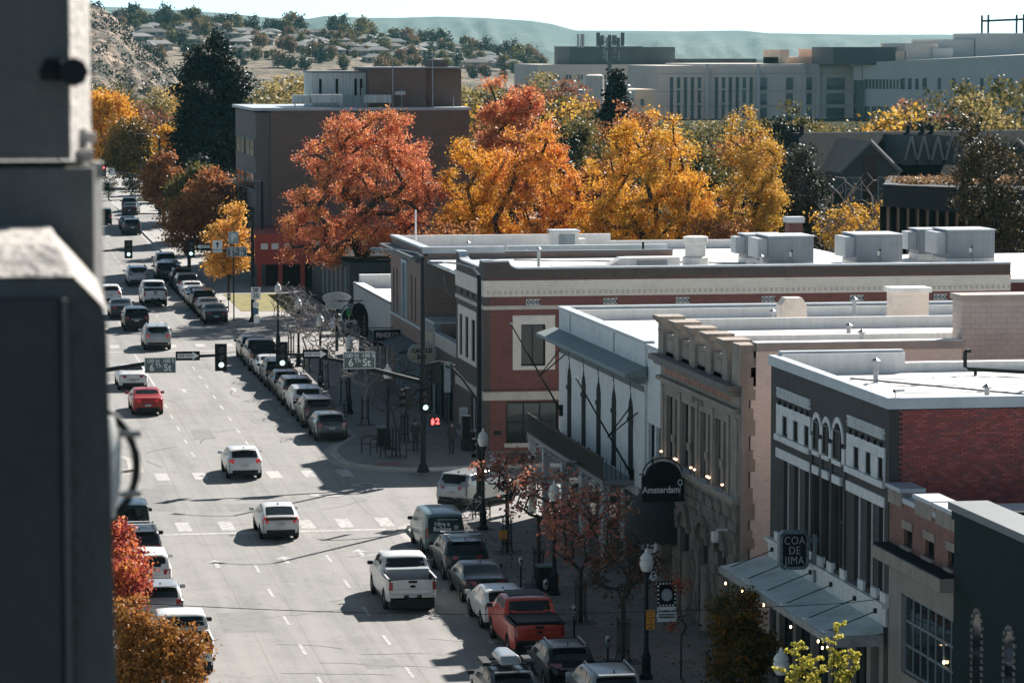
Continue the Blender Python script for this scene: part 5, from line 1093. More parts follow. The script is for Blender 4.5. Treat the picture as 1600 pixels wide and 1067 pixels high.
# left pavement
tree('street_tree', 'crimson leaved tree by the left parked cars', 6.6, 128, [(0, 0, 2.4, 1.5, 1.6, 1.5), (.1, 0, 3.5, .8, .9, 1.0), (.5, -2, 1.8, 1.2, 1.4, 1.1)], 1.5, 110, 80, .22, .17, CRIM, .12, 90)
tree('street_tree', 'bronze leaved tree overlapping the white pickup at the frame bottom', 6.9, 111, [(0, 0, 2.2, 1.4, 1.4, 1.2), (-.4, 0, 3.2, .7, .8, .9), (1.35, .3, 2.1, .8, 1.0, .8), (.3, 0, 1.4, 1.8, 1.5, 1.2)], .6, 190, 75, .2, .15, BRON, .12, 91)
# fallen leaves on the shaded pavement
rs = np.random.default_rng(5)
cs = [np.array((rs.uniform(23.2, 28.6), rs.uniform(106, 150), 0)) for _ in range(1500)]
fl = leaves('fallen_leaves', [(c[0], c[1], gz(c[1])+.165) for c in cs], 1, .0, .13, leafmat('litter_leaves', [(.3, (.10, .06, .03)), (.5, (.22, .13, .06)), (.7, (.34, .24, .14))], .1, 3.0), None, rs, .95)
tag(fl, 'brown fallen leaves scattered over the shaded brick pavement', 'leaves', kind='stuff')
# ------------------------------------------------------------------ vehicles
def paint(name, c, metal=.0, rough=.28):
    k = 'paint_'+name
    if k in MATS: return MATS[k]
    m, t, b = nodes(k); b.inputs['Base Color'].default_value = col(c); b.inputs['Metallic'].default_value = metal; b.inputs['Roughness'].default_value = rough
    b.inputs['Coat Weight'].default_value = .3; b.inputs['Coat Roughness'].default_value = .04; b.inputs['Specular IOR Level'].default_value = .2
    tc = N(t, 'ShaderNodeTexCoord'); n = N(t, 'ShaderNodeTexNoise', i_Scale=2.5, i_Detail=5.0); L(t, tc.outputs['Object'], n.inputs['Vector'])
    L(t, ramp(t, n.outputs['Fac'], [(.3, [x*.86 for x in c]), (.6, c), (.8, [min(.9, x*1.06+.006) for x in c])]), b.inputs['Base Color'])
    MATS[k] = m; return m
PW = paint('white', (.66, .66, .645)); PS = paint('silver', (.36, .375, .375), .35); PK = paint('black', (.006, .008, .009)); PG = paint('grey', (.10, .11, .112), .3); PR = paint('red', (.34, .03, .025)); PRO = paint('bright_red', (.50, .055, .035)); PT = paint('dark_teal', (.014, .028, .032), .15); PB = paint('bronze', (.13, .115, .10), .3); PV = paint('van_teal', (.16, .24, .24), .1); PDS = paint('dark_slate', (.022, .028, .031), .15)
CGL = glass('car_glass', (.010, .013, .014), .05, .45); TYRE = mat('tyre_rubber', (.012, .012, .012), .85, 0, spec=.15); RIM = mat('alloy_rim', (.28, .29, .29), .35, .1, 5, metal=.7)
TAIL = mat('tail_lens', (.28, .02, .018), .25, .1, 8, coat=.5); TAILB = emit('tail_lit', (.55, .03, .025), .12); LENSW = mat('clear_lens', (.45, .42, .40), .25, .1, 6); PLATE = mat('plate', (.40, .41, .42), .5, .3, 30); TRIM = mat('black_trim', (.016, .017, .018), .6, .1, 4, spec=.25); BUMPS = mat('bumper_chrome', (.5, .51, .5), .3, .1, 3, metal=.4)
def chaikin(p, n=2):
    for _ in range(n):
        q = [p[0]]
        for a, c in zip(p[:-1], p[1:]):
            q += [(a[0]*.75+c[0]*.25, a[1]*.75+c[1]*.25), (a[0]*.25+c[0]*.75, a[1]*.25+c[1]*.75)]
        p = q+[p[-1]]
    return p
SPEC = {
 'sedan': dict(L=4.85, W=.92, belt=.96, ins=.20, prof=[(-2.38,.34),(-2.43,.60),(-2.37,.96),(-2.28,1.06),(-1.72,1.10),(-.98,1.42),(-.35,1.46),(.35,1.44),(1.15,1.0),(1.35,.97),(2.1,.86),(2.38,.68),(2.40,.36)], rw=((-1.70,1.10),(-.98,1.42)), ws=((.35,1.44),(1.15,1.0)), win=[(-1.25,-.35),(-.28,.62)], wb=(-1.42,1.38), wr=.33),
 'hatch': dict(L=4.45, W=.89, belt=.98, ins=.19, prof=[(-2.16,.34),(-2.23,.58),(-2.17,.94),(-2.08,1.08),(-1.62,1.42),(-1.3,1.49),(-.5,1.52),(.2,1.49),(1.15,1.02),(1.3,.98),(1.95,.84),(2.18,.62),(2.22,.36)], rw=((-2.08,1.08),(-1.60,1.44)), ws=((.25,1.48),(1.15,1.02)), win=[(-1.45,-.5),(-.43,.6)], wb=(-1.32,1.32), wr=.32),
 'prius': dict(L=4.45, W=.875, belt=.95, ins=.19, prof=[(-2.14,.34),(-2.22,.58),(-2.18,.92),(-2.14,1.06),(-2.0,1.12),(-1.2,1.42),(-.5,1.49),(.0,1.49),(1.35,.98),(1.5,.94),(2.0,.8),(2.18,.6),(2.22,.36)], rw=((-2.0,1.12),(-1.15,1.435)), ws=((.05,1.48),(1.35,.98)), win=[(-1.3,-.5),(-.42,.7)], wb=(-1.3,1.38), wr=.32),
 'suv': dict(L=4.75, W=.94, belt=1.12, ins=.17, prof=[(-2.30,.40),(-2.36,.68),(-2.30,1.08),(-2.24,1.20),(-1.98,1.60),(-1.78,1.68),(-.6,1.73),(.25,1.70),(1.05,1.18),(1.2,1.13),(2.1,1.02),(2.32,.78),(2.36,.44)], rw=((-2.24,1.18),(-1.97,1.62)), ws=((.25,1.70),(1.05,1.18)), win=[(-1.8,-1.2),(-1.1,-.28),(-.2,.6)], wb=(-1.42,1.42), wr=.37),
 'van': dict(L=4.75, W=.92, belt=1.15, ins=.12, prof=[(-2.32,.38),(-2.36,.7),(-2.34,1.1),(-2.28,1.72),(-2.18,1.84),(-1.2,1.9),(.3,1.88),(.6,1.84),(1.35,1.28),(1.5,1.2),(2.1,1.06),(2.34,.8),(2.36,.42)], rw=((-2.335,1.12),(-2.28,1.76)), ws=((.62,1.82),(1.35,1.28)), win=[(-.2,.8)], wb=(-1.45,1.45), wr=.34),
 'pickup': dict(L=5.9, W=1.0, belt=1.30, ins=.17, prof=[(-2.92,.66),(-2.97,.82),(-2.96,1.28),(-2.9,1.36),(-1.1,1.36),(-.95,1.40),(-.78,1.86),(-.55,1.95),(.5,1.96),(.85,1.90),(1.6,1.42),(1.8,1.36),(2.7,1.26),(2.92,.98),(2.95,.55)], rw=((-.95,1.40),(-.76,1.88)), ws=((.85,1.90),(1.6,1.42)), win=[(-.62,.12),(.2,.95)], wb=(-1.75,1.85), wr=.40, bed=(-2.88,-1.06)),
 'jeep': dict(L=4.2, W=.93, belt=1.2, ins=.07, prof=[(-2.0,.55),(-2.03,.7),(-2.02,1.18),(-1.98,1.76),(-1.9,1.84),(-.8,1.87),(.3,1.85),(.42,1.8),(.78,1.24),(.85,1.2),(1.95,1.14),(2.05,.95),(2.08,.6)], rw=((-2.018,1.2),(-1.985,1.74)), ws=((.42,1.80),(.78,1.24)), win=[(-1.75,-.9),(-.8,-.15),(-.05,.4)], wb=(-1.25,1.3), wr=.41),
}
def car(kind, body, label, x, y_rear, rot=0, tail='h', rails=False, lit=False, name=None, cat=None, grp='vehicles on the street', rim=RIM, trim=True, roofbox=False, reuse={}):
    sp = SPEC[kind]; key = (kind, body.name, tail, rails, lit, roofbox)
    nm = name or {'sedan': 'sedan_car', 'hatch': 'hatchback_car', 'prius': 'hatchback_car', 'suv': 'suv_car', 'van': 'panel_van', 'pickup': 'pickup_truck', 'jeep': 'offroad_car'}[kind]
    ct = cat or {'pickup': 'pickup', 'van': 'van'}.get(kind, 'car')
    a = -R(rot); L2 = sp['L']/2
    cx, cy = x+math.sin(R(rot))*L2, y_rear+math.cos(R(rot))*L2
    if key in reuse:
        t = copy_tree(reuse[key]); t.name = nm
    else:
        t = thing(nm, label, ct); reuse[key] = t; build_car(t, kind, sp, body, tail, rails, lit, rim, roofbox)
    t.location = (cx, cy, gz(cy)+.004); t.rotation_euler = (math.atan(S)*math.cos(R(rot)), 0, a); tag(t, label, ct, grp)
    return t
def build_car(t, kind, sp, body, tail, rails, lit, rim, roofbox):
    W, belt, ins = sp['W'], sp['belt'], sp['ins']; P = chaikin(sp['prof'], 2); top = max(p[1] for p in P); L2 = sp['L']/2
    def HW(y, z):
        w_ = W if z <= belt else W-.02-(ins-.02)*min(1, ((z-belt)/(top-belt))**.9)
        if z < .55: w_ -= .05*(.55-z)/.2
        e = max(0, (abs(y)-.72*L2)/(.28*L2)); return w_*(1-.13*e*e)
    bed = sp.get('bed')
    b = MB(); cols = (-1, -.93, -.62, -.3, 0, .3, .62, .93, 1); rows = []
    for i, (y, z) in enumerate(P):
        q0, q1 = P[max(i-1, 0)], P[min(i+1, len(P)-1)]; tx, tz = q1[0]-q0[0], q1[1]-q0[1]; ln = math.hypot(tx, tz) or 1; nx, nz = tz/ln, -tx/ln   # inward
        w_ = HW(y, z); r = []
        for c in cols:
            d = .035*(abs(c) > .99)+.03*abs(c)**2
            r.append((c*w_, y+nx*d*(-1 if y < 0 and False else 1)*1.0, z+nz*d) if True else None)
        rows.append(r)
    V = [p for r in rows for p in r]; n = len(cols); F = []
    for i in range(len(rows)-1):
        for j in range(n-1):
            ym = (P[i][0]+P[i+1][0])/2; zm = (P[i][1]+P[i+1][1])/2
            if bed and bed[0] < ym < bed[1] and abs(zm-1.36) < .05 and 1 <= j <= n-3: continue
            F.append((i*n+j, i*n+j+1, (i+1)*n+j+1, (i+1)*n+j))
    b.add(V, F)
    # sides
    wr = sp['wr']; ra = wr+.07; zc = wr; zs = .30 if kind in ('sedan', 'hatch', 'prius', 'van') else .42
    for s in (0, n-1):
        sg = -1 if s == 0 else 1
        edge = [rows[i][s] for i in range(len(rows))]
        low = [p for p in edge]
        bot = [(edge[0][1], edge[0][2])]
        for yc in sp['wb']:
            a0 = math.asin(max(-1, min(1, (zs-zc)/ra)))
            bot += [(yc+ra*math.cos(th), zc+ra*math.sin(th)) for th in np.linspace(math.pi-a0, a0, 11)]
        bot.append((edge[-1][1], edge[-1][2]))
        # lower panel below the belt line, split in columns so that it shades smoothly
        ys = sorted({round(p[0], 3) for p in bot} | {round(e[1], 3) for e in edge})
        ez = sorted([(e[1], e[2]) for e in edge]); 
        def topz(y):
            z = np.interp(y, [p[0] for p in ez], [p[1] for p in ez]); return min(z, belt)
        bz = sorted(bot); 
        def botz(y):
            for yc in sp['wb']:
                if abs(y-yc) < ra: return max(zs, zc+math.sqrt(max(0, ra*ra-(y-yc)**2)))
            return zs if abs(y) < L2-.35 else zs+.06
        col_ = []
        for y in ys:
            zt, zb = topz(y), botz(y); zb = min(zb, zt-.005); m_ = zb+(zt-zb)*.55
            col_.append([(sg*HW(y, zb)*(.985), y, zb), (sg*(HW(y, m_)+.012), y, m_), (sg*HW(y, zt), y, zt)])
        v = [p for c_ in col_ for p in c_]; f = []
        for i in range(len(col_)-1):
            for k in range(2): f.append((i*3+k, (i+1)*3+k, (i+1)*3+k+1, i*3+k+1))
        b.add(v, f)
        cab = [e for e in edge if e[2] > belt-.001]
        v = [(sg*HW(e[1], belt), e[1], belt) for e in cab]+cab; m_ = len(cab)
        b.add(v, [(i, i+1, m_+i+1, m_+i) for i in range(m_-1)])
    b.build('body', body, t, smooth=38)
    u = MB(); u.box(-W+.12, W-.12, -L2+.12, L2-.12, .2, zs+.12); u.box(-W+.16, W-.16, -L2+.3, L2-.3, .3, belt-.06) if not bed else u.box(-W+.16, W-.16, -.9, L2-.3, .3, belt-.06); u.build('underbody', BLACK, t)
    if bed:
        q = MB(); x1 = W*.9; q.quad((-x1, bed[0], .85), (x1, bed[0], .85), (x1, bed[1], .85), (-x1, bed[1], .85))
        q.quad((-x1, bed[0], .85), (-x1, bed[1], .85), (-x1, bed[1], 1.36), (-x1, bed[0], 1.36)); q.quad((x1, bed[0], .85), (x1, bed[1], .85), (x1, bed[1], 1.36), (x1, bed[0], 1.36)); q.quad((-x1, bed[1], .85), (x1, bed[1], .85), (x1, bed[1], 1.36), (-x1, bed[1], 1.36)); q.quad((-x1, bed[0], .85), (x1, bed[0], .85), (x1, bed[0], 1.34), (-x1, bed[0], 1.34)); q.build('cargo_bed', TRIM, t)
        for sg in (-1, 1): MB().box(sg*W*.90, sg*W*.97, bed[0], bed[1], 1.345, 1.375).build('bed_rail', TRIM if body is not PW else body, t)
    def strip(name, seg, f0, f1, marg, m, off=.012):
        (y0, z0), (y1, z1) = seg; dy, dz = y1-y0, z1-z0; ln = math.hypot(dy, dz); nx, nz = -dz/ln, dy/ln
        if nz < 0: nx, nz = -nx, -nz
        if abs(dz) > abs(dy)*4: nx, nz = (-1 if y0 < 0 else 1), 0.0
        q = MB(); pts = []
        for f in (f0, (f0+f1)/2, f1):
            y, z = y0+dy*f, z0+dz*f; w_ = HW(y, z)-marg
            for c in (-1, -.5, 0, .5, 1): pts.append((c*w_, y+nx*(off-.028*c*c), z+nz*(off-.028*c*c)))
        q.add(pts, [(i*5+j, i*5+j+1, (i+1)*5+j+1, (i+1)*5+j) for i in range(2) for j in range(4)])
        q.add([(p[0], p[1]-nx*.03, p[2]-nz*.03) for p in pts], [(i*5+j, (i+1)*5+j, (i+1)*5+j+1, i*5+j+1) for i in range(2) for j in range(4)])
        return q.build(name, m, t, smooth=40)
    strip('rear_window', sp['rw'], .08, .92, .13, CGL); strip('windshield', sp['ws'], .06, .92, .1, CGL)
    ez = P
    def roofz(y):
        c = [p for p in P if p[1] > belt]; return np.interp(y, [p[0] for p in c], [p[1] for p in c])
    for sg in (-1, 1):
        for (a, c) in sp['win']:
            za, zc_ = roofz(a), roofz(c); z0 = belt+.035
            pts = [(a, z0), (c, z0), (c-.02, min(zc_-.09, top-.1)), (a+.02, min(za-.09, top-.1))]
            if pts[2][1] < z0+.06: pts[2] = (c, z0+.05)
            v = [(sg*(HW(y, z)+.008), y, z) for y, z in pts]; v2 = [(sg*(HW(y, z)-.015), y, z) for y, z in pts]
            MB().add(v+v2, [(0, 1, 2, 3), (7, 6, 5, 4), (0, 1, 5, 4), (1, 2, 6, 5), (2, 3, 7, 6), (3, 0, 4, 7)]).build('side_window', CGL, t)
        my = sp['ws'][1][0]-.35; MB().bx((sg*(W+.12), my, belt+.07), (.22, .11, .15)).build('mirror', TRIM if kind in ('pickup', 'jeep') else (body if body in (PW, PS, PR) else TRIM), t, bevel=.03)
    # wheels
    for yc in sp['wb']:
        for sg in (-1, 1):
            x0 = sg*(W-.235); x1 = sg*(W-.01)
            q = MB(); prof = [(0, wr*.62), (.0, wr*.94), (.03, wr), (.195, wr), (.225, wr*.94), (.225, wr*.62)]
            for i_, (d, r) in enumerate(prof): pass
            vs = []; nn = 18
            for (d, r) in prof:
                for k in range(nn): th = 2*math.pi*k/nn; vs.append((x0+sg*d, yc+r*math.cos(th), wr+r*math.sin(th)))
            q.add(vs, [(i*nn+k, i*nn+(k+1) % nn, (i+1)*nn+(k+1) % nn, (i+1)*nn+k) for i in range(len(prof)-1) for k in range(nn)]+[tuple(range(nn))])
            w_ = q.build('wheel', TYRE, t, smooth=40)
            q = MB(); vs = []
            for (d, r) in ((.20, wr*.64), (.175, wr*.58), (.19, wr*.2), (.205, 0.01)):
                for k in range(20): th = 2*math.pi*k/20; rr = r*(1 if k % 4 < 2 or r > wr*.5 else .9); vs.append((x0+sg*d, yc+rr*math.cos(th), wr+rr*math.sin(th)))
            q.add(vs, [(i*20+k, i*20+(k+1) % 20, (i+1)*20+(k+1) % 20, (i+1)*20+k) for i in range(3) for k in range(20)]); o = q.build('rim', rim, t); o.parent = w_
            for k in range(5):
                th = 2*math.pi*k/5; o = MB().hexa([(x0+sg*.185, yc+wr*.18*math.cos(th+e), wr+wr*.18*math.sin(th+e)) for e in (.5, .9, .7, .6)]+[(x0+sg*.21, yc+wr*.55*math.cos(th+e), wr+wr*.55*math.sin(th+e)) for e in (.35, 1.05, 1.0, .4)]).build('spoke_gap', BLACK, t); o.parent = w_
    # rear details
    def ry(z): return np.interp(z, [p[1] for p in sp['prof'][:4]], [p[0] for p in sp['prof'][:4]])
    TL = TAILB if lit else TAIL
    def lamp(x0, x1, z0, z1, m=TL, d=.06, nm='tail_light'):
        for sg in (-1, 1):
            y = ry((z0+z1)/2); sh = .13*max(0, (abs(y)-.72*L2)/(.28*L2))**2
            k0 = .06*(x0/W)**2*0; MB().hexa([(sg*x0, y-.02+.0, z0), (sg*x1, y+.035, z0), (sg*(x1-.005), y+.28, z0+.02), (sg*x0, y+.2, z0), (sg*x0, y-.005+.02, z1), (sg*(x1-.02), y+.06, z1), (sg*(x1-.03), y+.3, z1), (sg*x0, y+.2, z1)]).build(nm, m, t)
    W9 = W*.885
    if kind == 'pickup':
        lamp(W*.78, W*.93, .92, 1.24); MB().box(-W*.86, W*.86, -3.02, -2.86, .62, .78).build('bumper', BUMPS if body in (PW, PS) else TRIM, t, bevel=.03); MB().box(-W*.35, W*.35, -3.03, -3.0, .62, .74).build('bumper_step', TRIM, t); MB().box(-.16, .16, -3.045, -3.032, .64, .74).build('license_plate', PLATE, t)
        MB().box(-.17, .17, -3.0, -2.965, 1.2, 1.3).build('tailgate_handle', TRIM, t); MB().prism([(.12*math.cos(q), 1.07+.05*math.sin(q)) for q in np.linspace(0, 6.283, 13)[:-1]], -2.995, -2.975).build('badge', SIGNBLK, t); MB().box(-.62, .62, -2.992, -2.975, .96, .975).build('tailgate_crease', PS if body is PW else TRIM, t)
    elif kind == 'jeep':
        lamp(W*.78, W*.93, .8, 1.1); MB().tube([(0.05, -2.06, 1.05), (.05, -2.26, 1.05)], .39, 20).build('spare_wheel', TYRE, t); MB().tube([(0.05, -2.262, 1.05), (.05, -2.275, 1.05)], .18, 14).build('spare_cover', TRIM, t); MB().box(-W*.9, W*.9, -2.14, -1.98, .5, .68).build('bumper', TRIM, t)
    else:
        zt = {'sedan': (.80, .97), 'hatch': (.84, 1.04), 'prius': (.80, 1.06), 'suv': (.92, 1.12), 'van': (.85, 1.25)}[kind]
        if kind == 'sedan': lamp(W*.45, W9, zt[0], zt[1])
        elif kind == 'van': lamp(W*.78, W9+.02, zt[0], zt[1])
        elif tail == 'w': lamp(W*.42, W9, zt[0]+.03, zt[1]-.02)
        else: lamp(W*.62, W9, zt[0], zt[1])
        zb = {'suv': .46, 'van': .42}.get(kind, .38); y_ = ry(.6)
        MB().box(-W*.72, W*.72, y_-.015, y_+.2, zb-.04, zb+.12).build('bumper_trim', TRIM, t, bevel=.02)
        zp = {'sedan': .62, 'hatch': .74, 'prius': .76, 'suv': .80, 'van': .72}[kind]; yp = ry(zp); MB().box(-.17, .17, yp-.03, yp+.05, zp-.05, zp+.06).build('license_plate', PLATE, t)
        MB().box(-.42, .42, yp-.012, yp+.05, zp+.085, zp+.11).build('garnish', BUMPS if kind != 'sedan' else TRIM, t)
        if kind == 'prius': MB().box(-W*.78, W*.78, -2.205, -2.1, .93, 1.055).build('lower_rear_window', CGL, t)
        if kind in ('hatch', 'suv'): y1, z1 = sp['rw'][1]; MB().hexa([(-.6, y1-.2, z1+.03), (.6, y1-.2, z1+.03), (.6, y1+.1, z1+.02), (-.6, y1+.1, z1+.02), (-.6, y1-.2, z1+.06), (.6, y1-.2, z1+.06), (.6, y1+.1, z1+.07), (-.6, y1+.1, z1+.07)]).build('spoiler', body, t)
    if kind in ('sedan', 'hatch', 'prius', 'suv'): MB().prism([(-.55, 0), (-.43, .09), (-.40, 0)], -.02, .02, 'x').build('roof_antenna', TRIM, t).location = (0, sp['rw'][1][0]+.75, roofz(sp['rw'][1][0]+.5)-.02)
    if rails:
        for sg in (-1, 1):
            y0, y1 = sp['rw'][1][0]+.1, sp['ws'][0][0]; MB().tube([(sg*(W-ins-.09), y0, roofz(y0)), (sg*(W-ins-.1), y0+.15, roofz(y0+.15)+.07), (sg*(W-ins-.1), y1-.3, roofz(y1-.3)+.07), (sg*(W-ins-.1), y1-.1, roofz(y1-.1))], .025, 6).build('roof_rail', GALV if rails == 1 else TRIM, t)
        if rails == 2:
            for y in (-.9, .0): MB().box(-W+ins, W-ins, y-.04, y+.04, roofz(y)+.05, roofz(y)+.09).build('cross_bar', SIGNWHT, t)
    if roofbox:
        zr = roofz(-.3)+.12; MB().hexa([(-.38, -1.3, zr), (.38, -1.3, zr), (.34, .9, zr), (-.34, .9, zr), (-.34, -1.15, zr+.32), (.34, -1.15, zr+.32), (.22, .5, zr+.3), (-.22, .5, zr+.3)]).build('roof_box', PS, t, bevel=.1)
        for y in (-.9, .2): MB().box(-W, W, y-.04, y+.04, zr-.06, zr-.01).build('cross_bar', TRIM, t)
        for sg in (-1, 1): MB().box(sg*(W-.3), sg*(W-.02), -.95, .25, zr-.02, zr+.06).build('ski_holder', TRIM, t)
# ---- moving traffic
car('pickup', PW, 'white pickup driving in the right lane beside the parked row', 18.4, 129.0)
tb = thing('tool_box', 'silver tool box across the bed of the white pickup in the right lane', 'tool box', (18.4, 132, gz(132)+1.2)); boxo('case', mat('tool_box_alu', (.38, .43, .44), .4, .1, 3, metal=.3), tb, 17.55, 19.25, 130.35, 130.9, gz(132)+.9, gz(132)+1.52, bevel=.03)
car('prius', PW, 'white wedge shaped hatchback on the near crosswalk', 15.25, 148.0, lit=True)
car('hatch', PW, 'white hatchback crossing beyond the intersection', 15.55, 168.1, tail='h', lit=True)
car('sedan', PR, 'dark red sedan in the left lane', 12.55, 196.3, lit=True)
car('sedan', PW, 'white sedan just ahead of the dark red sedan', 12.5, 209.8)
car('suv', PS, 'silver SUV at the second crossing under the 6th St sign', 15.75, 235.0, rails=1, lit=True)
car('suv', PK, 'black SUV crossing the second intersection', 15.2, 249.8)
car('sedan', PDS, 'dark sedan half hidden behind the black SUV', 14.7, 260.0)
car('pickup', PW, 'distant white pickup beyond the second crossing', 17.95, 270.6)
car('hatch', PW, 'white hatchback cut by the concrete pillar far down the street', 14.6, 273.8, lit=True)
car('suv', PS, 'distant silver SUV ahead of the distant white pickup', 17.9, 291.5, rails=1)
car('suv', PK, 'black SUV pulling beside the far parked row', 20.7, 296.5)
car('jeep', PG, 'grey boxy car alone at the far crossing', 19.5, 379.0, lit=True)
car('sedan', PK, 'black sedan turning at the far crossing', 23.4, 397.0, rot=8); car('suv', PDS, 'dark SUV behind the black sedan at the far crossing', 23.8, 404, rot=5); car('sedan', PS, 'pale sedan parked beyond the far crossing', 27.5, 405, rot=40)
car('suv', PT, 'teal black SUV parked just before the far crossing', 21.6, 361, rails=1); car('sedan', PT, 'teal black sedan ahead of the teal SUV at the far crossing', 21.7, 369)
car('suv', PS, 'silver SUV turning right into the cross street', 24.1, 156.4, rot=44, tail='w')
car('hatch', PW, 'pale car seen sideways in the second cross street', 29.0, 245.0, rot=80)
car('hatch', PG, 'dark car with ski box on the roof cut by the frame bottom', 18.9, 108.6, roofbox=True)
# ---- parked, near block right
van = car('van', PV, 'teal grey panel van with Hire a Bulldog lettering on its rear doors', 21.75, 142.6)
VP = (21.75, 142.6, gz(144.9))
MB().box(21.75-.74, 21.75+.74, 142.585, 142.60, VP[2]+1.02, VP[2]+1.70).build('rear_wrap', mat('dark_teal_wrap', (.02, .035, .038), .35, .1, 3), van)
text('lettering', 'Hire a', van, SIGNWHT, (21.62, 142.575, VP[2]+1.42), .26, bold=.008); text('lettering', 'Bulldog', van, SIGNWHT, (21.62, 142.575, VP[2]+1.20), .26, bold=.008)
MB().prism([(22.22+.11*math.cos(q)*(1+.15*math.cos(3*q)), VP[2]+1.28+.1*math.sin(q)) for q in np.linspace(0, 6.283, 15)[:-1]], 142.57, 142.58).build('dog_mark', LENSW, van); MB().box(21.4, 22.3, 142.573, 142.58, VP[2]+1.6, VP[2]+1.62).build('web_line', SIGNWHT, van)
car('suv', PT, 'dark teal SUV parked behind the panel van', 21.65, 135.8, rails=2, tail='w')
car('sedan', PK, 'black sedan parked between the dark teal SUV and the white hatchback', 21.55, 130.3)
car('hatch', PW, 'white hatchback parked ahead of the red pickup', 21.35, 124.6, rim=RIM)
rt = car('pickup', PRO, 'bright red pickup with black bed cover and big tyres parked by the kerb', 21.5, 118.5)
boxo('bed_cover', TRIM, rt, 20.7, 22.3, 118.62, 120.5, gz(121)+1.37, gz(121)+1.44); o = MB().hexa([(20.72, 120.45, gz(121)+1.38), (22.28, 120.45, gz(121)+1.38), (22.28, 121.0, gz(121)+1.38), (20.72, 121.0, gz(121)+1.38), (20.8, 120.9, gz(121)+1.9), (22.2, 120.9, gz(121)+1.9), (22.2, 121.2, gz(121)+1.97), (20.8, 121.2, gz(121)+1.97)]).build('rear_glass', CGL, rt)
boxo('cab_roof_panel', TRIM, rt, 20.85, 22.15, 121.2, 122.4, gz(121)+1.96, gz(121)+1.985)
for z_, h_ in ((1.13, .05), (.95, .02)): boxo('tailgate_relief', MATS['paint_red'], rt, 20.95, 22.05, 118.48, 118.52, gz(121)+z_, gz(121)+z_+h_)
car('hatch', PK, 'black hatchback parked behind the red pickup with roof rails', 21.6, 112.7, rails=1, tail='w')
car('suv', PS, 'silver car roof with rails cut by the frame bottom', 22.0, 106.9, rails=1)
# ---- parked, second block right
for k, (kind, m_, yy, lab, rl) in enumerate((('hatch', PG, 182.6, 'grey wagon parked first beyond the crossing', 0), ('suv', PB, 188.6, 'bronze SUV parked second beyond the crossing', 1), ('suv', PW, 194.2, 'white SUV parked third beyond the crossing', 0), ('suv', PB, 199.6, 'bronze SUV parked fourth beyond the crossing', 0), ('hatch', PK, 205.2, 'black hatchback parked fifth beyond the crossing', 0), ('suv', PK, 209.9, 'black SUV with pale roof bars parked sixth beyond the crossing', 2), ('sedan', PW, 214.6, 'white sedan parked seventh beyond the crossing', 0), ('pickup', PK, 219.6, 'black pickup parked under the green light', 0), ('suv', PK, 226.2, 'black SUV parked last before the second crossing', 0))):
    car(kind, m_, lab, 21.65, yy, rails=rl)
for k, (kind, m_, yy, lab) in enumerate((('sedan', PT, 254.4, 'dark teal sedan parked first beyond the second crossing'), ('sedan', PB, 260.1, 'bronze sedan parked second beyond the second crossing'), ('suv', PK, 265.6, 'black SUV parked third beyond the second crossing'), ('sedan', PS, 271.1, 'silver sedan parked fourth beyond the second crossing'), ('sedan', PW, 276.7, 'white sedan parked fifth beyond the second crossing'), ('suv', PDS, 282.4, 'slate SUV parked sixth beyond the second crossing'), ('suv', PK, 288.2, 'black SUV parked seventh beyond the second crossing'), ('sedan', PG, 302, 'grey sedan parked near the rust tree'), ('suv', PDS, 308, 'slate SUV parked past the rust tree'))):
    car(kind, m_, lab, 21.45, yy)
# ---- parked left
car('jeep', PT, 'dark teal boxy offroad car with spare wheel parked on the left', 8.55, 147.4)
car('suv', PDS, 'slate SUV parked behind the boxy offroad car', 8.6, 140.6, rails=2); car('suv', PW, 'white SUV with dark glass parked behind the slate SUV', 8.55, 134.2); car('hatch', PS, 'silver hatchback parked behind the white SUV on the left', 8.6, 127.6)
car('pickup', PW, 'white pickup with ladder rack mirrors parked on the left under bronze leaves', 8.75, 117.2)
# ------------------------------------------------------------------ street furniture
GLOBE = mat('frosted_globe', (.62, .62, .58), .35, .12, 5)
STGREEN = mat('street_sign_grey_green', (.085, .105, .10), .5, .1, 3); LETW = mat('reflective_white', (.66, .68, .66), .5, .05, 4)
def lamp_post(label, x, y):
    z = gz(y)+.15; t = thing('lamp_post', label, 'street lamp', (x, y, z), 'acorn street lamps')
    MB().lathe((x, y, z), [(.24, 0), (.24, .12), (.17, .2), (.15, .7), (.19, .76), (.11, .9), (.085, 1.2), (.065, 3.3), (.1, 3.36), (.07, 3.45), (.11, 3.62), (.15, 3.7), (.15, 3.76)], 14).build('post', METAL_D, t, smooth=35)
    MB().lathe((x, y, z), [(.13, 3.762), (.2, 3.85), (.24, 4.0), (.245, 4.12), (.2, 4.14), (.19, 4.17), (.23, 4.2), (.2, 4.3), (.11, 4.4), (.05, 4.43), (.07, 4.48), (.03, 4.56), (.005, 4.6)], 16).build('globe', GLOBE, t, smooth=50)
    return t
for y, l in ((95.2, 'acorn street lamp half hidden by yellow fronds under the awning'), (114.0, 'acorn street lamp carrying the Taste of Downtown banner'), (131.5, 'acorn street lamp beside the litter bin and orange notice'), (149.0, 'acorn street lamp at the near corner beside the signal pole'), (177.8, 'acorn street lamp beside the corner bike rack'), (194.4, 'acorn street lamp under the 6th St sign'), (209, 'acorn street lamp under the ONE WAY sign'), (221.5, 'acorn street lamp among the bare twigs'), (234.6, 'acorn street lamp at the second crossing kerb')):
    lamp_post(l, 24.45 if y < 160 else 24.05, y)
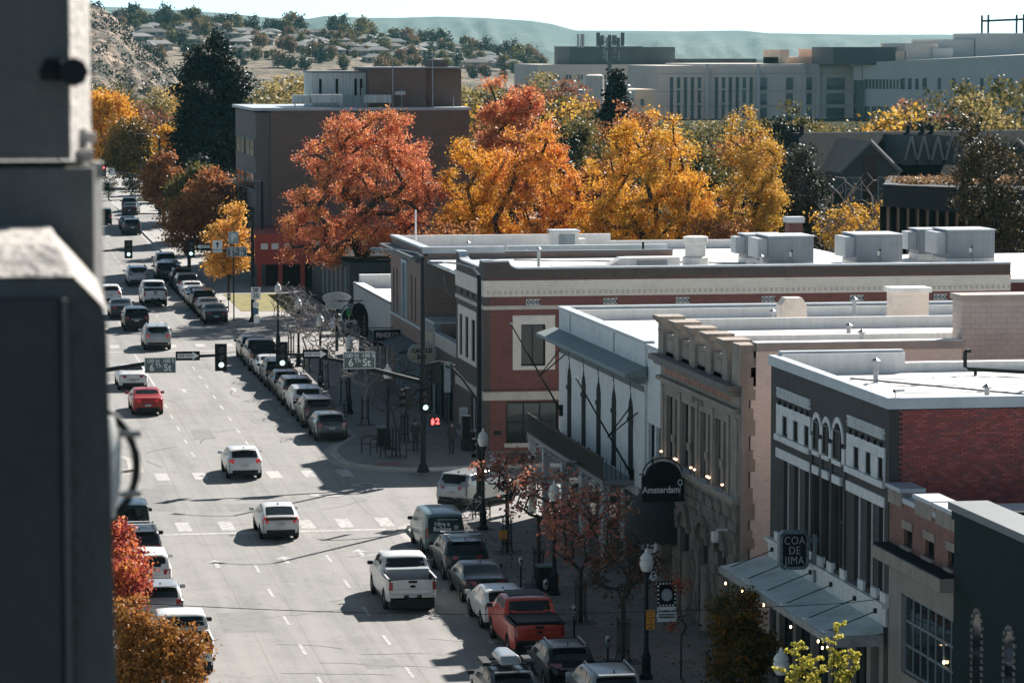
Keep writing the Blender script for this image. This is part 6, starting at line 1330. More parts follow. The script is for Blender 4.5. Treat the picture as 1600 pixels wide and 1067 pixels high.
# banner and notices
def plate(parent, nm, m, x0, x1, y, z0, z1, th=.02): return boxo(nm, m, parent, x0, x1, y, y+th, z0, z1)
ORN = mat('orange_notice', (.75, .30, .04), .6, .06, 4)
bn = thing('street_banner', 'black and white Taste of Downtown banner hung from the nearest lamp', 'banner', (24.9, 114, 3.0)); zb = gz(114)
plate(bn, 'banner_cloth', SIGNBLK, 24.83, 25.5, 113.98, zb+2.68, zb+3.52); plate(bn, 'caption_panel', SIGNWHT, 24.83, 25.5, 113.97, zb+2.14, zb+2.66)
b = MB()
for k in range(20): a = k*2*math.pi/20; b.bx((25.165+.30*max(-1, min(1, 1.3*math.cos(a))), 113.972, zb+3.1+.38*max(-1, min(1, 1.3*math.sin(a)))), (.055, .012, .055))
b.build_each('banner_check', SIGNWHT, bn)
MB().prism([(25.165+.2*math.cos(q), zb+3.08+.22*math.sin(q)) for q in np.linspace(0, 6.283, 17)[:-1]], 113.965, 113.972).build('banner_disc', mat('banner_grey', (.3, .33, .33), .7, .3, 9), bn)
text('lettering', 'Taste of', bn, SIGNBLK, (25.165, 113.96, zb+2.53), .19); boxo('caption_bar', SIGNBLK, bn, 24.88, 25.45, 113.955, 113.968, zb+2.27, zb+2.42); text('lettering', 'DOWNTOWN', bn, SIGNWHT, (25.165, 113.95, zb+2.345), .115, bold=.002)
MB().tube([(24.5, 114, zb+3.55), (25.52, 114, zb+3.55)], .02, 6).build('banner_arm', METAL_D, bn)
def notice(label, x, y, z, w_, h_):
    t = thing('parking_notice', label, 'notice', (x, y, z)); plate(t, 'board', ORN, x-w_/2, x+w_/2, y-.02, z-h_/2, z+h_/2)
    for k, s in enumerate(('NO', 'PARKING', 'OR', 'WAITING')): text('lettering', s, t, BLACK, (x, y-.026, z+h_*(.26-.17*k)), h_*.12)
    boxo('footer_bar', BLACK, t, x-w_*.25, x+w_*.25, y-.03, y-.021, z-h_*.44, z-h_*.38); return t
notice('orange paper notice on the nearest lamp post', 24.57, 113.9, gz(114)+2.24, .3, .68); notice('orange paper notice on the middle lamp post', 24.3, 131.35, gz(131)+2.75, .22, .66); notice('square orange notice on the tree guard behind the black cars', 24.15, 141.9, gz(142)+1.0, .36, .38); notice('narrow orange notice low on the litter bin', 24.62, 131.6, gz(131)+.75, .1, .42)
b2 = thing('street_banner', 'black and white banner on the corner lamp half behind red leaves', 'banner', (25, 149, 3)); z2 = gz(149); plate(b2, 'banner_cloth', SIGNWHT, 24.75, 25.45, 148.98, z2+2.5, z2+3.5)
b = MB()
for k in range(18): a = k*2*math.pi/18; b.bx((25.1+.31*max(-1, min(1, 1.3*math.cos(a))), 148.97, z2+3.0+.45*max(-1, min(1, 1.3*math.sin(a)))), (.07, .012, .07))
b.build_each('banner_check', SIGNBLK, b2); MB().prism([(25.1+.2*math.cos(q), z2+2.95+.25*math.sin(q)) for q in np.linspace(0, 6.283, 15)[:-1]], 148.96, 148.97).build('banner_disc', mat('banner_brown', (.12, .09, .07), .7, .4, 9), b2)
# signals
LG = emit('green_lens', (.55, .90, .86), .8); LR = emit('red_lens', (1.0, .10, .10), 1.3); LOFF = mat('dark_lens', (.03, .03, .03), .3, 0)
def signal(label, x, y, z, on='g', rot=0, board=True):
    """three lens head facing the traffic (-Y); z is its centre"""
    t = thing('traffic_light', label, 'traffic light', (x, y, z), 'traffic lights')
    if board: boxo('backboard', BLACK, t, x-.3, x+.3, y+.02, y+.05, z-.68, z+.68)
    boxo('housing', BLACK, t, x-.2, x+.2, y-.12, y+.18, z-.56, z+.56, bevel=.03)
    for k, c in enumerate('rya'):
        zz = z+.36-.36*k; lit = (on == 'g' and k == 2) or (on == 'r' and k == 0)
        MB().prism([(x+.135*math.cos(q), zz+.135*math.sin(q)) for q in np.linspace(0, 6.283, 15)[:-1]], y-.15, y-.121).build('lens', (LG if k == 2 else LR) if lit else LOFF, t)
        v = MB(); n = 10
        for i in range(n):
            a0 = math.pi*(-.12+1.24*i/n); a1 = math.pi*(-.12+1.24*(i+1)/n); p = lambda a, yy, r: (x+r*math.cos(a), yy, zz+r*math.sin(a))
            v.quad(p(a0, y-.12, .15), p(a1, y-.12, .15), p(a1, y-.34, .15), p(a0, y-.34, .15))
        v.build('visor', BLACK, t)
    if rot: t.rotation_euler = (0, 0, R(rot))
    return t
def street_name(label, x, y, z, big, w_=1.55, h_=.78):
    t = thing('street_sign', label, 'sign', (x, y, z)); boxo('panel', STGREEN, t, x-w_/2, x+w_/2, y-.03, y, z-h_/2, z+h_/2)
    b = MB(); e = .03
    b.box(x-w_/2, x+w_/2, y-.035, y-.031, z+h_/2-e, z+h_/2); b.box(x-w_/2, x+w_/2, y-.035, y-.031, z-h_/2, z-h_/2+e); b.box(x-w_/2, x-w_/2+e, y-.035, y-.031, z-h_/2, z+h_/2); b.box(x+w_/2-e, x+w_/2, y-.035, y-.031, z-h_/2, z+h_/2); b.build('border', LETW, t)
    text('lettering', '100 N  100 S', t, LETW, (x, y-.036, z+h_*.27), h_*.33, bold=.004); text('lettering', big, t, LETW, (x-w_*.27, y-.036, z-h_*.16), h_*.62, bold=.008); text('lettering', 'Th', t, LETW, (x-w_*.06, y-.036, z-h_*.02), h_*.36, bold=.004); text('lettering', 'St', t, LETW, (x+w_*.23, y-.036, z-h_*.16), h_*.62, bold=.008); return t
def one_way(label, x, y, z, d=1, w_=1.2, h_=.46):
    t = thing('one_way_sign', label, 'sign', (x, y, z)); boxo('panel', SIGNBLK, t, x-w_/2, x+w_/2, y-.025, y, z-h_/2, z+h_/2)
    P_ = [(-.44, .11), (.2, .11), (.2, .2), (.48, 0), (.2, -.2), (.2, -.11), (-.44, -.11)]
    MB().prism([(x+d*p[0]*w_/1.02, z+p[1]*h_/.46) for p in P_], y-.032, y-.026).build('arrow', LETW, t); text('lettering', 'ONE WAY', t, SIGNBLK, (x-d*.1*w_, y-.034, z), .19*h_/.46, sx=.88, bold=.002); return t
def mast(label, px, py, h, arms, lum=None, base=True, arm_r=(.13, .06)):
    z = gz(py)+.15; t = thing('signal_pole', label, 'signal pole', (px, py, z))
    MB().tube([(px, py, z), (px, py, z+h)], [.15, .10], 12).build('pole', METAL_D, t, smooth=40)
    if base: MB().lathe((px, py, z), [(.33, 0), (.33, .1), (.24, .25), (.2, .4)], 12).build('pole_base', METAL_D, t)
    for pts in arms: n = len(pts); MB().tube([(x, y, zz+gz(py)) for x, y, zz in pts], [arm_r[0]+(arm_r[1]-arm_r[0])*i/(n-1) for i in range(n)], 8).build('mast_arm', METAL_D, t, smooth=40)
    if lum:
        (dx, dy, dz) = lum; MB().tube([(px, py, z+h), (px+dx*.15, py+dy*.15, z+h+dz*.6), (px+dx*.5, py+dy*.5, z+h+dz*.95), (px+dx, py+dy, z+h+dz)], [.05, .045, .04, .035], 7).build('lamp_arm', GALV, t)
        l = Vector((dx, dy, 0)).normalized(); p = Vector((px+dx, py+dy, z+h+dz)); MB().hexa([tuple(p+l*a+Vector((-l.y, l.x, 0))*c+Vector((0, 0, e))) for a, c, e in ((-.1, -.12, -.06), (.55, -.15, -.08), (.55, .15, -.08), (-.1, .12, -.06), (-.1, -.08, .05), (.5, -.08, .04), (.5, .08, .04), (-.1, .08, .05))]).build('luminaire', GALV, t)
    return t
mast('dark signal and light pole at the far right corner of the first crossing', 24.6, 168.6, 10.9, [[(24.6, 168.6, 4.7), (22.6, 168.6, 5.25), (20.5, 168.6, 5.85), (18.6, 168.6, 6.2), (17.2, 168.6, 6.25)], [(24.6, 168.6, 5.5), (25.4, 168.7, 5.7), (26.1, 168.7, 5.6)]], (-2.0, 1.2, .35))
mast('signal pole on the left side of the first crossing', 5.2, 168.6, 8.0, [[(5.2, 168.6, 5.0), (8.8, 168.6, 5.6), (11.5, 168.6, 6.0), (13.2, 168.6, 6.2), (14.6, 168.6, 6.25)]])
street_name('grey green 6th St sign on the left mast arm', 11.38, 168.45, gz(168)+5.8, '6'); street_name('grey green 6th St sign on the right mast arm', 21.35, 168.45, gz(168)+5.9, '6', 1.6, .86)
one_way('black ONE WAY arrow sign on the left mast arm', 12.75, 168.45, gz(168)+6.25); one_way('black ONE WAY arrow sign on the right mast arm', 19.12, 168.45, gz(168)+6.24, 1, 1.25)
signal('green traffic light on the left mast arm', 14.4, 168.4, gz(168)+6.15); signal('green traffic light on the right mast arm', 17.45, 168.4, gz(168)+6.2)
signal('green traffic light mounted low on the far right signal pole', 24.66, 168.3, gz(168)+3.85); signal('side facing traffic light left of the far right signal pole', 23.75, 168.5, gz(168)+3.9, 'n', -80, False)
signal('unlit traffic light turned away beside the far right pole', 25.25, 168.9, gz(168)+5.15, 'n', -95, False); signal('unlit traffic light at the end of the short bracket arm', 26.1, 168.9, gz(168)+5.0, 'n', -100, False)
hd = thing('walk_signal', 'red hand and number 2 walk signal', 'walk signal', (25.15, 168.4, gz(168)+2.75)); zz = gz(168)+2.75
boxo('housing', BLACK, hd, 24.85, 25.45, 168.3, 168.5, zz-.26, zz+.26); MB().prism([(24.98, zz-.17), (25.09, zz-.17), (25.12, zz-.06), (25.16, zz+.0), (25.14, zz+.02), (25.11, zz-.01), (25.11, zz+.12), (25.085, zz+.12), (25.08, zz+.02), (25.075, zz+.17), (25.05, zz+.17), (25.045, zz+.03), (25.035, zz+.16), (25.01, zz+.16), (25.01, zz+.02), (24.995, zz+.11), (24.97, zz+.11), (24.96, zz-.06)], 168.27, 168.29).build('hand', LR, hd); text('digit', '2', hd, LR, (25.29, 168.28, zz), .42, bold=.015); MB().tube([(25.15, 168.45, zz+.26), (25.15, 168.5, zz+.4), (24.7, 168.55, zz+.4)], .03, 6).build('bracket', METAL_D, hd)
np_ = mast('tall dark signal and light pole at the near right corner', 25.22, 154.75, 11.0, [[(25.2, 154.75, 5.2), (24.9, 154.9, 5.7), (24.5, 155.2, 6.3), (24.1, 155.6, 6.75), (23.6, 156.2, 6.9)]], (-1.7, .9, .55), arm_r=(.07, .05))
signal('traffic light seen from behind on the near corner pole', 24.55, 154.6, gz(154)+4.1, 'n', 180, False); signal('side mounted traffic light on the right of the near corner pole', 25.3, 155.3, gz(154)+3.0, 'n', -85, False)
nb = thing('sign_back', 'pale back of a sign on the near corner bracket arm', 'sign', (24.2, 155.5, 6)); boxo('plate', GALV, nb, 24.35, 24.75, 155.2, 155.23, gz(155)+4.2, gz(155)+4.95); boxo('plate', GALV, nb, 23.75, 24.05, 155.9, 155.93, gz(155)+5.6, gz(155)+7.0)
# second crossing
mast('signal pole with street light beyond the second crossing', 24.2, 254.6, 8.2, [[(24.2, 254.6, 5.2), (22, 254.6, 5.6), (19.4, 254.6, 5.7)]])
mast('signal pole on the left side of the second crossing', 6.0, 254.6, 8.0, [[(6, 254.6, 5.0), (11, 254.6, 5.5), (15, 254.6, 5.75)]])
signal('green traffic light on the left arm of the second crossing', 14.9, 254.4, gz(254)+5.75); signal('green traffic light on the right arm of the second crossing', 19.55, 254.4, gz(254)+5.75)
one_way('black ONE WAY sign pointing left at the second crossing', 20.5, 254.4, gz(254)+5.9, -1, 1.1, .42); street_name('grey 5th St sign at the second crossing', 23.0, 254.4, gz(254)+5.5, '5', 1.5, .72)
ol = thing('lane_sign', 'white straight arrow ONLY sign at the second crossing', 'sign', (21.55, 254.4, gz(254)+5.9)); zz = gz(254)+5.9; boxo('panel', SIGNWHT, ol, 21.2, 21.9, 254.37, 254.4, zz-.45, zz+.45); MB().prism([(21.51, zz-.1), (21.59, zz-.1), (21.59, zz+.15), (21.69, zz+.15), (21.55, zz+.36), (21.41, zz+.15), (21.51, zz+.15)], 254.35, 254.365).build('arrow', SIGNBLK, ol); text('lettering', 'ONLY', ol, SIGNBLK, (21.55, 254.36, zz-.27), .24)
pk = thing('parking_sign', 'square grey P sign above the 5th St sign', 'sign', (22.9, 256, gz(254)+6.6)); boxo('panel', mat('pale_p_sign', (.33, .37, .37), .6, .05, 3), pk, 22.5, 23.3, 256, 256.04, gz(254)+6.0, gz(254)+6.9); text('lettering', 'P', pk, SIGNWHT, (22.9, 255.98, gz(254)+6.45), .75, bold=.02); MB().tube([(22.9, 256.06, gz(256)), (22.9, 256.06, gz(254)+6.9)], .05, 6).build('post', METAL_D, pk)
ms = mast('cobra head street light before the brown brick block', 29.0, 296, 8.6, [], (-2.6, 0, .1)); mast('cobra head street light at the far crossing', 26.9, 396, 8.9, [[(26.9, 396, 3.9), (24.6, 396, 4.7), (22, 396, 5.1), (20.2, 396, 5.25)]], (-2.4, 0, .5))
signal('red traffic light on the far crossing pole', 26.2, 395.8, gz(396)+3.4, 'r'); signal('red traffic light at the end of the far mast arm', 20.4, 395.8, gz(396)+5.3, 'r'); s4 = thing('lane_sign', 'tiny no turn sign beside the far red light', 'sign', (21.3, 395.8, gz(396)+5.2)); boxo('panel', SIGNWHT, s4, 20.95, 21.65, 395.8, 395.85, gz(396)+4.8, gz(396)+5.6); MB().tube([(21.1, 395.77, gz(396)+4.95), (21.1, 395.77, gz(396)+5.4), (21.4, 395.77, gz(396)+5.4)], .05, 4).build('arrow', SIGNBLK, s4)
street_name('far pale street name sign at the third crossing', 25.0, 395.8, gz(396)+4.45, '4', 1.4, .6)
# speed limit post
sp_ = thing('speed_sign', 'white SPEED LIMIT 25 sign on a thin post at the second crossing', 'sign', (22.6, 235.6, gz(235))); zq = gz(235); MB().tube([(22.6, 235.6, zq+.1), (22.6, 235.6, zq+4.3)], .035, 6).build('post', GALV, sp_); boxo('panel', SIGNWHT, sp_, 22.27, 22.93, 235.52, 235.55, zq+3.45, zq+4.3)
for s, z_, k in (('SPEED', 4.17, .15), ('LIMIT', 4.02, .15), ('25', 3.7, .4)): text('lettering', s, sp_, SIGNBLK, (22.6, 235.51, zq+z_), k, bold=.006)
boxo('small_plate', SIGNWHT, sp_, 22.4, 22.8, 235.52, 235.55, zq+2.9, zq+3.25); boxo('blue_plate', mat('blue_plate', (.05, .12, .22), .6, 0), sp_, 22.42, 22.78, 235.52, 235.55, zq+2.4, zq+2.85); boxo('small_plate', SIGNWHT, sp_, 22.45, 22.85, 235.52, 235.55, zq+1.8, zq+2.3)
# racks, bins, meters
def bike_rack(label, x, y):
    t = thing('bike_rack', label, 'bike rack', (x, y, gz(y)), 'bike racks'); z = gz(y)+.15
    MB().tube([(x-.4, y, z), (x-.4, y, z+.75), (x-.3, y, z+.88), (x+.3, y, z+.88), (x+.4, y, z+.75), (x+.4, y, z)], .03, 7).build('hoop', METAL_D, t, smooth=40); MB().tube([(x-.4, y, z+.45), (x+.4, y, z+.45)], .022, 6).build('cross_bar', METAL_D, t); return t
for k, (x, y) in enumerate(((22.9, 176.6), (23.2, 175.5), (23.6, 174.4), (24.9, 174.0))): bike_rack('black hoop bike rack %s at the far corner bulb' % ('nearest the road', 'second from the road', 'third from the road', 'nearest the signal pole')[k], x, y)
for k, (x, y) in enumerate(((23.6, 153.0), (24.3, 152.6), (24.9, 152.2))): bike_rack('black hoop rack %s behind the panel van' % ('nearest the road', 'in the middle', 'nearest the corner lamp')[k], x, y)
def bicycle(label, x, y, rot, m):
    t = thing('bicycle', label, 'bicycle', (0, 0, 0)); 
    for dx in (-.52, .52):
        MB().tube([(dx+.33*math.cos(a), 0, .34+.33*math.sin(a)) for a in np.linspace(0, 2*math.pi, 21)], .02, 5).build('wheel', TYRE, t)
    for p, q in (((-.52, .34), (-.12, .34)), ((-.52, .34), (-.2, .82)), ((-.2, .82), (-.1, .32)), ((-.1, .32), (.38, .8)), ((-.2, .76), (.38, .8)), ((.38, .85), (.52, .34))): MB().tube([(p[0], 0, p[1]), (q[0], 0, q[1])], .018, 5).build('frame_tube', m, t)
    MB().bx((-.22, 0, .87), (.24, .12, .05)).build('saddle', TRIM, t); MB().tube([(.36, -.26, .98), (.4, -.05, .92), (.4, .05, .92), (.36, .26, .98)], .014, 5).build('handlebar', GALV, t); t.location = (x, y, gz(y)+.152); t.rotation_euler = (0, R(4), R(rot))
bicycle('dark bicycle leaning at the racks behind the panel van', 23.9, 152.8, 15, METAL_D); bicycle('second bicycle with pale frame at the racks behind the panel van', 24.6, 152.4, 25, GALV)
def bin_(label, x, y):
    t = thing('litter_bin', label, 'bin', (x, y, gz(y))); z = gz(y)+.15; MB().box(x-.33, x+.33, y-.33, y+.33, z+.05, z+1.0).build('body', METAL_D, t, bevel=.03); MB().box(x-.36, x+.36, y-.36, y+.36, z+1.0, z+1.08).build('lid', mat('bin_lid', (.12, .15, .16), .5, .1, 3), t, bevel=.02)
    b = MB()
    for k in range(7): b.box(x-.3+k*.1, x-.27+k*.1, y-.345, y-.331, z+.12, z+.95)
    b.build_each('slat', TRIM, t)
bin_('black litter bin by the corner bike racks', 24.0, 179.2); bin_('black litter bin with grey lid beside the middle lamp post', 24.25, 132.4); bin_('black litter bin by the corner store wall', 28.2, 176.9)
def meter(label, x, y):
    t = thing('parking_meter', label, 'parking meter', (x, y, gz(y)), 'parking meters'); z = gz(y)+.15; MB().tube([(x, y, z), (x, y, z+1.15)], .035, 8).build('post', METAL_D, t); MB().lathe((x, y, z+1.12), [(.05, 0), (.1, .08), (.1, .28), (.08, .36), (.0, .4)], 10).build('head', GALV, t, smooth=45); MB().bx((x, y-.1, z+1.36), (.1, .02, .1)).build('dial', BLACK, t)
for y, l in ((114.3, 'single parking meter on the kerb behind the black hatchback'), (120.5, 'parking meter beside the red pickup'), (126.3, 'parking meter beside the parked white hatchback'), (131.8, 'parking meter beside the parked black sedan'), (189.5, 'parking meter beside the bronze SUV'), (201.3, 'parking meter between the two middle lamps'), (263.5, 'parking meter by the corner lawn')): meter(l, 23.15, y)
ph = thing('bus_shelter', 'silver curved shelter roof on the far corner', 'shelter', (29.5, 319, 2.8)); boxo('roof', PS, ph, 27.6, 30.2, 317, 321, 5.4, 5.6); boxo('back_panel', GLASS2, ph, 27.7, 30.1, 320.8, 320.9, 2.9, 5.4)
tag(slab('lawn', [(24.2, 264), (29.5, 264), (29.5, 281), (24.2, 281)], .15, .17, mat('autumn_lawn', (.17, .15, .03), .9, .4, 1.5)), kind='structure')
# ------------------------------------------------------------------ people
def person(label, x, y, yaw, top, legs, arms_fwd, seed):
    z = gz(y)+.152; me = bpy.data.meshes.new('person')
    J = {'pelvis': (0, 0, .95), 'belly': (0, 0, 1.1), 'chest': (0, .01, 1.32), 'neck': (0, .015, 1.48), 'head0': (0, .0, 1.58), 'head1': (0, -.01, 1.70), 'head2': (0, 0, 1.77)}
    for s, n in ((-1, 'l'), (1, 'r')):
        J.update({'sh'+n: (s*.18, .01, 1.42), 'el'+n: (s*.25, .02, 1.14), 'wr'+n: (s*.2, -.2*arms_fwd, 1.0+.1*arms_fwd), 'hd'+n: (s*.17, -.28*arms_fwd, .97+.13*arms_fwd), 'hip'+n: (s*.09, 0, .9), 'kn'+n: (s*.1, -.03-.02*s, .5), 'an'+n: (s*.1, .02*s, .09), 'to'+n: (s*.11, -.16+.02*s, .04)})
    E_ = [('pelvis', 'belly'), ('belly', 'chest'), ('chest', 'neck'), ('neck', 'head0'), ('head0', 'head1'), ('head1', 'head2')]
    for n in 'lr': E_ += [('chest', 'sh'+n), ('sh'+n, 'el'+n), ('el'+n, 'wr'+n), ('wr'+n, 'hd'+n), ('pelvis', 'hip'+n), ('hip'+n, 'kn'+n), ('kn'+n, 'an'+n), ('an'+n, 'to'+n)]
    rad = {'pelvis': (.16, .12), 'belly': (.155, .12), 'chest': (.18, .125), 'neck': (.065, .065), 'head0': (.075, .085), 'head1': (.085, .1), 'head2': (.06, .07)}
    for n in 'lr': rad.update({'sh'+n: (.075, .075), 'el'+n: (.055, .055), 'wr'+n: (.036, .036), 'hd'+n: (.04, .03), 'hip'+n: (.095, .1), 'kn'+n: (.068, .068), 'an'+n: (.048, .05), 'to'+n: (.045, .035)})
    keys = list(J); me.from_pydata([J[k] for k in keys], [(keys.index(a), keys.index(c)) for a, c in E_], [])
    o = bpy.data.objects.new('person', me); sk = o.modifiers.new('skin', 'SKIN'); ss = o.modifiers.new('sub', 'SUBSURF'); ss.levels = 2; ss.render_levels = 2
    for i, k in enumerate(keys): me.skin_vertices[0].data[i].radius = rad[k]; me.skin_vertices[0].data[i].use_root = (k == 'pelvis')
    m2 = baked(o)
    SK = mat('skin_tone', (.36, .22, .16), .6, .05, 5); SHOE = mat('shoe', (.03, .03, .03), .6, 0)
    for m in (SK, top, legs, SHOE): m2.materials.append(m)
    for p in m2.polygons:
        c = p.center; p.use_smooth = True
        p.material_index = 3 if c.z < .1 else 2 if c.z < .93 and abs(c.x) < .165 and c.y > -.1 else 0 if c.z > 1.5 or (abs(c.y) > .17*arms_fwd+.03 and c.z < 1.16 and abs(c.x) < .24 and c.y < -.15) else 1
    o = bpy.data.objects.new('person', m2); C.objects.link(o); o.location = (x, y, z); o.rotation_euler = (0, 0, R(yaw)); tag(o, label, 'person')
    off = Vector((0, 0, 0))
    h = MB().lathe((0, .012, 1.72), [(.1, -.1), (.108, -.02), (.098, .06), (.06, .105), (.01, .12)], 12); hm = h.build('hair', mat('dark_hair', (.02, .016, .013), .7, .2, 20)); hm.parent = o
    f = MB(); f.bx((0, -.112, 1.665), (.03, .03, .04)); q = f.build('nose', SK); q.parent = o
    for s in (-1, 1):
        q = MB().bx((s*.034, -.098, 1.695), (.022, .012, .012)).build('eye', BLACK); q.parent = o; q = MB().bx((s*.1, .005, 1.68), (.02, .04, .06)).build('ear', SK); q.parent = o
        n = 'l' if s < 0 else 'r'; hd_ = Vector(J['hd'+n])
        for k in range(5):
            d = Vector(((k-2)*.018*s, -.03*arms_fwd, -.05-.02*(k not in (0, 4)))) if k < 4 else Vector((-.05*s, -.03, -.02))
            q = MB().tube([tuple(hd_), tuple(hd_+d*.6), tuple(hd_+d+Vector((0, .012, 0)))], [.011, .01, .008], 5).build('finger', SK); q.parent = o
    jk = MB().lathe((0, 0, .86), [(.175, 0), (.18, .12), (.17, .3)], 14); q = jk.build('jacket_hem', top, smooth=50); q.parent = o; q.scale = (1, .78, 1)
    return o
person('person in black jacket half hidden behind the far right signal pole', 25.3, 176.2, 150, mat('black_jacket', (.02, .022, .025), .8, .2, 8), mat('black_trousers', (.018, .02, .022), .8, .2, 8), .8, 1)
person('person in dark coat looking down by the corner store wall', 27.05, 175.0, 200, mat('dark_coat', (.035, .032, .032), .8, .2, 8), mat('dark_jeans', (.022, .026, .032), .8, .2, 8), 1.0, 2)
# overhead wire
wr_ = thing('overhead_wire', 'thin overhead wire crossing in front of the street', 'wire', (0, 100, 6)); pts = []
for k in range(25): u = k/24; pts.append((3+u*35, 104.5-u*6, 6.15-1.2*math.sin(math.pi*min(1, u*1.25))*.45+2.6*max(0, u-.72)**1.2*2.2))
MB().tube(pts, .011, 4).build('cable', METAL_D, wr_)
# ------------------------------------------------------------------ background buildings, trees, hills
# brown brick block across the second side street
bb = thing('brick_block', 'large plain brown brick block with strip windows and roof plant behind the red maple', 'building', (28.9, 300, gz(300)))
B_BRN = brick('brown_block_brick', (.19, .13, .105), (.165, .118, .098), (.13, .10, .088), bw=.6, rh=.2, bump=.3, blotch=.15)
boxo('wall', B_BRN, bb, 30.2, 48.0, 300, 320, 2.4, 17.45)
boxo('front_panel', mat('grey_brown_panel', (.145, .125, .115), .8, .15, .5), bb, 28.9, 30.19, 300.3, 320, 2.4, 17.3)
boxo('coping', METAL_L, bb, 28.6, 48.2, 299.8, 320.2, 17.45, 17.7)
for z in (14.9, 11.9, 8.9, 5.9):
    for u0, u1 in ((301.2, 309.5), (310.5, 318.8)): window(bb, 'x', 28.9-.05, u0, u1, z-1.6, z, -.02, .12, mat('grey_window_band', (.11, .125, .13), .6, .1, 1), 2, 2, glass('dusk_glass', (.03, .045, .05), .1))
boxo('penthouse', B_BRN, bb, 39.4, 44.5, 303, 314, 17.7, 21.1); boxo('penthouse', B_BRN, bb, 44.55, 48.0, 304.5, 314, 17.7, 21.05); boxo('penthouse_cap', MATS['dark_coping'], bb, 39.2, 48.1, 302.8, 314.2, 21.1, 21.25)
WPLANT = mat('rusty_white_plant', (.50, .53, .50), .7, .25, .8, streak=.8)
boxo('plant_room', WPLANT, bb, 34.5, 39.35, 305, 312, 17.7, 20.75); boxo('plant_room_cap', MATS['dark_coping'], bb, 34.4, 39.35, 304.9, 312, 20.75, 20.9)
for x in (35.1, 36.6, 38.3, 38.8): boxo('louver', METAL_D, bb, x, x+.22, 304.93, 304.99, 18.7, 20.2)
for (x0, x1, h) in ((32.4, 33.8, .9), (34.0, 36.8, .95), (38.8, 41.2, .9)):
    boxo('roof_duct', WPLANT, bb, x0, x1, 301.5, 303, 18.1, 17.9+h); boxo('duct_leg', GALV, bb, x0+.1, x0+.2, 301.6, 301.8, 17.7, 18.1); boxo('duct_leg', GALV, bb, x1-.2, x1-.1, 301.6, 301.8, 17.7, 18.1)
for x, h in ((41.4, 21.9), (45.0, 22.6), (38.6, 19.4), (42.2, 19.3), (46.9, 18.6)): MB().tube([(x, 302, 17.7), (x, 302, h)], .05, 5).build('antenna', GALV, bb)
boxo('roof_box', B_BRN, bb, 45.4, 47, 306, 309, 21.25, 21.9)
MB().box(41.6, 42.5, 301.8, 302.2, 18.8, 19.1).build('roof_dish', WPLANT, bb)
# red canopy building on the corner below it
rb = thing('shop_building', 'low bright red canopied shop below the brown brick block', 'building', (27.6, 290, gz(290)))
REDP = mat('red_paint', (.36, .06, .045), .6, .12, 1); boxo('fascia', REDP, rb, 27.6, 36, 288, 299, 4.6, 7.2); boxo('base', METAL_D, rb, 28.6, 36, 289, 299, 2.5, 4.6); b = MB()
for x in (27.8, 29.6, 31.5): b.box(x, x+.35, 288.1, 288.5, 2.5, 4.6)
b.build_each('column', REDP, rb); b = MB()
for x in (28.1, 29.0, 30.1): b.box(x, x+.6, 287.95, 287.995, 5.9, 6.4)
b.build_each('sign_panel', SIGNWHT, rb)
# dark shops on the far side of the second crossing
ds_ = thing('shop_building', 'dark shop row with pale pilasters under the red maple', 'building', (32, 258, gz(260))); boxo('wall', mat('slate_paint', (.045, .055, .06), .8, .2, 1), ds_, 32, 44, 258, 284, 2.2, 6.6); b = MB()
for u in (260, 263, 266, 269, 272, 275): b.box(31.9, 31.99, u, u+.5, 2.3, 6.2)
b.build_each('pilaster', mat('pale_slate', (.24, .30, .32), .7, .1, 1), ds_); boxo('roof', SHINGLE_D, ds_, 31.8, 44, 257.8, 284.2, 6.6, 6.8)
# medical complex far off
HSP = mat('hospital_panel', (.62, .56, .49), .8, .08, .08); HSP2 = mat('hospital_grey', (.52, .52, .49), .8, .08, .08); HSD = mat('plant_screen_dark', (.085, .105, .11), .7, .15, .2); HG = glass('far_glass', (.05, .085, .09), .15); HGW = mat('lit_blind', (.5, .5, .46), .6, .1, 1)
def far(px): return math.tan(R(9.8116)+math.atan((px-800)/5300))
def FX(px, Y): return far(px)*Y
def FZ(py, Y): return 23-(py-75)/5300*Y*1.02
YH = 900
hA = thing('hospital_block', 'pale long hospital wing with dark rooftop screens behind the radio mast', 'building', (FX(960, 980), 980, 3))
boxo('wall', HSP, hA, FX(840, 980), FX(1110, 980), 980, 1020, 2, FZ(101, 980)); boxo('screen', HSD, hA, FX(890, 985), FX(1004, 985), 985, 1010, FZ(101, 980), FZ(73, 985)); boxo('screen', HSD, hA, FX(1005, 985), FX(1056, 985), 987, 1010, FZ(101, 980), FZ(74, 985)); boxo('screen', HSD, hA, FX(1056, 985), FX(1187, 985), 990, 1010, FZ(101, 980), FZ(92, 985))
for i in range(14):
    x = 846+i*18
    if x+12 < 1100: window(hA, 'y', 980, FX(x, 980), FX(x+12, 980), FZ(126, 980), FZ(115, 980), -.1, .3, HSP, 2, 1, HG)
for i in range(14): boxo('window', HG, hA, FX(846+i*18, 980), FX(857+i*18, 980), 979.8, 979.99, FZ(148, 980), FZ(138, 980))
b = MB()
for px in (903, 908, 911): b.tube([(FX(px, 985), 985, FZ(75, 985)), (FX(px, 985), 985, FZ(54, 985))], .35, 5)
b.build_each('antenna', GALV, hA)
hB = thing('hospital_block', 'tall hospital front with narrow vertical window bays above the golden tree', 'building', (FX(1150, YH), YH, 3))
boxo('wall', HSP, hB, FX(1027, YH), FX(1332, YH), YH, YH+40, 2, FZ(103, YH))
boxo('crown_wall', HSP, hB, FX(1088, YH), FX(1332, YH), YH+2, YH+40, FZ(103, YH), FZ(100, YH))
storeys = [(122, 141), (146, 164), (169, 187), (192, 208)]
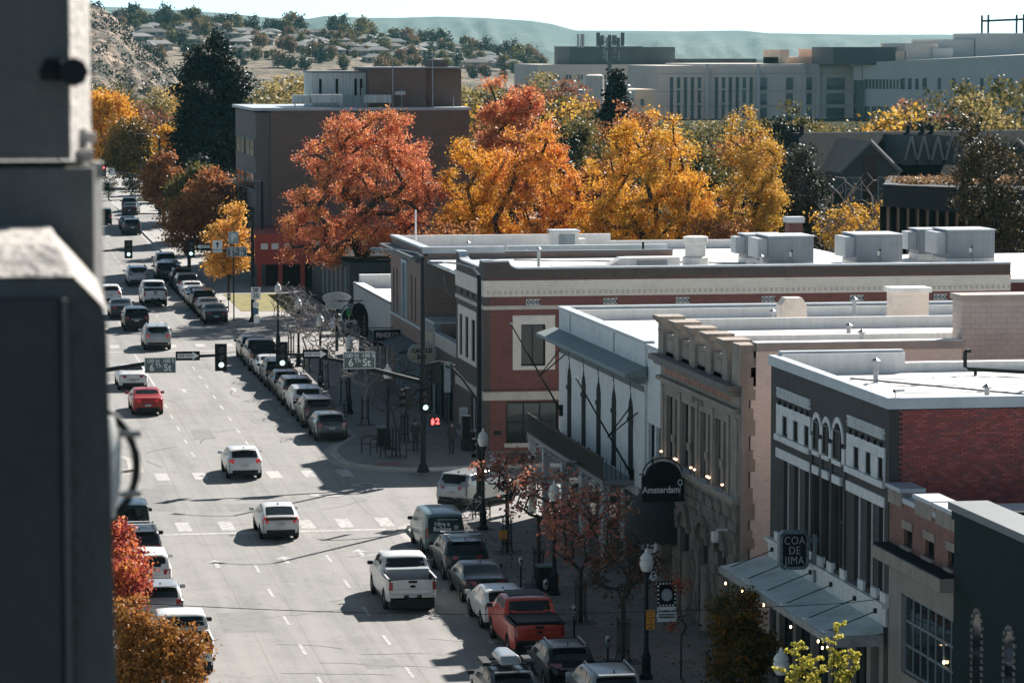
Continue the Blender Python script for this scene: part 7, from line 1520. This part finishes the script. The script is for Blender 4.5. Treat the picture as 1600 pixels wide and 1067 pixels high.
for x0, n in ((1046, 5), (1116, 6)):
    for i in range(n):
        x = x0+i*10.8
        bay = MB(); bay.box(FX(x, YH), FX(x+5, YH), YH-.15, YH-.02, FZ(208, YH), FZ(121, YH)); bay = bay.build('window_bay', HG, hB)
        for a, c in storeys: MB().box(FX(x+.4, YH), FX(x+4.6, YH), YH-.3, YH-.16, FZ(c, YH), FZ(c-2.5, YH)).build('spandrel', HSD if (i+a) % 3 else HGW, bay)
for x0, x1 in ((1186, 1197), (1227, 1237), (1255, 1267), (1290, 1318)):
    for a, c in storeys:
        boxo('window', HG if (x0+a) % 2 else glass('far_glass_pale', (.16, .20, .20), .2), hB, FX(x0, YH), FX(x1, YH), YH-.3, YH-.02, FZ(c-6, YH), FZ(a, YH)); boxo('spandrel', HSD, hB, FX(x0, YH), FX(x1, YH), YH-.32, YH-.02, FZ(c, YH), FZ(c-6, YH))
for py in (115, 143, 166, 190): boxo('panel_joint', HSD, hB, FX(1028, YH), FX(1331, YH), YH-.06, YH-.01, FZ(py+.5, YH), FZ(py, YH))
for x in (1100, 1180, 1252, 1273, 1330): boxo('fin', HSP2, hB, FX(x, YH), FX(x+5, YH), YH-1.2, YH-.35, 3, FZ(100, YH))
boxo('roof_block', mat('peach_penthouse', (.66, .50, .38), .8, .1, .2), hB, FX(1226, YH), FX(1297, YH), YH+8, YH+25, FZ(100, YH), FZ(90, YH)); boxo('roof_block', MATS['peach_penthouse'], hB, FX(1226, YH), FX(1240, YH), YH+6, YH+25, FZ(100, YH), FZ(78, YH)); boxo('roof_block', MATS['peach_penthouse'], hB, FX(1282, YH), FX(1297, YH), YH+6, YH+25, FZ(100, YH), FZ(77, YH))
hC = thing('hospital_block', 'wide grey hospital wing with slit windows and rooftop boxes at the frame edge', 'building', (FX(1460, 870), 870, 3))
MB().hexa([(FX(1332, 890), 890, 2), (FX(1640, 840), 840, 2), (FX(1640, 870), 880, 2), (FX(1332, 930), 930, 2), (FX(1332, 890), 890, FZ(99, 890)), (FX(1640, 840), 840, FZ(84, 840)), (FX(1640, 870), 880, FZ(84, 880)), (FX(1332, 930), 930, FZ(99, 930))]).build('wall', HSP2, hC)
def hc(px, d=0): return 890-(px-1332)/308*50-d
for i in range(11): x = 1350+i*5.4; boxo('slit_window', HSD, hC, FX(x, hc(x)), FX(x+2.5, hc(x)), hc(x)-1.0, hc(x)-.2, FZ(140, 880), FZ(125, 880))
for i in range(4): x = 1405+i*11; boxo('window', HG, hC, FX(x, hc(x)), FX(x+8, hc(x)), hc(x)-1.6, hc(x)-.3, FZ(140, 880), FZ(123, 880))
for i in range(4): x = 1349+i*11; boxo('window', HG, hC, FX(x, hc(x)), FX(x+7, hc(x)), hc(x)-1.6, hc(x)-.3, FZ(208, 880), FZ(168, 880))
for i in range(9): boxo('panel_joint', HSD, hC, FX(1345+i*32, hc(1345+i*32)), FX(1345.5+i*32, hc(1345+i*32)), hc(1345+i*32)-.35, hc(1345+i*32)-.1, FZ(160, 880), FZ(104, 880))
for i in range(8): px_ = 1440+i*22; boxo('window', HG, hC, FX(px_, hc(px_)), FX(px_+14, hc(px_)), hc(px_)-1.6, hc(px_)-.3, FZ(140, 880), FZ(122, 880))
boxo('stair_glass', HG, hC, FX(1333, 888), FX(1343, 888), 886, 888.5, FZ(210, 888), FZ(126, 888))
for x0, x1, y0, m_ in ((1306, 1406, 74, HSD), (1417, 1468, 68, HSP), (1403, 1418, 80, MATS['peach_penthouse']), (1458, 1490, 76, HSP2), (1469, 1530, 62, HSP2), (1531, 1640, 52, HSP2), (1560, 1590, 55, HSD)):
    boxo('roof_block', m_, hC, FX(x0, 880), FX(x1, 880), 880+(x0 % 7), 905+(x0 % 5), FZ(102, 880), FZ(y0, 880))
b = MB()
for px, t_ in ((1531, 24), (1541, 23), (1585, 23), (1596, 22)): b.tube([(FX(px, 885), 885, FZ(52, 885)), (FX(px, 885), 885, FZ(t_, 885))], .3, 5)
b.tube([(FX(1531, 885), 885, FZ(33, 885)), (FX(1597, 885), 885, FZ(30, 885))], .3, 5); b.build_each('roof_frame', METAL_D, hC)
lo = thing('hospital_block', 'low peach and grey hospital annex between the dark spruce and the tall front', 'building', (FX(985, 860), 860, 3)); boxo('wall', MATS['peach_penthouse'], lo, FX(993, 860), FX(1026, 860), 862, 890, 2, FZ(140, 860)); boxo('wall', HSP2, lo, FX(912, 850), FX(992, 850), 850, 880, 2, FZ(141, 850)); MB().lathe((FX(925, 848), 845, 3), [(FX(14+800, 850)-FX(800, 850), 0), (FX(14+800, 850)-FX(800, 850), FZ(118, 850)-3), (1.5, FZ(116, 850)-3)], 18).build('round_tower', HSP, lo, smooth=40); boxo('window', HSD, lo, FX(1003, 860), FX(1008, 860), 861.7, 861.95, FZ(165, 860), FZ(155, 860))
# radio mast
cm = thing('radio_mast', 'cell mast with clustered antenna panels above the autumn trees', 'mast', (FX(952, 700), 700, 3.8)); xm = FX(952, 700)
MB().tube([(xm, 700, 3.8), (xm, 700, FZ(55, 700))], [.65, .4], 10).build('pole', mat('mast_grey', (.16, .19, .19), .6, .1, 1), cm)
for zc, r_ in ((FZ(66, 700), 2.0), (FZ(86, 700), 1.9)):
    for k in range(9):
        a = k*2*math.pi/9; MB().bx((xm+r_*math.cos(a), 700+r_*math.sin(a), zc+(.3 if k % 2 else -.2)), (.45, .35, 2.2)).build('antenna_panel', MATS['mast_grey'] if k % 3 else mat('pale_panel', (.4, .42, .41), .6, 0), cm)
    b = MB(); b.tube([(xm+r_*math.cos(a), 700+r_*math.sin(a), zc) for a in np.linspace(0, 6.283, 10)], .12, 5); b.build('ring', MATS['mast_grey'], cm)
for px in (934, 972): MB().bx((FX(px, 700), 700, FZ(62, 700)), (.7, .5, 2.8)).build('antenna_panel', MATS['mast_grey'], cm)
# gabled dark hall
gh = thing('gabled_hall', 'dark slate roofed hall with pointed timber gables behind the roofs', 'building', (80, 300, 2.6))
Yg = 300; gx = lambda px: FX(px, Yg); gzz = lambda py: FZ(py, Yg)
HALL = mat('hall_boards', (.045, .062, .06), .8, .2, .6); RAIL = mat('gable_trim', (.22, .23, .215), .7, .1, 1)
b = MB(); b.hexa([(gx(1270), Yg, 2.5), (gx(1640), Yg, 2.5), (gx(1640), Yg+16, 2.5), (gx(1270), Yg+16, 2.5), (gx(1270), Yg, gzz(285)), (gx(1640), Yg, gzz(285)), (gx(1640), Yg+16, gzz(285)), (gx(1270), Yg+16, gzz(285))]); b.build('wall', HALL, gh)
b = MB(); b.hexa([(gx(1262), Yg-1, gzz(288)), (gx(1645), Yg-1, gzz(288)), (gx(1645), Yg+17, gzz(288)), (gx(1262), Yg+17, gzz(288)), (gx(1275), Yg+7, gzz(212)), (gx(1645), Yg+7, gzz(209)), (gx(1645), Yg+9, gzz(209)), (gx(1275), Yg+9, gzz(212))]); b.build('roof', SHINGLE_D, gh)
for c0, hw, top, bot in ((1335, 48, 219, 268), (1560, 48, 217, 266)):
    MB().prism([(gx(c0-hw), gzz(bot)), (gx(c0-hw), gzz(300)), (gx(c0+hw), gzz(300)), (gx(c0+hw), gzz(bot)), (gx(c0), gzz(top))], Yg-5, Yg+7).build('gable', HALL, gh)
    for s_ in (-1, 1): MB().tube([(gx(c0), Yg-5.15, gzz(top)), (gx(c0+s_*hw), Yg-5.15, gzz(bot))], .2, 4).build('gable_trim', RAIL, gh)
    boxo('timber_panel', mat('brown_panel', (.06, .035, .028), .8, .2, 1), gh, gx(c0-9), gx(c0+10), Yg-5.1, Yg-5.01, gzz(300), gzz(241))
    for d in (-38, 12): window(gh, 'y', Yg-5.12, gx(c0+d), gx(c0+d+26), gzz(312), gzz(275), 0, .1, RAIL, 2, 2, glass('hall_glass', (.05, .07, .075), .1))
for i, c0 in enumerate((1408, 1426, 1446, 1466, 1477)):
    hw = 9; MB().prism([(gx(c0-hw), gzz(258)), (gx(c0+hw), gzz(258)), (gx(c0), gzz(214 if i else 213))], Yg-3-i*.3, Yg+6).build('dormer', HALL, gh)
    for s_ in (-1, 1): MB().tube([(gx(c0), Yg-3.1-i*.3, gzz(214)), (gx(c0+s_*hw), Yg-3.1-i*.3, gzz(250))], .11, 4).build('dormer_trim', RAIL, gh)
for px in (1283, 1452, 1475, 1490, 1556, 1564): MB().tube([(gx(px), Yg+7, gzz(213)), (gx(px), Yg+7, gzz(200))], .22, 6).build('vent', METAL_D, gh)
# dark office with brass columns
bo = thing('office_block', 'dark flat roofed office with slim brass columns and dry roof planting', 'building', (FX(1500, 232), 232, 2.2)); Yo = 232
ox = lambda px: FX(px, Yo); oz = lambda py: FZ(py, Yo)
DKO = mat('dark_office_panel', (.028, .032, .033), .8, .15, .8, spec=.15)
MB().hexa([(ox(1380), Yo, oz(325)), (ox(1640), Yo-8, oz(345)), (ox(1640)+4, Yo+14, oz(345)), (FX(1388, Yo+16), Yo+16, oz(325)), (ox(1380), Yo, oz(291)), (ox(1640), Yo-8, oz(297)), (ox(1640)+4, Yo+14, oz(297)), (FX(1388, Yo+16), Yo+16, oz(291))]).build('fascia', DKO, bo)
boxo('curtain_wall', glass('office_glass', (.010, .012, .012), .3, .05), bo, ox(1384), ox(1640), Yo+1.2, Yo+1.5, 2.2, oz(326)); BRASS = mat('brass_fin', (.26, .17, .11), .5, .15, 2)
for i in range(11): px = 1391+i*15.3; boxo('column', BRASS, bo, ox(px), ox(px+2.6), Yo+.5, Yo+.9, 2.2, oz(327))
boxo('edge_trim', METAL_L, bo, ox(1380), ox(1400), Yo-.1, Yo+.2, oz(291)+.01, oz(290))
rs = np.random.default_rng(77); o = leaves('roof_planting', [(x_-world_loc(bo).x, y_-world_loc(bo).y, oz(291)+.15-world_loc(bo).z) for x_, y_ in zip(rs.uniform(ox(1425), ox(1640), 500), rs.uniform(Yo+1, Yo+6, 500))], 8, .18, .22, leafmat('dry_planting', [(.3, (.20, .10, .05)), (.5, (.36, .22, .11)), (.7, (.46, .32, .18))], .3, 1.0), bo, rs); o['kind'] = 'stuff'
# mid distance trees: three shapes of each foliage, every tree an object of its own
def simple_tree(lm, seed, h, r, n=46, per=42, size=.55, sig=.8):
    return tree('park_tree', 'x', 0, 0, [(0, 0, h*.6, r, r, h*.4), (r*.2, 0, h*.42, r*1.05, r, h*.28)], h*.2, n, per, sig, size, lm, .25, seed, z=0)
protos = {}
for i, (k, lm, h, r) in enumerate((('o', O3, 10, 4), ('y', leafmat('straw_leaves', [(.3, (.22, .17, .06)), (.5, (.34, .26, .09)), (.7, (.44, .34, .14))], .4), 11, 4.5), ('g', OLIVE, 12, 4.6), ('d', DGREEN, 13, 4.2), ('r', leafmat('muted_red_leaves', [(.3, (.16, .06, .05)), (.5, (.28, .11, .06)), (.7, (.38, .2, .09))], .4), 9, 4))):
    protos[k] = simple_tree(lm, 200+i, h, r)
used = set()
def park(k, px, py_top, Y, lab, grp='trees of the town beyond', wide=1.0):
    o = protos[k] if k not in used else copy_tree(protos[k])
    used.add(k)
    h0 = {'o': 10, 'y': 11, 'g': 12, 'd': 13, 'r': 9}[k]; z0 = gz(Y)-.2; s = max(.3, (FZ(py_top, Y)-z0)/(h0*1.04))
    o.location = (FX(px, Y), Y, z0); o.scale = (s*wide, s*wide, s); o.rotation_euler = (0, 0, rng.uniform(0, 6.28)); tag(o, lab, 'tree', grp); return o
NM = {'o': 'amber', 'y': 'straw yellow', 'g': 'olive green', 'd': 'dark evergreen', 'r': 'muted red'}
park('y', 500, 108, 520, 'straw yellow tree rising left of the rooftop plant room', wide=1.3); park('g', 440, 140, 480, 'olive green tree behind the flat roof of the brown block', wide=1.5); park('d', 800, 112, 420, 'dark evergreen tree right of the brown brick tower', wide=.8)
conifer('dark spruce in front of the hospital annex', FX(962, 420), 420, 3.7, FZ(108, 420)-3.7, 2.9, 130, DGREEN, 41, 'spruce_tree', per=60, size=.5)
for k, px, py, Y, wd in (('o', 165, 150, 620, 1.2), ('g', 205, 142, 640, 1.3), ('y', 245, 130, 700, 1.3), ('g', 180, 118, 760, 1.3), ('o', 270, 138, 720, 1.2), ('r', 225, 155, 560, 1.0), ('o', 285, 128, 800, 1.3), ('g', 300, 150, 560, 1.2), ('y', 750, 130, 560, 1.1), ('g', 770, 118, 600, 1.2), ('o', 752, 165, 420, .9), ('r', 742, 185, 380, .8), ('g', 830, 125, 640, 1.0), ('y', 845, 108, 760, 1.1), ('g', 870, 140, 520, 1.1), ('o', 900, 150, 470, .9), ('r', 880, 120, 600, .9), ('g', 925, 160, 430, .8), ('y', 455, 110, 640, 1.2), ('g', 610, 100, 900, 1.4), ('g', 560, 104, 860, 1.4), ('y', 700, 108, 800, 1.3), ('g', 1420, 150, 420, 1.0), ('o', 1405, 165, 400, .9), ('g', 1500, 118, 470, 1.4), ('g', 1555, 112, 480, 1.5), ('y', 1530, 140, 440, .9), ('d', 1468, 160, 400, .6), ('g', 1600, 118, 500, 1.5), ('r', 1440, 155, 440, .9), ('g', 390, 140, 520, 1.1), ('y', 420, 122, 620, 1.2), ('g', 470, 120, 700, 1.3), ('o', 310, 165, 500, 1.0), ('d', 345, 190, 430, .9), ('d', 240, 230, 460, .8), ('d', 170, 262, 430, .8), ('d', 205, 258, 435, .9), ('o', 150, 170, 560, 1.2), ('y', 135, 140, 640, 1.4), ('g', 1640, 130, 520, 1.4)):
    park(k, px, py, Y, '%s tree in the town beyond the far crossing' % NM[k])
for i in range(20):
    px = 975+i*24+rng.uniform(-8, 8); k = 'gdgogygd'[i % 8]; park(k, px, 184+rng.uniform(-8, 14), 440+rng.uniform(0, 160), '%s tree at the foot of the hospital' % NM[k], 'trees at the foot of the hospital', 1.5)
# hills
def vnoise(x, y, seed):
    rs = np.random.default_rng(seed); G_ = rs.random((64, 64)); xi = np.floor(x).astype(int); yi = np.floor(y).astype(int); fx = x-xi; fy = y-yi; fx = fx*fx*(3-2*fx); fy = fy*fy*(3-2*fy)
    g = lambda i, j: G_[i % 64, j % 64]
    return (g(xi, yi)*(1-fx)+g(xi+1, yi)*fx)*(1-fy)+(g(xi, yi+1)*(1-fx)+g(xi+1, yi+1)*fx)*fy
def fbm(x, y, seed, o=5): return sum(vnoise(x*2**k, y*2**k, seed+k)/2**k for k in range(o))/2
def hill(name, ridge, d0, d1, x0, x1, nx, ny, m, rough, seed, zb=3.6, gul=0.0, back=True):
    px = np.linspace(x0, x1, nx); t = np.linspace(0, 1.25 if back else 1, ny)
    rx = np.array([p[0] for p in ridge]); ry = np.array([p[1] for p in ridge])
    V = np.zeros((nx, ny, 3))
    for i, p in enumerate(px):
        yy = np.interp(p, rx, ry); D = d0+(d1-d0)*t; zt = 23-(yy-75)/5300*d1*1.015
        prof = np.where(t <= 1, np.sin(np.clip(t, 0, 1)*math.pi/2)**1.15, 1-(t-1)*2.2)
        n = fbm(np.full(ny, p/60.), t*5, seed); g_ = np.abs(fbm(np.full(ny, p/38.)+t*1.2, t*.8+3, seed+9)-.5)*2
        env = np.clip(np.sin(np.clip(t, 0, 1)*math.pi), 0, 1)
        z = zb+(zt-zb)*prof+env*(rough*(n-.5)*2-gul*(1-g_))
        V[i, :, 0] = far(p)*D; V[i, :, 1] = D; V[i, :, 2] = z
    me = bpy.data.meshes.new(name); idx = np.arange(nx*ny).reshape(nx, ny)
    f = np.stack([idx[:-1, :-1], idx[1:, :-1], idx[1:, 1:], idx[:-1, 1:]], -1).reshape(-1, 4)
    me.from_pydata(V.reshape(-1, 3).tolist(), [], f.tolist()); me.materials.append(m)
    for q in me.polygons: q.use_smooth = True
    o = bpy.data.objects.new(name, me); C.objects.link(o); tag(o, kind='structure'); return V
def hillmat(name, stops, sc, sc2):
    m, t, b = nodes(name); g = N(t, 'ShaderNodeNewGeometry')
    n1 = N(t, 'ShaderNodeTexNoise', i_Scale=sc, i_Detail=8.0, i_Roughness=.72); L(t, g.outputs['Position'], n1.inputs['Vector'])
    n2 = N(t, 'ShaderNodeTexNoise', i_Scale=sc2, i_Detail=4.0); L(t, g.outputs['Position'], n2.inputs['Vector'])
    mx = N(t, 'ShaderNodeMix'); mx.inputs[0].default_value = .4; L(t, n1.outputs['Fac'], mx.inputs[2]); L(t, n2.outputs['Fac'], mx.inputs[3])
    L(t, ramp(t, mx.outputs[0], stops), b.inputs['Base Color']); b.inputs['Roughness'].default_value = .95; b.inputs['Specular IOR Level'].default_value = .1
    return m
hill('far_hills', [(-600, 10), (173, 13), (260, 16), (350, 22), (425, 29), (484, 30.6), (512, 25.6), (569, 28.7), (625, 28.7), (684, 26.6), (756, 28.7), (830, 33), (863, 38), (899, 48), (977, 48), (1053, 49), (1154, 47.6), (1200, 52), (1365, 54), (1466, 53.7), (1600, 56), (2300, 50)], 4200, 7000, -600, 2300, 360, 60, hillmat('far_hill_grass', [(.3, (.045, .072, .07)), (.5, (.075, .105, .10)), (.7, (.14, .165, .15))], .002, .02), 12, 301, gul=34)
MIDR = [(-300, 20), (142, 18), (190, 40), (253, 44), (304, 46), (395, 58), (453, 54), (522, 60), (569, 66), (647, 72), (700, 80), (756, 90), (837, 104), (900, 118), (1000, 126)]
VM = hill('mesa_hill', MIDR, 1500, 2100, -300, 1000, 220, 50, hillmat('mesa_ground', [(.36, (.045, .05, .038)), (.46, (.09, .08, .06)), (.54, (.20, .16, .12)), (.66, (.32, .26, .2))], .03, .2), 3, 311)
VR = hill('rocky_hill', [(-300, -25), (60, -8), (142, 7), (157, 11), (182, 28), (215, 66), (250, 92), (285, 112), (320, 124), (400, 127)], 1000, 1400, -300, 400, 200, 70, hillmat('rocky_slope', [(.38, (.04, .042, .038)), (.48, (.085, .075, .06)), (.53, (.22, .165, .125)), (.6, (.36, .275, .215)), (.74, (.46, .36, .29))], .045, .3), 9, 321, gul=5)
# hillside scrub, houses and trees on the mesa
rs = np.random.default_rng(55); cs = []
for _ in range(850):
    i = rs.integers(0, VR.shape[0]); j = rs.integers(4, 56); cs.append(VR[i, j]+np.array((rs.uniform(-3, 3), rs.uniform(-3, 3), .4)))
tag(leaves('hillside_scrub', cs, 34, 1.25, 1.0, DGREEN, None, rs), 'dark scrub dotted over the rocky slope', 'scrub', kind='stuff')
HW = [mat('house_wall_%d' % i, c, .8, .1, .2) for i, c in enumerate(((.34, .32, .29), (.42, .39, .35), (.24, .22, .20), (.30, .26, .21)))]
HR = [mat('house_roof_%d' % i, c, .8, .1, .2) for i, c in enumerate(((.11, .12, .12), (.19, .19, .18), (.08, .078, .075)))]
def at_mesa(px, f):
    i = int(np.clip((px+300)/1300*219, 0, 219)); j = int(f*39); return VM[i, j]
rs = np.random.default_rng(66); hn = 0
for row, f in enumerate((.42, .5, .58, .66, .74, .82, .9)):
    for px in np.arange(215+row*9, 800-row*10, 38):
        px += rs.uniform(-12, 12)
        if rs.random() < .34: continue
        p = at_mesa(px, f+rs.uniform(-.03, .03)); wd = rs.uniform(9, 17); dp = rs.uniform(7, 10); h = rs.uniform(2.2, 3.8); rot = rs.uniform(-.3, .3)
        t = thing('hillside_house', 'pale house among the trees on the mesa hillside', 'house', (0, 0, 0), 'houses on the mesa hillside'); k = hn; hn += 1
        boxo('wall', HW[k % 4], t, -wd/2, wd/2, -dp/2, dp/2, -3, h)
        MB().hexa([(-wd/2-.8, -dp/2-.8, h), (wd/2+.8, -dp/2-.8, h), (wd/2+.8, dp/2+.8, h), (-wd/2-.8, dp/2+.8, h), (-wd/2+dp*.4, -.3, h+1.9), (wd/2-dp*.4, -.3, h+1.9), (wd/2-dp*.4, .3, h+1.9), (-wd/2+dp*.4, .3, h+1.9)]).build('roof', HR[k % 3], t)
        for q in range(3): boxo('window', HG, t, -wd*.38+q*wd*.28, -wd*.38+q*wd*.28+wd*.17, -dp/2-.06, -dp/2-.01, h*.3, h*.78)
        t.location = p; t.rotation_euler = (0, 0, rot)
HT = {}
for i, (k, lm) in enumerate((('d', leafmat('mesa_dark_leaves', [(.3, (.028, .034, .022)), (.5, (.05, .055, .034)), (.7, (.085, .085, .05))], .2)), ('g', OLIVE), ('t', leafmat('mesa_tan_leaves', [(.3, (.14, .085, .05)), (.5, (.22, .14, .08)), (.7, (.30, .20, .12))], .35)))):
    HT[k] = [tree('hillside_tree', 'dark round tree on the mesa hillside' if k == 'd' else 'olive tree on the mesa hillside' if k == 'g' else 'tan autumn tree on the mesa hillside', 0, 0, [(0, 0, 5.4, 3.6, 3.6, 4.2)], 1.4, 26, 34, 1.0, 1.3, lm, .3, 400+i*5+q, z=0, group='trees on the mesa hillside') for q in range(2)]
hu = set()
for q in range(300):
    top = q < 120
    px = rs.uniform(185, 850); f = rs.uniform(.9, 1.0) if top else rs.uniform(.25, .92)
    k = rs.choice(['d', 'g', 't'], p=[.7, .2, .1] if top else [.42, .3, .28]); pr = HT[k][q % 2]
    o = pr if pr.name not in hu else copy_tree(pr); hu.add(pr.name)
    o.location = at_mesa(px, f)-np.array((0, 0, .6)); s = rs.uniform(.6, 1.25)*(1.0 if top else .7); o.scale = (s, s, s*rs.uniform(.85, 1.3)); o.rotation_euler = (0, 0, rs.uniform(0, 6.28))
# ------------------------------------------------------------------ haze: still air over the valley
hz = bpy.data.materials.new('valley_haze'); hz.use_nodes = True; t_ = hz.node_tree; t_.nodes.clear()
pv = t_.nodes.new('ShaderNodeVolumePrincipled'); pv.inputs['Color'].default_value = (.36, .80, .88, 1); pv.inputs['Density'].default_value = 2.9e-5; pv.inputs['Anisotropy'].default_value = .15
om = t_.nodes.new('ShaderNodeOutputMaterial'); t_.links.new(pv.outputs[0], om.inputs['Volume'])
hzo = MB().box(-7000, 10000, -80, 9200, -3, 130).build('haze', hz); tag(hzo, 'pale blue haze over the valley', 'haze', kind='stuff')
# ------------------------------------------------------------------ the viewer's own building at the left edge, close and out of focus
OLDC = mat('shaded_old_concrete', (.115, .115, .108), .9, .4, 2.2, bump=.6, bscale=30, streak=.5)  # dark tone carries the shade of the front faces; blotches and streaks vary it
PALEC = mat('sunlit_chipped_concrete', (.50, .465, .42), .9, .25, 9, bump=.8, bscale=40)  # pale tone carries the sunlight on the side strip and cap
fo = thing('concrete_pillar', 'tall concrete pillar with shade darkened front filling the left edge', 'pillar', (.2, 8, 21))
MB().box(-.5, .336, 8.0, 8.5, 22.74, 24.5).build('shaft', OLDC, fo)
MB().prism([(.3365, 8.0), (.406, 8.46), (.406, 8.5), (.3365, 8.5)], 22.74, 24.5, 'z').build('side_strip', PALEC, fo)  # sunlight on this strip is put into its paler concrete colour
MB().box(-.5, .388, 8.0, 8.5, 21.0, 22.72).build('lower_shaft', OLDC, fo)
MB().prism([(.3885, 8.0), (.43, 8.40), (.43, 8.5), (.3885, 8.5)], 21.0, 22.72, 'z').build('side_strip', OLDC, fo)
b = MB(); rs = np.random.default_rng(3)
for k in range(9): z = 22.72+rs.uniform(-.01, .08); b.bx((.375+rs.uniform(-.03, .03), 8.1+rs.uniform(0, .2), z), (rs.uniform(.02, .05), .07, rs.uniform(.015, .04)))
b.build_each('broken_edge', PALEC, fo)
MB().tube([(.34, 7.99, 22.944), (.34, 7.90, 22.944)], .022, 10).build('bolt', METAL_D, fo); MB().tube([(.34, 7.9, 22.944), (.34, 7.87, 22.944)], .034, 8).build('bolt_head', METAL_D, fo); MB().lathe((.30, 7.99, 22.944), [(.03, -.02), (.035, 0), (.02, .03)], 8).build('washer', METAL_D, fo)
fl_ = thing('parapet_post', 'broad concrete parapet post with chipped sunlit cap at the lower left', 'post', (.2, 7.4, 20))
pts = [(-.6, 22.50), (.315, 22.50), (.378, 22.435), (.386, 22.40), (.404, 21.3), (-.6, 21.3)]
MB().prism(pts, 7.42, 7.9).build('post_body', OLDC, fl_)
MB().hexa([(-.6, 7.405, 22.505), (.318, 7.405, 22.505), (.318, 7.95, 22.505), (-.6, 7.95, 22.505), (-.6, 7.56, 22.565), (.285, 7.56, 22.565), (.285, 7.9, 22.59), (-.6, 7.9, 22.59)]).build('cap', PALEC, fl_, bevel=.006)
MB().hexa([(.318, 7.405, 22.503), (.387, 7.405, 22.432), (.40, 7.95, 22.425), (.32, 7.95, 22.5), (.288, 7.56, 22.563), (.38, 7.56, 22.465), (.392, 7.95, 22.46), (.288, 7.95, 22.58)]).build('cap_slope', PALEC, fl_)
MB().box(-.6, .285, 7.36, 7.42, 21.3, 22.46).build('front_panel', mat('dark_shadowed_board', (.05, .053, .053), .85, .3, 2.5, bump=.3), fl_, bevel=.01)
MB().box(.287, .299, 7.35, 7.42, 21.3, 22.46).build('panel_rib', OLDC, fl_)
wl = thing('wall_lantern', 'round wall lantern with dark hoop peeking from behind the post', 'lamp', (.40, 8.6, 22.0))
zc = 21.93; yc = 8.7; xc = .37
MB().tube([(xc+.155*math.cos(a), yc, zc+.165*math.sin(a)) for a in np.linspace(0, 6.283, 33)], .011, 8).build('hoop', METAL_D, wl, smooth=50)
MB().lathe((xc, yc, zc), [(.02, -.15), (.10, -.13), (.118, -.04), (.118, .06), (.10, .13), (.02, .15)], 20).build('globe', mat('milky_globe', (.5, .5, .47), .4, .1, 4), wl, smooth=50)
for z in (zc+.085, zc-.07): MB().tube([(xc-.1, yc-.02, z), (xc+.165, yc-.02, z)], .009, 6).build('band', GALV, wl)
